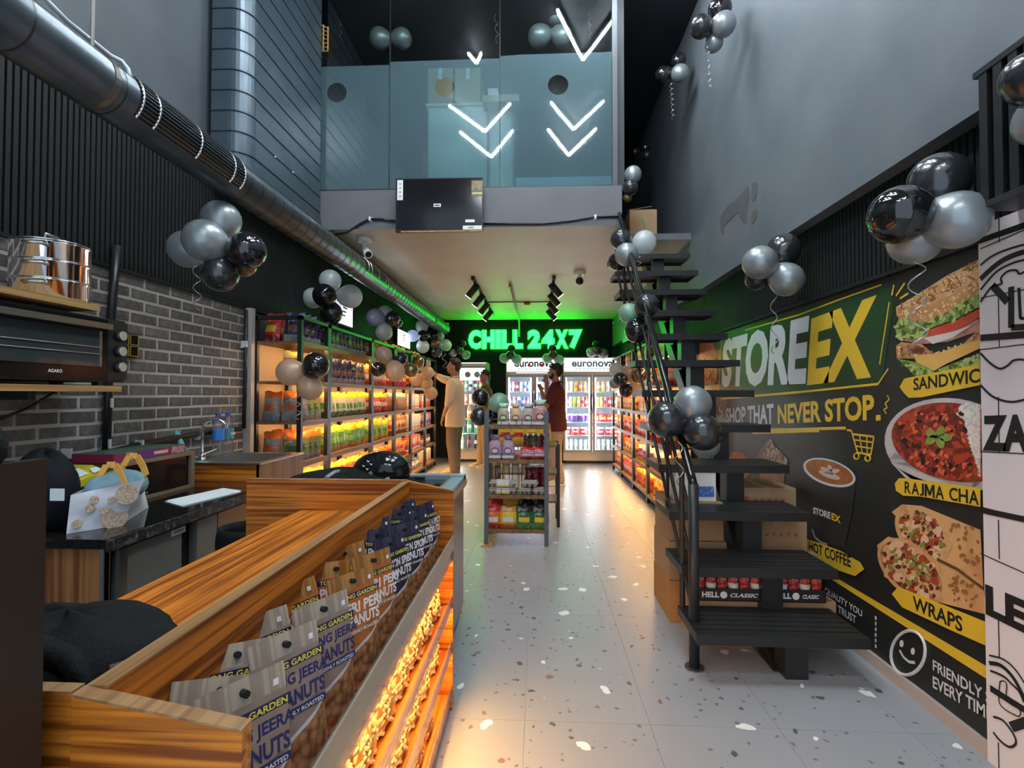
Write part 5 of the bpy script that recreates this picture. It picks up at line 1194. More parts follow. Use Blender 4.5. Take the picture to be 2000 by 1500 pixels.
for k in range(4): tallpack('dark clear-topped jar, %s from the left behind the pink packets' % order[k], -.09+.05*k*1.0, 4.66, cz[1], .20, [brn2, olv, brn2, dred][k], M['steel'], 'jars on the second centre shelf')
for k in range(4): tallpack('tall pale jar, %s from the left on the third centre shelf' % order[k], -.37+.085*k, 4.66, cz[2], .235, jarm, C(.5, .38, .2), 'jars on the third centre shelf')
for k in range(3): tallpack('short red-brown jar, %s from the left on the third centre shelf' % order[k], -.08+.065*k, 4.66, cz[2], .22, dred, M['white'], 'jars on the third centre shelf')
egm = mat('egg_carton_pulp', (.42, .38, .34), .8); 
def eggs(label, x0, x1, y, z, lab=None):
    t = thing('egg_carton', label, 'egg carton', ((x0+x1)/2, y, z), 'egg cartons on the third centre shelf'); n = max(2, int((x1-x0)/.036)); w_ = (x1-x0)/n
    b = B(); b.sm = True
    for i in range(n):
        for j in range(2): b.lathe([(w_*.28, .001), (w_*.52, .03), (w_*.52, .034)], 10, (x0+w_*(i+.5), y+.035*j-.017, z))
    obj('cups', b, egm, t); b = B()
    b.box(x0-.004, x1+.004, y-.042, y+.042, z+.034, z+.040); b.box(x0+.006, x1-.006, y-.032, y+.032, z+.040, z+.058); obj('lid', b, egm, t)
    if lab: obj('paper_band', B().box(x0+(x1-x0)*.28, x0+(x1-x0)*.75, y-.044, y+.044, z+.022, z+.060), wht, t); obj('yellow_band', B().box(x0+(x1-x0)*.28, x0+(x1-x0)*.75, y-.046, y-.043, z+.010, z+.024), yel, t)
eggs('lower long egg carton with yellow and white band', -.415, -.185, 4.42, cz[2], 1); eggs('upper long egg carton with yellow and white band', -.41, -.19, 4.42, cz[2]+.062, 1)
eggs('small plain egg carton at the middle of its shelf', -.165, -.055, 4.42, cz[2]); eggs('small plain egg carton at the right of its shelf', -.04, .06, 4.42, cz[2]); eggs('small plain egg carton stacked on the other two', -.135, -.0, 4.42, cz[2]+.062)
for k, (x, lk, nm_) in enumerate([(-.385, [org, red, wht, red], 'orange and red'), (-.25, [yel, amb, wht, org], 'yellow'), (-.115, [dgrn, blk, yel, grn], 'left dark green'), (.02, [dgrn, blk, yel, grn], 'right dark green')]):
    o = inst('noodle_packet', BAG, (x, 4.41, cz[3]+.001), (R(0), 0, R(-90)), (1, .92, .80)); slots(o, lk); tag(o, '%s noodle packet on the lowest centre shelf, front row' % nm_, 'packet', 'noodle packets on the centre rack')
    o = inst('noodle_packet', BAG, (x+.01, 4.56, cz[3]+.001), (R(0), 0, R(-90)), (1, .92, .98)); slots(o, [[org, red, yel, red], [amb, yel, org, brn2], [blk, blk, red, dgrn], [dred, blk, red, blk]][k]); tag(o, '%s noodle packet on the lowest centre shelf, back row' % ['orange', 'amber', 'black', 'dark red'][k], 'packet', 'noodle packets on the centre rack')
# low stand behind the centre rack
ls = thing('second_rack', 'lower steel rack standing right behind the bread rack', 'display rack', (-.1, 5.2, 0))
for x in (-.40, .20):
    for y in (5.0, 5.35): obj('post', B().box(x-.015, x+.015, y-.015, y+.015, 0, .80), M['black'], ls)
for z in (.25, .52, .79): obj('shelf_board', B().box(-.40, .20, 5.0, 5.35, z-.02, z), M['shelfwood'], ls)
for k in range(4): stock('snack_packet', 'yelpack', -.32+k*.13, 5.1, .79, -90, 'on the low rack behind the bread, %s from the left' % order[k], 'packet', 'packets on the low rack')
# ---------------------------------------------------------------- printed wall mural (flat print on the right wall)
mu = thing('wall_mural', 'black printed wall mural with STOREEX lettering and food pictures', 'mural', (XR, 3.4, .06))
MX = XR-.004
obj('panel', B().box(MX, XR-.0005, 1.60, 5.22, .056, 1.82), mat('mural_black', (.016, .018, .017), .42), mu)
def wp(px, py, L=1): return P(px, py, X=MX-.0007*L)
def shape(name, pts, m, L=1, label=None):
    b = B(); b.poly([wp(x, y, L) for x, y in pts], (-.0006, 0, 0)); return obj(name, b, m, mu, label)
def line(name, pts, wpx, m, L=1):
    b = B(); q = [wp(x, y, L) for x, y in pts]
    for k, (a, c) in enumerate(zip(q, q[1:])):
        w_ = wpx*(a.y+c.y)/2/1000; b.bar(a, c, .0006, w_, up=(1, 0, 0)) if False else None
        d = (c-a).normalized(); n_ = Vector((0, -d.z, d.y))*w_/2; b.poly([a+n_, c+n_, c-n_, a-n_], (-.0006, 0, 0))
    return obj(name, b, m, mu)
def wtext(body, l, r, top, m, L=2, bold=.03, slant=0.0, label=None):
    """baseline from photo point l to r, cap height up to y=top at the left end"""
    a, c, t_ = wp(*l, L), wp(*r, L), wp(l[0], top, L)
    return text('lettering', body, a, c-a, Vector((0, 0, t_.z-a.z)), (-1, 0, 0), m, mu, bold, 0, slant, label)
def ell(name, cx_, cy_, rx, ry, rot, m, L=1, n=36, a0=0, a1=360):
    pts = []
    for i in range(n+(0 if a1-a0 == 360 else 1)):
        a = R(a0+(a1-a0)*i/n); x, y = rx*math.cos(a), ry*math.sin(a); pts.append((cx_+x*math.cos(R(rot))-y*math.sin(R(rot)), cy_+x*math.sin(R(rot))+y*math.cos(R(rot))))
    return shape(name, pts, m, L)
yl_, wh_, bk_ = M['yellow'], M['pwhite'], M['pblack']
glw = mat('mural_green', (.010, .040, .014), .45)
shape('green_field', [(1405, 655), (1560, 612), (1740, 560), (1745, 600), (1722, 752), (1560, 770), (1408, 778)], glw, 1)
wtext('STORE', (1411, 757), (1578, 751), 664, wh_, 2, .045, .04)
wtext('EX', (1581, 752), (1709, 736), 624, yl_, 2, .045, .10)
wtext('SHOP THAT', (1418, 829), (1511, 828), 797, wh_, 2, .03); wtext('NEVER STOP', (1519, 828), (1708, 821), 791, yl_, 2, .035); shape('full_stop', [(1711, 811), (1720, 810), (1720, 821), (1711, 822)], yl_, 2)
line('frame_line', [(1455, 645), (1560, 615), (1640, 585), (1722, 556)], 3, yl_, 2); line('frame_line', [(1737, 590), (1718, 712)], 3, yl_, 2); line('frame_line', [(1735, 720), (1715, 750)], 3, yl_, 2)
line('frame_line', [(1408, 779), (1560, 766), (1715, 750)], 4, yl_, 2); line('frame_line', [(1406, 842), (1530, 839), (1652, 836)], 5, yl_, 2); line('brush_mark', [(1470, 846), (1560, 843), (1600, 842)], 4, yl_, 2); line('frame_line', [(1410, 650), (1403, 770)], 2.5, yl_, 2)
for a, c in [((1742, 577), (1746, 556)), ((1750, 578), (1767, 553)), ((1758, 583), (1774, 573))]: line('ray_mark', [a, c], 4, yl_, 2)
line('crack_mark', [(1733, 772), (1737, 780), (1729, 788), (1733, 796), (1726, 800), (1731, 808)], 2.5, yl_, 2)
line('crack_mark', [(1408, 790), (1404, 800), (1411, 806), (1405, 818)], 3, yl_, 2)
# shopping cart icon
line('cart_icon', [(1654, 840), (1663, 841), (1675, 884), (1701, 888), (1707, 853), (1666, 848)], 4, yl_, 2)
for a, c in [((1668, 859), (1705, 864)), ((1671, 871), (1703, 876)), ((1679, 850), (1684, 885)), ((1693, 852), (1694, 886))]: line('cart_icon', [a, c], 3, yl_, 2)
for x, y in ((1673, 891), (1695, 895)):
    b = B(); b.tube([wp(x+5*math.cos(a*.5236), y+6*math.sin(a*.5236), 2) for a in range(13)], .004, 5); obj('cart_wheel', b, yl_, mu)
# food pictures : flat prints
def food(name, a, c, scale, lo=.3, hi=.7, voro=False): return mat(name, a, .5, col2=c, scale=scale, lo=lo, hi=hi, voro=voro, dist=.8)
toast = food('print_toast', (.50, .24, .09), (.68, .42, .20), 14); crust = food('print_crust', (.60, .33, .13), (.42, .17, .05), 20); lett = food('print_lettuce', (.10, .20, .03), (.34, .42, .10), 18)
tom = food('print_tomato', (.50, .03, .02), (.60, .10, .06), 10); ham = food('print_ham', (.55, .30, .24), (.30, .10, .07), 22); chs = food('print_cheese', (.68, .38, .08), (.74, .46, .14), 9); may = mat('print_mayo', (.66, .60, .54), .5)
bean = food('print_beans', (.46, .065, .025), (.10, .012, .008), 24, .15, .85, True); rice = food('print_rice', (.72, .68, .60), (.50, .46, .40), 70); cil = food('print_herb', (.14, .22, .03), (.30, .38, .08), 40); bowl = food('print_bowl', (.60, .56, .54), (.48, .44, .43), 4)
wrapm = food('print_wrap', (.62, .36, .15), (.42, .19, .07), 9, .45, .8); fillm = food('print_filling', (.60, .33, .15), (.30, .05, .02), 24, .2, .7, True); filld = food('print_filling_dark', (.52, .26, .11), (.14, .03, .015), 26, .2, .7, True)
S = shape
S('sandwich_print', [(1750, 600), (1790, 576), (1850, 538), (1915, 505), (1915, 545), (1860, 600), (1815, 628), (1780, 615), (1752, 618)], toast, 2)
S('sandwich_print', [(1752, 600), (1802, 604), (1860, 575), (1915, 542), (1915, 580), (1850, 610), (1810, 632), (1755, 622)], crust, 3)
S('sandwich_print', [(1748, 640), (1756, 622), (1790, 628), (1812, 630), (1850, 612), (1880, 590), (1915, 572), (1915, 598), (1870, 622), (1820, 640), (1795, 655), (1752, 656)], lett, 4)
S('sandwich_print', [(1812, 645), (1870, 625), (1915, 602), (1915, 618), (1880, 640), (1830, 656), (1812, 656)], tom, 5)
S('sandwich_print', [(1755, 652), (1790, 656), (1815, 652), (1880, 640), (1912, 622), (1915, 645), (1850, 668), (1800, 672), (1758, 664)], ham, 4)
S('sandwich_print', [(1805, 660), (1860, 648), (1900, 634), (1860, 660), (1822, 672)], may, 6)
S('sandwich_print', [(1750, 676), (1760, 668), (1800, 672), (1822, 690), (1870, 682), (1915, 640), (1915, 680), (1860, 706), (1800, 700), (1752, 700)], crust, 5)
S('sandwich_print', [(1758, 680), (1780, 672), (1812, 680), (1800, 690), (1762, 690)], filld, 7)
S('sandwich_print', [(1785, 695), (1830, 690), (1915, 662), (1915, 680), (1850, 710), (1824, 724), (1790, 708)], chs, 7)
S('sandwich_print', [(1752, 700), (1790, 708), (1824, 724), (1915, 690), (1915, 712), (1830, 732), (1790, 738), (1770, 716)], lett, 4)
def scatter(name, inside, n, size, m, L, seed, box, asp=.6):
    rnd = random.Random(seed); b = B(); k = 0
    while k < n:
        x, y = rnd.uniform(box[0], box[2]), rnd.uniform(box[1], box[3])
        if not inside(x, y): continue
        a, s_ = rnd.uniform(0, 6.28), size*rnd.uniform(.6, 1.3); pts = []
        for i in range(9):
            t = 2*math.pi*i/9; r = s_*rnd.uniform(.85, 1.1); u, v = r*math.cos(t), r*asp*math.sin(t); pts.append(wp(x+u*math.cos(a)-v*math.sin(a), y+u*math.sin(a)+v*math.cos(a), L+.02*(k % 20)))
        b.poly(pts, (-.0002, 0, 0)); k += 1
    o = obj(name, b, m, mu); o['kind'] = 'stuff'; return o
def in_ell(cx_, cy_, rx, ry, rot):
    c, s_ = math.cos(R(rot)), math.sin(R(rot))
    return lambda x, y: x < 1913 and (((x-cx_)*c+(y-cy_)*s_)/rx)**2+((-(x-cx_)*s_+(y-cy_)*c)/ry)**2 < 1
flatm = lambda nme, c: mat(nme, c, .5)
grill = flatm('print_grill', (.30, .12, .04)); crumb = flatm('print_crumb', (.74, .52, .30)); leafd = flatm('print_leaf_dark', (.06, .12, .02)); leafl = flatm('print_leaf_light', (.42, .50, .16))
def in_poly(pts):
    def f(x, y):
        c = False; j = len(pts)-1
        for i in range(len(pts)):
            (xi, yi), (xj, yj) = pts[i], pts[j]
            if (yi > y) != (yj > y) and x < (xj-xi)*(y-yi)/(yj-yi)+xi: c = not c
            j = i
        return c
    return f
top_p = in_poly([(1755, 599), (1790, 578), (1850, 542), (1913, 508), (1913, 540), (1850, 575), (1802, 600)])
scatter('toast_marks_print', top_p, 42, 8, grill, 4, 11, (1755, 508, 1912, 602), .22); scatter('toast_marks_print', top_p, 60, 3, crumb, 4.6, 12, (1755, 508, 1912, 602))
scatter('crust_marks_print', in_poly([(1755, 603), (1802, 607), (1860, 580), (1912, 548), (1912, 574), (1850, 604), (1810, 626), (1758, 618)]), 60, 3.5, crumb, 4, 13, (1752, 545, 1912, 630))
for m_, sd in ((leafd, 14), (leafl, 15)):
    scatter('leaf_print', in_poly([(1746, 644), (1756, 622), (1790, 626), (1812, 628), (1850, 610), (1880, 588), (1913, 570), (1913, 600), (1870, 624), (1820, 642), (1795, 660), (1748, 662)]), 40, 6, m_, 5 if sd == 14 else 5.5, sd, (1744, 570, 1913, 662), .5)
    scatter('leaf_print', in_poly([(1756, 704), (1790, 712), (1824, 726), (1913, 692), (1913, 714), (1830, 734), (1790, 740), (1768, 718)]), 34, 5, m_, 5 if sd == 14 else 5.5, sd+4, (1752, 690, 1913, 742), .5)
scatter('crust_marks_print', in_poly([(1754, 678), (1800, 676), (1822, 692), (1870, 684), (1913, 646), (1913, 660), (1830, 688), (1785, 694), (1756, 698)]), 50, 3.5, crumb, 6, 23, (1750, 645, 1913, 702)); scatter('crust_marks_print', in_poly([(1754, 678), (1800, 676), (1822, 692), (1870, 684), (1913, 646), (1913, 660), (1830, 688), (1785, 694), (1756, 698)]), 30, 4, grill, 6.5, 24, (1750, 645, 1913, 702))
# bowl of beans and rice
ell('bowl_print', 1860, 870, 133, 92, 8, bowl, 2); S('bowl_print', [(1731, 880), (1742, 905), (1775, 940), (1830, 955), (1915, 958), (1915, 930), (1800, 900)], bowl, 2)
ell('beans_print', 1868, 864, 128, 76, 10, bean, 3); S('rice_print', [(1868, 800), (1880, 788), (1915, 790), (1915, 930), (1902, 890), (1892, 860), (1880, 828)], rice, 4)
bin_ = in_ell(1862, 864, 116, 66, 10); nr_ = lambda x, y: bin_(x, y) and x < 1885+(y-830)*.12
scatter('bean_print', nr_, 150, 9, flatm('print_bean_red', (.42, .05, .02)), 4.6, 31, (1740, 790, 1912, 945)); scatter('bean_print', nr_, 90, 8, flatm('print_bean_dark', (.16, .02, .012)), 5.2, 32, (1740, 790, 1912, 945)); scatter('bean_print', nr_, 60, 5, flatm('print_bean_bright', (.62, .13, .05)), 5.8, 33, (1740, 790, 1912, 945)); scatter('bean_print', nr_, 30, 6, flatm('print_bean_black', (.03, .008, .006)), 6.3, 34, (1740, 790, 1912, 945))
scatter('rice_grain_print', in_poly([(1866, 800), (1880, 788), (1913, 790), (1913, 930), (1902, 890), (1892, 860), (1878, 828)]), 160, 4, flatm('print_grain', (.78, .74, .66)), 5, 35, (1862, 786, 1913, 930), .35)
for a in (0, 72, 150, 215, 290):
    ell('herb_print', 1832+15*math.cos(R(a)), 854+10*math.sin(R(a)), 13, 8, a, cil, 8, 14)
# wraps
S('wrap_print', [(1742, 1000), (1762, 985), (1800, 988), (1915, 1035), (1921, 1150), (1870, 1110), (1830, 1100), (1800, 1060)], wrapm, 2); ell('filling_print', 1802, 1044, 66, 42, 48, wrapm, 3); ell('filling_print', 1803, 1044, 58, 35, 48, fillm, 4)
S('wrap_print', [(1713, 1065), (1735, 1048), (1780, 1060), (1840, 1090), (1921, 1145), (1926, 1200), (1840, 1178), (1780, 1160), (1730, 1120)], wrapm, 5); ell('filling_print', 1782, 1115, 82, 46, 42, wrapm, 6); ell('filling_print', 1780, 1114, 73, 38, 42, filld, 7)
for (cx_, cy_, rx, ry, rot, L, sd) in ((1803, 1044, 55, 32, 48, 5.2, 41), (1780, 1114, 70, 35, 42, 8.2, 51)):
    ins = in_ell(cx_, cy_, rx, ry, rot); bx_ = (cx_-75, cy_-70, cx_+75, cy_+70)
    for j, (n_, sz, c) in enumerate([(26, 12, (.60, .34, .17)), (26, 8, (.36, .06, .02)), (20, 9, (.68, .46, .28)), (22, 6, (.20, .24, .05)), (26, 5, (.14, .03, .015))]): scatter('filling_chunk_print', ins, n_, sz, flatm('print_chunk_%d_%d' % (sd, j), c), L+.12*j, sd+j, bx_, .7)
wr_in = in_poly([(1850, 1010), (1913, 1036), (1913, 1140), (1872, 1104)]); scatter('char_marks_print', wr_in, 22, 5, grill, 5.1, 61, (1840, 1005, 1913, 1150)); scatter('char_marks_print', in_poly([(1852, 1110), (1913, 1150), (1913, 1192), (1860, 1172)]), 26, 5, grill, 8, 62, (1845, 1105, 1913, 1195))
line('wrap_gap_print', [(1830, 1092), (1870, 1112), (1921, 1150)], 6, flatm('print_gap', (.12, .05, .02)), 7)
# banners
def banner(pts): return S('brush_banner', pts, yl_, 10)
banner([(1757, 756), (1766, 740), (1772, 738), (1915, 711), (1915, 752), (1800, 776), (1775, 777), (1766, 768)]); wtext('SANDWIC', (1784, 763), (1914, 747), 739, bk_, 12, .022)
banner([(1748, 944), (1756, 934), (1768, 934), (1915, 953), (1915, 990), (1800, 970), (1764, 968), (1750, 958)]); wds = {'R': .62, 'A': .72, 'J': .42, 'M': .86, ' ': .32, 'C': .68, 'H': .70}; tot = sum(wds[c] for c in 'RAJMA CHA'); acc = 0; ra, rc = wp(1767, 963, 12), wp(1914, 987, 12); rh = wp(1767, 940, 12).z-ra.z
for c in 'RAJMA CHA':
    if c == 'M':
        o_, u_ = ra.lerp(rc, acc/tot), (rc-ra)*((wds[c]-.06)/tot); b = B(); b.poly([o_+u_*x+Vector((0, 0, rh))*y for x, y in [(0, 0), (0, 1), (.24, 1), (.5, .42), (.76, 1), (1, 1), (1, 0), (.80, 0), (.80, .62), (.57, .12), (.43, .12), (.20, .62), (.20, 0)]], (-.0003, 0, 0)); obj('lettering', b, bk_, mu)
    elif c != ' ': text('lettering', c, ra.lerp(rc, acc/tot), (rc-ra)*((wds[c]-.06)/tot), Vector((0, 0, rh)), (-1, 0, 0), bk_, mu, .02)
    acc += wds[c]
banner([(1742, 1160), (1755, 1146), (1840, 1180), (1924, 1214), (1928, 1262), (1860, 1232), (1762, 1186)]); wtext('WRAPS', (1783, 1190), (1880, 1236), 1163, bk_, 12, .022)
banner([(1567, 1066), (1575, 1052), (1640, 1075), (1680, 1098), (1688, 1112), (1670, 1125), (1620, 1108), (1570, 1082)]); wtext('HOT COFFEE', (1580, 1076), (1662, 1109), 1056, bk_, 12, .022)
S('yellow_rule', [(1600, 1116), (1612, 1116), (1935, 1306), (1935, 1331)], yl_, 3)
wtext('QUALITY YOU', (1611, 1160), (1684, 1208), 1146, wh_, 3, .02); wtext('CAN TRUST', (1611, 1180), (1672, 1219), 1166, wh_, 3, .02)
wtext('FRIENDLY S', (1822, 1309), (1936, 1378), 1288, wh_, 3, .02); wtext('EVERY TIME', (1822, 1343), (1938, 1411), 1320, wh_, 3, .02)
for k in range(6): S('dash_mark', [(1709, 1203+k*11), (1712, 1204+k*11), (1712, 1211+k*11), (1709, 1210+k*11)], wh_, 3)
b = B(); b.tube([wp(1774+34*math.cos(a*.2618)*.97-6*math.sin(a*.2618), 1275+43*math.sin(a*.2618)+6*math.cos(a*.2618)*.6, 3) for a in range(25)], .0065, 5); obj('smiley_ring', b, wh_, mu)
ell('smiley_eye', 1761, 1257, 4, 7, 0, wh_, 3, 14); ell('smiley_eye', 1783, 1272, 4, 7, 0, wh_, 3, 14); line('smiley_mouth', [(1757, 1270), (1765, 1284), (1776, 1293), (1787, 1294)], 5, wh_, 3)
# coffee cup
S('cup_print', [(1570, 925), (1580, 980), (1592, 1040), (1610, 1062), (1650, 1068), (1664, 1000), (1672, 945)], mat('cup_black', (.022, .021, .021), .4), 3)
ell('cup_print', 1620, 923, 53, 25, 18, wh_, 4); ell('coffee_print', 1620, 922, 48, 21, 18, food('print_coffee', (.42, .15, .04), (.26, .08, .02), 18), 5)
for x, y, rx, ry, ro in [(1620, 928, 22, 6, 20), (1615, 920, 14, 5, 30), (1626, 921, 14, 5, -10), (1621, 914, 7, 4, 60)]: ell('latte_print', x, y, rx, ry, ro, mat('latte', (.58, .46, .36), .5) if x == 1620 else bpy.data.materials['latte'], 6, 20)
wtext('STORE', (1588, 1003), (1622, 1014), 990, wh_, 5, .04); wtext('EX', (1624, 1015), (1642, 1023), 1001, yl_, 5, .04)
line('saucer_print', [(1586, 1034), (1592, 1050), (1604, 1060), (1616, 1064)], 5, mat('saucer_grey', (.25, .22, .21), .5), 6)
# hot dog, shake, burgers behind the stairs
S('hotdog_print', [(1420, 900), (1432, 882), (1452, 884), (1466, 900), (1468, 922), (1455, 936), (1438, 938), (1422, 926)], food('print_bun', (.50, .16, .04), (.34, .08, .02), 20), 3); S('shake_print', [(1482, 908), (1534, 908), (1530, 960), (1522, 1000), (1492, 1000)], food('print_shake', (.26, .12, .06), (.40, .22, .13), 16), 3)
S('shake_print', [(1478, 892), (1486, 878), (1500, 862), (1506, 856), (1514, 872), (1528, 884), (1540, 900), (1534, 912), (1482, 910)], food('print_cookie', (.16, .08, .05), (.46, .36, .28), 30, .4, .6), 4)
S('burger_print', [(1366, 672), (1378, 662), (1392, 668), (1400, 690), (1400, 700), (1366, 700)], food('print_bun2', (.42, .16, .05), (.30, .10, .03), 16), 3); S('burger_print', [(1366, 700), (1400, 698), (1402, 712), (1366, 714)], filld, 4); S('burger_print', [(1364, 714), (1402, 712), (1400, 745), (1390, 752), (1368, 748)], fillm, 3)
# ---------------------------------------------------------------- white menu panel at the near right
wpn = thing('white_menu_panel', 'white line-art printed panel cut by the right edge of the frame', 'printed panel', (1.58, 1.3, 0))
WX = 1.575
wy1 = P(1913, 600, X=WX).y
obj('panel', B().box(WX, XR-.006, .30, wy1, .0, 1.885), mat('panel_white', (.70, .66, .68), .45), wpn)
def ww(px, py, L=1): return P(px, py, X=WX-.0008*L)
def wl_(name, pts, wpx, L=1, closed=False):
    if name in ('arc_line', 'curve_line') and len(pts) > 2:
        e = [pts[0]]+list(pts)+[pts[-1]]; o = []
        for i in range(1, len(e)-2):
            p0, p1, p2, p3 = e[i-1:i+3]
            for k in range(6):
                t = k/6; o.append(tuple(.5*(2*p1[d]+(p2[d]-p0[d])*t+(2*p0[d]-5*p1[d]+4*p2[d]-p3[d])*t*t+(3*p1[d]-p0[d]-3*p2[d]+p3[d])*t**3) for d in (0, 1)))
        pts = o+[pts[-1]]
    b = B(); q = [ww(x, y, L) for x, y in pts]
    for a, c in zip(q, q[1:]):
        w_ = wpx*(a.y+c.y)/2000; d = (c-a).normalized(); n_ = Vector((0, -d.z, d.y))*w_/2; b.poly([a+n_, c+n_, c-n_, a-n_], (-.0006, 0, 0))
    return obj(name, b, bk_, wpn)
for y0, y1_ in ((486, 450), (582, 566), (683, 673), (882, 886), (990, 1012), (1081, 1118)): wl_('tile_line', [(1915, y0), (2040, y1_+(y1_-y0)*.5)], 2)
for y0, y1_ in ((388, 473), (583, 678), (775, 885), (1015, 1092), (1205, 1285), (1450, 1530)): wl_('tile_line', [(1950, y0), (1952, y1_)], 2)
wl_('arc_line', [(1915, 518), (1935, 502), (1960, 490), (2000, 478), (2040, 472)], 4, 2); wl_('arc_line', [(1915, 545), (1940, 522), (1965, 505), (2000, 492), (2040, 486)], 10, 2); wl_('arc_line', [(1915, 566), (1945, 532), (1975, 515), (2000, 508), (2040, 502)], 4, 2)
wl_('arc_line', [(1915, 590), (1935, 562), (1948, 557), (1957, 553), (1955, 543), (1968, 530), (1985, 528), (1992, 535), (2010, 525)], 4, 2)
wl_('letter_stroke', [(1938, 557), (1968, 590)], 14, 2); wl_('letter_stroke', [(1975, 560), (1975, 640), (2040, 636)], 12, 2); wl_('letter_stroke', [(1990, 562), (1993, 622), (2040, 620)], 6, 2)
wl_('thick_bar', [(1915, 660), (2050, 650)], 13, 2); wl_('curve_line', [(1915, 690), (1935, 710), (1953, 720), (1968, 714), (1980, 704), (2000, 703), (2030, 715)], 4, 2); wl_('curve_line', [(1915, 752), (1940, 775), (1975, 785), (2010, 778)], 4, 2)
def wlet(body, l, r, top): 
    a, c, t_ = ww(*l, 2), ww(*r, 2), ww(l[0], top, 2); text('lettering', body, a, c-a, Vector((0, 0, t_.z-a.z)), (-1, 0, 0), bk_, wpn, .05)
wlet('ZA', (1919, 880), (2012, 884), 812); wlet('LES', (1925, 1200), (2050, 1262), 1140)
wl_('thick_bar', [(1915, 996), (2050, 1025)], 11, 2)
wl_('arc_line', [(1932, 1280), (1960, 1288), (1985, 1310), (2010, 1350)], 3, 2); wl_('arc_line', [(1932, 1295), (1955, 1300), (1980, 1325), (2005, 1372)], 7, 2); wl_('arc_line', [(1934, 1310), (1950, 1316), (1964, 1324), (1975, 1335), (1990, 1350), (2000, 1372)], 4, 2)
wl_('thick_bar', [(1934, 1344), (1975, 1370), (2020, 1398)], 12, 2); wl_('curve_line', [(1940, 1400), (1960, 1408), (1980, 1435), (1984, 1452), (1972, 1459), (1955, 1448), (1940, 1430)], 4, 2); wl_('letter_stroke', [(1975, 1420), (2020, 1405)], 16, 2)
wl_('curve_line', [(1953, 1332), (1953, 1375), (1985, 1398), (1993, 1395), (1990, 1385), (1967, 1368), (1966, 1336), (1958, 1330), (1953, 1332)], 2, 3)

# ---------------------------------------------------------------- cartons and can trays behind the stairs
redink = mat('red_ink', (.45, .08, .05), .6)
def carton(label, x0, x1, y0, y1, z0, z1, marks=None, m=None):
    t = thing('cardboard_carton', label, 'carton', ((x0+x1)/2, y0, z0), 'cartons behind the stairs'); m = m or M['kraft']
    obj('carton_body', B().box(x0, x1, y0, y1, z0+.001, z1), m, t); 
    obj('flap', B().box(x0+.001, (x0+x1)/2-.002, y0+.001, y1-.001, z1, z1+.003), m, t); obj('flap', B().box((x0+x1)/2+.002, x1-.001, y0+.001, y1-.001, z1, z1+.003), m, t)
    obj('tape', B().box((x0+x1)/2-.02, (x0+x1)/2+.02, y0-.001, y1+.001, z1-.05, z1+.004), mat('brown_tape', (.40, .28, .16), .3) if 'brown_tape' not in bpy.data.materials else bpy.data.materials['brown_tape'], t)
    if marks:
        b = B(); b.loft([((x0+.05, y0-.001, (z0+z1)/2), .02, .02, (1, 0, 0), (0, 0, 1)), ((x0+.05, y0-.002, (z0+z1)/2), .02, .02, (1, 0, 0), (0, 0, 1))], 16); obj('stamp', b, redink, t)
        for j in range(5): obj('stamp_mark', B().bar((x0+.095+.04*j, y0-.001, (z0+z1)/2-.012), (x0+.11+.04*j, y0-.001, (z0+z1)/2+.014*(1 if j % 2 else .4)), .006, .004).bar((x0+.092+.04*j, y0-.001, (z0+z1)/2+.004), (x0+.116+.04*j, y0-.001, (z0+z1)/2-.002), .005, .004), redink, t)
    return t
carton('lowest carton of the right stack behind the stairs', 1.19, 1.57, 2.98, 3.38, 0, .385); carton('middle carton with red marks in the right stack behind the stairs', 1.20, 1.525, 3.0, 3.36, .39, .585, 'ORY 2910')
carton('top carton of the right stack behind the stairs', 1.20, 1.54, 3.15, 3.5, .59, .72, 'BOX 12')
carton('lowest carton of the left stack behind the stairs', .745, 1.09, 2.95, 3.35, 0, .22, None, mat('orange_carton', (.42, .20, .06), .7)); carton('second carton of the left stack behind the stairs', .75, 1.07, 2.98, 3.36, .225, .44); carton('third carton of the left stack behind the stairs', .755, 1.06, 3.0, 3.35, .445, .66)
wc = thing('white_carton', 'white carton with blue print on the left carton stack', 'carton', (.93, 3.05, .664)); obj('carton_body', B().box(.80, 1.03, 3.03, 3.3, .665, .87), M['white'], wc); obj('lid', B().box(.798, 1.032, 3.028, 3.302, .85, .872), M['white'], wc); obj('blue_print', B().box(.90, 1.02, 3.028, 3.03, .69, .75), C(.05, .15, .5), wc)
carton('low flat carton under the red can trays', .80, 1.50, 2.68, 2.93, 0, .236)
hell_k = mat('tray_black', (.02, .02, .022), .5); redcan = C(.42, .03, .03, .25); cang = mat('can_lid_grey', (.35, .33, .32), .3, .8)
HC = can_mesh(.0265, .125)
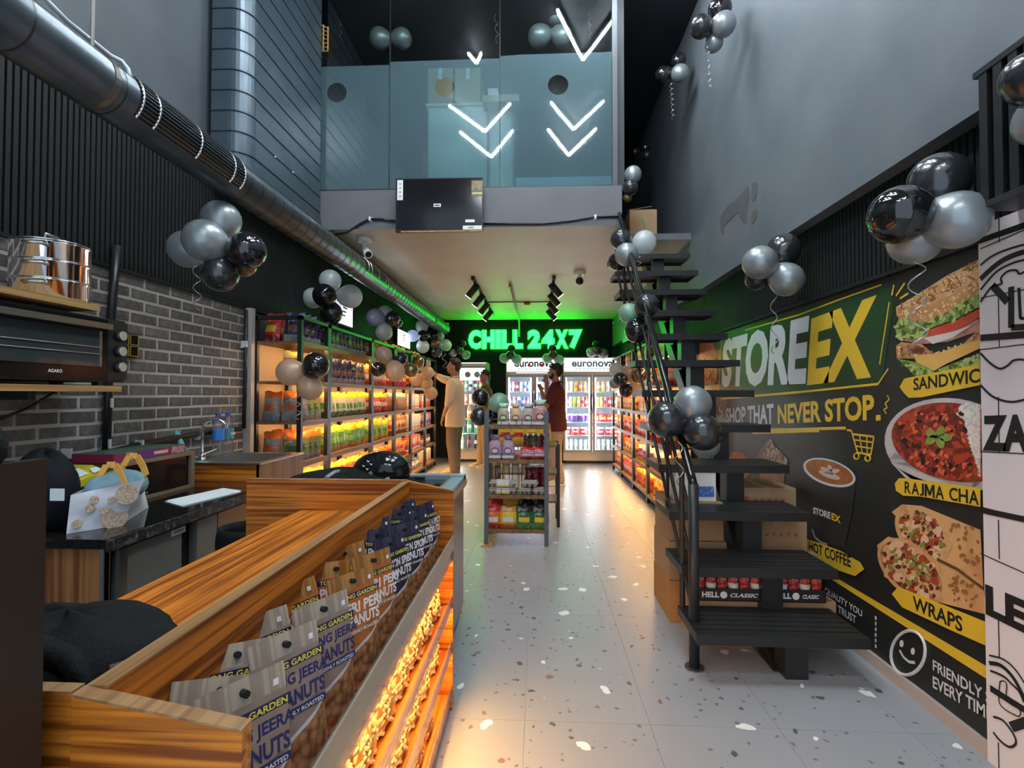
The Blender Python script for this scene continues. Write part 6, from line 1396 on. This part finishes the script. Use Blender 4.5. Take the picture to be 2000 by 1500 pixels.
def can_tray(label, x0, n, word):
    w_ = .056*n; t = thing('can_tray', label, 'can tray', (x0+w_/2, 2.66, .239)); y0, rows_ = 2.66, 4; z0 = .2405
    b = B(); b.box(x0-.004, x0+w_+.004, y0-.005, y0+.056*rows_+.005, z0, z0+.004); b.box(x0-.004, x0+w_+.004, y0-.005, y0-.002, z0, z0+.062); b.box(x0-.004, x0-.001, y0-.005, y0+.23, z0, z0+.062); b.box(x0+w_+.001, x0+w_+.004, y0-.005, y0+.23, z0, z0+.062); obj('tray', b, hell_k, t)
    text('lettering', 'HELL', (x0+.03, y0-.0058, z0+.018), (.085, 0, 0), (0, 0, .028), (0, -1, 0), M['white'], t, .04)
    b = B(); b.loft([((x0+.138, y0-.0055, z0+.031), .018, .018, (1, 0, 0), (0, 0, 1)), ((x0+.138, y0-.007, z0+.031), .016, .016, (1, 0, 0), (0, 0, 1))], 16); obj('round_logo', b, M['white'], t)
    text('lettering', 'CLASSIC', (x0+.17, y0-.0058, z0+.020), (w_-.20, 0, 0), (0, 0, .020), (0, -1, 0), M['white'], t, .03, 0, .06)
    return x0, y0, z0+.005, n, rows_, word
for x0, y0, z0, n, rr, word in (can_tray('black tray of red energy drink cans, right under the second tread', 1.155, 5, 'right'), can_tray('black tray of red energy drink cans, left under the second tread', .80, 6, 'left')):
    for i in range(n):
        for j in range(rr):
            o = inst('energy_can', HC, (x0+.028+.056*i, y0+.028+.056*j, z0)); slots(o, [redcan, cang, wht if (i+j) % 2 else redcan]); tag(o, 'red energy drink can, %s black tray, row %s, %s from left' % (word, ['one', 'two', 'three', 'four'][j], order[i]), 'can', 'energy drink cans in the trays')
# carton on the stair landing
lc = thing('landing_carton', 'open cardboard carton on the landing at the top of the stairs', 'carton', (1.0, 5.15, 2.861)); lx0, lx1 = P(1230, 440, Y=5.12).x, P(1283, 440, Y=5.12).x; lz = P(1230, 410, Y=5.12).z
obj('carton_body', B().box(lx0, lx1, 5.12, 5.4, 2.861, lz), M['kraft'], lc); b = B(); b.poly([(lx0, 5.12, lz), (lx1-.05, 5.12, lz+.03), (lx1-.05, 5.30, lz+.09), (lx0, 5.30, lz+.05)], (0, 0, .004)); obj('flap', b, M['kraft'], lc); b = B(); b.poly([(lx0+.1, 5.4, lz), (lx1, 5.4, lz), (lx1, 5.26, lz+.05), (lx0+.1, 5.26, lz+.05)], (0, 0, .004)); obj('flap', b, M['kraft'], lc)
obj('green_strap', B().tube([(lx0+.12, 5.118, lz-.08), (lx0+.15, 5.115, lz-.16), (lx0+.16, 5.118, lz-.24)], .008, 6), C(.15, .45, .05), lc)

# ---------------------------------------------------------------- balloons
bsil = mat('balloon_silver', (.30, .335, .35), .34, .45, coat=.35); bblk = mat('balloon_black', (.010, .010, .011), .10, coat=.6); bgun = mat('balloon_gunmetal', (.05, .052, .055), .22, .55, coat=.5)
bwht = mat('balloon_pearl', (.62, .66, .66), .3, .1, coat=.3); bwarm = mat('balloon_warm_lit', (.58, .44, .32), .3, .1, coat=.3); bgrn = mat('balloon_mint', (.30, .48, .36), .28, .15, coat=.4); blav = mat('balloon_lavender', (.46, .48, .68), .3, .1, coat=.3); bbrz = mat('balloon_bronze', (.22, .15, .07), .22, .6, coat=.4)  # peach tint paints the warm rack light shining through pale balloons
def thin(m, col, f=.45):
    n, l = nt(m); t = n.new('ShaderNodeBsdfTranslucent'); t.inputs[0].default_value = (*col, 1); mx = n.new('ShaderNodeMixShader'); mx.inputs[0].default_value = f
    l.new(n['Principled BSDF'].outputs[0], mx.inputs[1]); l.new(t.outputs[0], mx.inputs[2]); l.new(mx.outputs[0], n['Material Output'].inputs[0])
thin(bwarm, (.85, .72, .58)); thin(bwht, (.85, .88, .88)); thin(blav, (.7, .72, .9)); thin(bgrn, (.5, .8, .6), .35)
BM = {'s': (bsil, 'silver'), 'k': (bblk, 'black'), 'g': (bgun, 'dark grey'), 'w': (bwht, 'pearl white'), 'p': (bwarm, 'warm-lit'), 'n': (bgrn, 'pale green'), 'l': (blav, 'lavender'), 'b': (bbrz, 'bronze')}
bb = B(); prof = []
for j in range(17):
    a = math.pi*j/16; r = math.sin(a); z = -math.cos(a)
    prof.append((r*(1 if z > 0 else 1-.10*(-z)), z*(1.0 if z > 0 else 1.16)))
bb.lathe(prof, 24); bb.sm = True; BALL = bb.mesh('balloon')
kb_ = B(); kb_.lathe([(.10, -1.10), (.035, -1.15), (.05, -1.17), (.09, -1.24)], 10); KNOT = kb_.mesh('knot')
BALL.materials.append(bsil); KNOT.materials.append(bsil)
POSW = lambda dx, dy: ('upper' if dy < -.33 else 'lower' if dy > .33 else 'middle')+(' left' if dx < -.33 else ' right' if dx > .33 else '')
seen = set()
def bunch(where, Y, lst, X=None, dirs=None):
    cx_ = sum(b[0] for b in lst)/len(lst); cy_ = sum(b[1] for b in lst)/len(lst); rr = sum(b[2] for b in lst)/len(lst)
    cen = P(cx_, cy_, Y=Y)
    for k, bl in enumerate(lst):
        x, y, r, c = bl[:4]; dy_ = bl[4] if len(bl) > 4 else 0
        p = P(x, y, Y=Y+dy_); rad = r*(Y+dy_)/1000/ (1+.0) / math.hypot(1, .5*abs(x-CX)/1000)
        m, word = BM[c]
        t = inst('balloon', BALL, p, (0, 0, 0), (rad,)*3); slots(t, [m]); d = (p-cen); d = d if d.length > .01 else Vector((0, 0, 1))
        t.rotation_euler = d.normalized().to_track_quat('Z', 'Y').to_euler()
        lb = '%s balloon, %s one of the bunch %s' % (word, POSW((x-cx_)/rr, (y-cy_)/rr), where)
        if lb in seen: lb = lb.replace('one of', 'rear one of' if dy_ > 0 else 'front one of')
        seen.add(lb); tag(t, lb, 'balloon', 'balloons '+where)
        o = bpy.data.objects.new('knot', KNOT); COL.objects.link(o); o.parent = t; slots(o, [m])
bunch('before the brick wall', 2.62, [(432, 430, 40, 's', .08), (400, 470, 44, 's', -.05), (366, 487, 39, 's', .08), (482, 490, 39, 'k', 0), (431, 535, 37, 'g', .02), (478, 518, 24, 'b', .12)])
bunch('over the near left rack', 4.8, [(645, 548, 22, 'w', .06), (612, 582, 21, 'w', .08), (634, 577, 24, 'k', -.12), (684, 579, 24, 'w', .05), (648, 612, 22, 'g', 0)])
bunch('over the third left bay', 6.45, [(752, 612, 16, 'w', .05), (733, 620, 18, 'l', -.06), (767, 622, 15, 'g', 0), (776, 629, 11, 'g', .12), (750, 649, 17, 'w', 0)])
bunch('over the last left bay', 8.6, [(824, 637, 13, 'w', .05), (806, 656, 12, 'l', 0), (827, 656, 12, 'k', -.12), (826, 677, 13, 'w', 0)])
bunch('beside the neon over the reaching man', 8.7, [(846, 655, 11, 'k', .06), (858, 657, 10, 'n', .1), (851, 672, 11, 'b', 0), (870, 674, 12, 'n', -.02), (853, 688, 11, 'g', -.08)])
bunch('on the end bay of the left rack', 3.78, [(567, 727, 28, 'p', 0), (617, 714, 27, 'k', -.02), (606, 758, 25, 'p', .02)])
bunch('on the middle of the left racks', 5.55, [(749, 693, 17, 'p', .05), (738, 721, 15, 'k', -.08), (772, 726, 20, 'p', 0), (783, 700, 13, 'g', .12), (803, 723, 14, 'b', .1)])
bunch('in the reach of the cream-shirted man', 7.3, [(817, 706, 12, 'b', .1), (812, 741, 13, 'p', .0), (835, 728, 13, 'p', -.08), (834, 748, 12, 'p', .05), (842, 768, 13, 'p', .1)])
bunch('at the left of the bread rack', 4.55, [(938, 776, 17, 'k', -.04), (975, 787, 20, 'n', .06), (936, 814, 18, 'g', -.10), (964, 812, 14, 'k', .12)])
bunch('left under the neon sign', 9.5, [(884, 690, 8, 's', 0), (897, 684, 8, 'g', -.06), (910, 693, 9, 'n', 0), (903, 672, 7, 'k', .06)])
bunch('under the neon letter H', 9.5, [(985, 700, 10, 'n', 0), (997, 694, 9, 'g', -.08), (1009, 702, 10, 'n', 0), (999, 681, 8, 'k', .06)])
bunch('under the neon letter X', 9.5, [(1069, 700, 10, 'n', 0), (1080, 694, 9, 'g', -.08), (1092, 703, 10, 'n', 0), (1079, 681, 8, 'k', .06)])
bunch('right under the neon sign', 9.5, [(1155, 688, 10, 's', 0), (1166, 686, 9, 'g', -.08), (1178, 691, 10, 's', 0), (1164, 672, 7, 'k', .06)])
bunch('on the right racks beyond the stairs', 5.9, [(1204, 722, 14, 'w', .1), (1211, 741, 14, 'g', -.08), (1200, 749, 10, 's', .1), (1228, 729, 15, 'p', 0), (1248, 733, 15, 'b', -.1), (1222, 763, 13, 'g', .02), (1241, 760, 15, 'p', .06), (1276, 775, 17, 'p', .1), (1290, 735, 15, 'g', .05)])
bunch('low on the stair railing', 2.68, [(1353, 789, 36, 's', .02), (1302, 820, 36, 'g', -.02), (1371, 844, 37, 'g', -.06), (1378, 868, 27, 's', .12)])
bunch('halfway up the stair railing', 3.72, [(1263, 597, 24, 'g', -.1), (1228, 612, 20, 'n', .05), (1244, 646, 24, 'k', -.02)])
bunch('near the top of the stair railing', 4.25, [(1213, 468, 21, 'g', .03), (1258, 473, 23, 'w', .05), (1224, 497, 23, 's', -.1), (1206, 511, 18, 'k', .05)])
bunch('beside the mezzanine corner', 4.62, [(1236, 341, 17, 's', .04), (1231, 366, 15, 'g', -.04), (1225, 386, 9, 'b', .02)])
bunch('in the dark beyond the mezzanine', 6.2, [(1240, 297, 8, 'k', 0), (1261, 288, 10, 'k', .05), (1263, 304, 9, 'g', -.05)])
bunch('high on the grey right wall', 3.75, [(1406, 18, 23, 'k', .05), (1370, 52, 22, 'g', -.04), (1413, 48, 24, 's', -.06), (1394, 84, 18, 's', .03)])
bunch('on the right wall by the dark corner', 4.9, [(1325, 118, 15, 'k', .04), (1295, 146, 16, 'k', 0), (1328, 143, 17, 's', -.06)])
bunch('on the right slats over the mural', 3.0, [(1484, 513, 33, 's', -.03), (1531, 488, 32, 'g', .06), (1536, 546, 33, 's', -.02), (1478, 545, 22, 'g', .1)])
bunch('beside the slatted bulkhead', 1.86, [(1834, 354, 56, 'g', .04), (1758, 420, 58, 'k', -.02), (1868, 430, 58, 's', -.06), (1788, 468, 50, 's', .08)])
bunch('at the upper right corner of the frame', 1.50, [(2012, 150, 52, 'g', 0), (2035, 235, 50, 's', .03)])
bunch('behind the left mezzanine pane', 5.0, [(742, 75, 21, 's', 0), (785, 75, 20, 's', .02)]); bunch('behind the right mezzanine pane', 5.0, [(1053, 71, 22, 's', 0), (1097, 71, 20, 's', .02), (1086, 30, 18, 's', .1)])
# curled ribbons
rib = mat('silver_ribbon', (.62, .62, .60), .2, .7)
def ribbon(where, x, y0, y1, Y, amp=6, turns=3):
    b = B(); n = turns*10; pts = []
    for k in range(n+1):
        f = k/n; p = P(x+4*f, y0+(y1-y0)*f, Y=Y); a = f*turns*2*math.pi; pts.append(p+Vector((amp*Y/1000*math.sin(a), amp*Y/1000*math.cos(a), 0)))
    b.tube(pts, .0028, 5); one('curled_ribbon', b, rib, 'curled silver ribbon hanging from the balloons '+where, 'ribbon', 'curled ribbons', True)
ribbon('before the brick wall', 383, 508, 606, 2.62, 7, 3); ribbon('over the near left rack', 612, 632, 735, 5.0, 6, 3); ribbon('on the end bay of the left rack', 578, 770, 820, 3.8, 6, 3)
ribbon('low on the stair railing', 1325, 862, 950, 2.58, 7, 2); ribbon('high on the grey right wall', 1383, 85, 178, 3.75, 3, 7); ribbon('on the right wall by the dark corner', 1311, 160, 232, 4.9, 3, 7); ribbon('on the right slats over the mural', 1510, 565, 690, 3.0, 6, 3)
ribbon('beside the slatted bulkhead', 1790, 505, 690, 1.9, 14, 3); ribbon('halfway up the stair railing', 1270, 628, 690, 3.6, 4, 2); ribbon('near the top of the stair railing', 1246, 498, 522, 4.2, 4, 2); ribbon('behind the left mezzanine pane', 663, 0, 75, 5.0, 3, 5); ribbon('behind the right mezzanine pane', 1150, 0, 75, 5.0, 3, 5); ribbon('behind the middle mezzanine pane', 968, 0, 82, 5.0, 4, 4); ribbon('beside the neon over the reaching man', 866, 688, 720, 8.6, 4, 2)
# ---------------------------------------------------------------- people
skin1 = mat('skin_light', (.50, .27, .17), .5); skin2 = mat('skin_tan', (.36, .18, .11), .5); hair1 = mat('hair_brown', (.045, .022, .012), .6, bump=.5, bscale=90); hair2 = mat('hair_black', (.010, .009, .008), .55, bump=.5, bscale=90)
def limb(b, pts, rs, n=12):
    b.tube(pts, rs, n); b.ball(pts[0], rs[0], n=10, k=6); b.ball(pts[-1], rs[-1], n=10, k=6)
def remesh(o, vox, it=4):
    m = o.modifiers.new('weld', 'REMESH'); m.mode = 'VOXEL'; m.voxel_size = vox; m.use_smooth_shade = True
    s = o.modifiers.new('soft', 'SMOOTH'); s.iterations = it; s.factor = .5
def person(label, loc, rz, H, mats, arms, feet, lean=0.0, head_yaw=0, head_pitch=0, beard=False, collar=True, sleeve=.75, hem=.80, hairlong=0.0):
    skin, shirt, trou, hair, shoe = mats; s = H/1.75
    t = thing('person', label, 'person', loc); t.rotation_euler = (0, 0, R(rz))
    V = Vector; ex, ey, ez = V((1, 0, 0)), V((0, 1, 0)), V((0, 0, 1))
    def put(name, b, m, vox=None, it=4):
        b.v = [tuple(V(v)*s) for v in b.v]; b.sm = True
        me = b.mesh(name); o = bpy.data.objects.new(name, me); COL.objects.link(o); o.data.materials.append(m); o.parent = t
        if vox: remesh(o, vox, it)
        return o
    LX = lambda z: lean*max(0, z-.9)
    # body : one continuous skin
    b = B(); hd = V((LX(1.64)+.01, 0, 1.635))
    hm = Matrix.Rotation(R(head_yaw), 3, 'Z') @ Matrix.Rotation(R(-head_pitch), 3, 'Y')
    q = lambda x, y, z: hd+hm @ V((x, y, z))
    b.ball(hd+hm @ V((-.008, 0, .018)), .096, .076, .100, 18, 12, hm); b.ball(q(.025, 0, -.045), .062, .056, .066, 14, 10, hm); b.ball(q(.052, 0, -.092), .026, .028, .020)
    b.loft([(q(.082, 0, .018), .008, .008, hm @ ex, hm @ ey), (q(.098, 0, -.010), .012, .012, hm @ ex, hm @ ey), (q(.110, 0, -.026), .012, .014, hm @ ex, hm @ ey), (q(.092, 0, -.034), .014, .014, hm @ ex, hm @ ey)], 10)
    b.ball(q(.082, 0, -.058), .012, .024, .008)
    for sy in (-1, 1): b.ball(q(-.005, sy*.078, -.012), .018, .010, .030, 10, 8, hm); b.ball(q(.078, sy*.030, .028), .014, .022, .008)
    b.tube([(LX(1.42)-.01, 0, 1.40), (LX(1.5), 0, 1.50), hd+V((0, 0, -.06))], [.062, .054, .056], 14)
    tr = [(.90, .105, .155), (1.0, .10, .14), (1.12, .105, .145), (1.25, .115, .165), (1.36, .105, .175), (1.43, .07, .12)]
    b.loft([((LX(z), 0, z), a, c) for z, a, c in tr], 18)
    for sy, (el, wr, curl) in arms.items():
        sh = V((LX(1.38), sy*.185, 1.385)); el, wr = V(el), V(wr)
        limb(b, [sh, sh.lerp(el, .5), el], [.050, .045, .038]); limb(b, [el, el.lerp(wr, .4), wr], [.038, .036, .025])
        d = (wr-el).normalized(); side = d.cross(ez); side = side.normalized() if side.length > .1 else ey; nr = side.cross(d)
        pc_ = wr+d*.045; b.loft([(wr, .024, .018, side, nr), (wr+d*.03, .036, .015, side, nr), (wr+d*.085, .040, .013, side, nr), (wr+d*.095, .034, .010, side, nr)], 12)
        for k in range(4):
            o0 = wr+d*.085+side*(.028-.019*k); l = [.068, .078, .072, .056][k]; bend = nr*(-curl)
            d1 = (d+bend*.35).normalized(); d2 = (d+bend*1.0).normalized(); p1 = o0+d1*l*.5; p2 = p1+d2*l*.32; p3 = p2+(d+bend*1.7).normalized()*l*.25
            b.tube([o0-d*.01, p1, p2, p3], [.0095, .0088, .008, .0065], 8)
        th = wr+d*.03+side*.034; b.tube([th, th+(d*.6+side*.6-nr*curl*.3).normalized()*.035, th+(d*.95+side*.3-nr*curl*.6).normalized()*.065], [.012, .0105, .008], 8)
    for sy, (kx, fx_, fy_, yaw) in feet.items():
        hip = V((0, sy*.09, .90)); kn_ = V((kx, sy*.09+fy_*.5, .50)); an = V((fx_, sy*.09+fy_, .085))
        limb(b, [hip, hip.lerp(kn_, .5), kn_], [.085, .075, .055]); limb(b, [kn_, kn_.lerp(an, .35), an], [.055, .054, .036])
        f = V((math.cos(R(yaw)), math.sin(R(yaw)), 0)); b.loft([(an+V((0, 0, -.03))-f*.05, .03, .03, f.cross(ez), ez), (an+V((0, 0, -.045))+f*.05, .038, .028, f.cross(ez), ez), (an+V((0, 0, -.06))+f*.15, .035, .018, f.cross(ez), ez)], 12)
    put('body', b, skin, .0075)
    # trousers
    b = B(); b.loft([((LX(1.0), 0, 1.02), .118, .158), ((0, 0, .92), .128, .172), ((0, 0, .82), .125, .172)], 18)
    for sy, (kx, fx_, fy_, yaw) in feet.items():
        hip = V((0, sy*.092, .88)); kn_ = V((kx, sy*.092+fy_*.5, .50)); an = V((fx_-.005, sy*.09+fy_, .06))
        limb(b, [hip, hip.lerp(kn_, .5), kn_, kn_.lerp(an, .5), an], [.108, .100, .086, .080, .076], 14)
        for k in range(3): b.ball(an+V((.0, 0, .03+.045*k)), .079-.004*k+.003*(k % 2), .080, .014)
    b.v = [(x, y, max(z, .035)) for x, y, z in b.v]
    put('trousers', b, trou, .012, 2)
    # shirt
    b = B(); b.loft([((LX(z), 0, z), a, c) for z, a, c in [(hem, .158, .218), (hem+.10, .152, .208), (1.10, .138, .180), (1.25, .142, .192), (1.36, .128, .195), (1.43, .092, .140), (1.475, .066, .072)]], 22)
    for sy, (el, wr, curl) in arms.items():
        sh = V((LX(1.38), sy*.175, 1.385)); el, wr = V(el), V(wr); e = el+(sh-el)*(1-sleeve) if sleeve <= 1 else el
        limb(b, [sh, sh.lerp(e, .5), e], [.072, .068, .064], 14)
        if sleeve > 1: limb(b, [el, el.lerp(wr, sleeve-1)], [.062, .052], 14)
    put('shirt', b, shirt, .012, 3)
    if collar:
        b = B(); b.tube([(LX(1.47)+.07*math.cos(a)-.005, .066*math.sin(a), 1.475+.012*math.cos(a)*-1) for a in [R(30+k*30) for k in range(11)]], .014, 8); put('collar', b, shirt)
    # hair
    b = B(); b.ball(q(-.022, 0, .052), .094, .083, .080, 20, 12, hm); b.ball(q(-.055, 0, .010), .064, .077, .078, 16, 10, hm)
    for k in range(26):
        a = random.uniform(-2.6, 2.6); e_ = random.uniform(.25, 1.25); rr = .092+hairlong*.3
        b.ball(q(-.022-rr*math.cos(a)*math.cos(e_)*.98+.02, rr*.86*math.sin(a)*math.cos(e_), .050+.082*math.sin(e_)), .020+hairlong, .018+hairlong, .014+hairlong)
    put('hair', b, hair, .009, 2)
    if beard:
        b = B(); b.ball(q(.040, 0, -.078), .052, .056, .038, 16, 10, hm); 
        for sy in (-1, 1): b.ball(q(.02, sy*.060, -.045), .020, .012, .045, 10, 8, hm)
        b.ball(q(.088, 0, -.046), .012, .028, .006); put('beard', b, hair, .008, 2)
    for sy in (-1, 1):
        put('eye', B().ball(q(.081, sy*.031, .012), .010, .012, .008), M['white']); put('pupil', B().ball(q(.089, sy*.031, .012), .004, .006, .006), M['pblack']); put('eyebrow', B().ball(q(.086, sy*.031, .033), .007, .020, .004), hair)
    for sy, (kx, fx_, fy_, yaw) in feet.items():
        an = V((fx_, sy*.09+fy_, 0)); f = V((math.cos(R(yaw)), math.sin(R(yaw)), 0)); sd_ = f.cross(ez)
        b = B(); b.loft([(an-f*.075+ez*.052, .030, .046, sd_, ez), (an-f*.05+ez*.050, .040, .049, sd_, ez), (an+f*.05+ez*.046, .044, .045, sd_, ez), (an+f*.13+ez*.034, .047, .031, sd_, ez), (an+f*.185+ez*.026, .036, .022, sd_, ez), (an+f*.20+ez*.022, .014, .012, sd_, ez)], 16); sh_ = put('shoe', b, shoe[0])
        b = B(); b.loft([(an-f*.08+ez*z, .032, .001, sd_, f) for z in (0.001,)]+[(an-f*.08+ez*.001, .032, .032, sd_, f), (an-f*.08+ez*.02, .034, .034, sd_, f)], 12)
        b = B(); pts = [(-.085, .03), (-.04, .045), (.05, .048), (.13, .052), (.19, .042), (.213, .018)]; out_ = [an+f*x+sd_*y for x, y in pts]+[an+f*x-sd_*y for x, y in reversed(pts)]
        b.poly([p+ez*.001 for p in out_], (0, 0, .022)); put('shoe_sole', b, shoe[1])
    return t
cream = mat('cream_shirt', (.62, .53, .40), .75, bump=.2, bscale=30); khaki = mat('grey_khaki', (.17, .14, .105), .8, bump=.2, bscale=40); maroon = mat('maroon_shirt', (.085, .012, .016), .7, bump=.15, bscale=40); beige = mat('beige_trousers', (.36, .27, .21), .8, bump=.2, bscale=40); olive = mat('olive_shirt', (.17, .125, .055), .75, bump=.15, bscale=40); sand = mat('sand_trousers', (.46, .33, .18), .8, bump=.2, bscale=40)
tan_s = (mat('tan_shoe', (.40, .30, .18), .6), M['white']); wht_s = (mat('white_shoe', (.60, .57, .50), .55), M['white'])
# facing = local +x
person('man in a loose cream shirt reaching up to the left racks', (-1.33, 8.25, 0), 172, 1.85, (skin1, cream, khaki, hair1, tan_s), {1: ((.02, .26, 1.12), (.10, .27, .90), .6), -1: ((.27, -.20, 1.46), (.52, -.17, 1.60), .5)}, {1: (.03, -.02, .0, 10), -1: (.02, .03, .0, -8)}, .03, 10, 12, False, True, 1.25, .72, .008)
person('man in an olive shirt standing before the single-door cooler', (-.93, 9.05, 0), 205, 1.70, (skin2, olive, sand, hair2, (mat('cream_shoe', (.55, .45, .30), .6), M['white'])), {1: ((-.02, .25, 1.12), (.10, .22, .90), .5), -1: ((-.02, -.25, 1.12), (.12, -.20, .92), .5)}, {1: (.02, .0, .02, 8), -1: (.03, .05, -.03, -8)}, 0.0, 15, 10, False, True, .8, .80, .004)
person('bearded man in a maroon shirt with a hand raised to his face', (.27, 7.38, 0), 168, 1.72, (skin2, maroon, beige, hair2, wht_s), {-1: ((.17, -.20, 1.16), (.17, -.10, 1.47), 1.0), 1: ((.10, .24, 1.14), (.20, .12, 1.36), .9)}, {1: (.02, -.06, .0, 5), -1: (.03, .08, .0, -8)}, .01, -4, 4, True, True, .72, .78, .0)
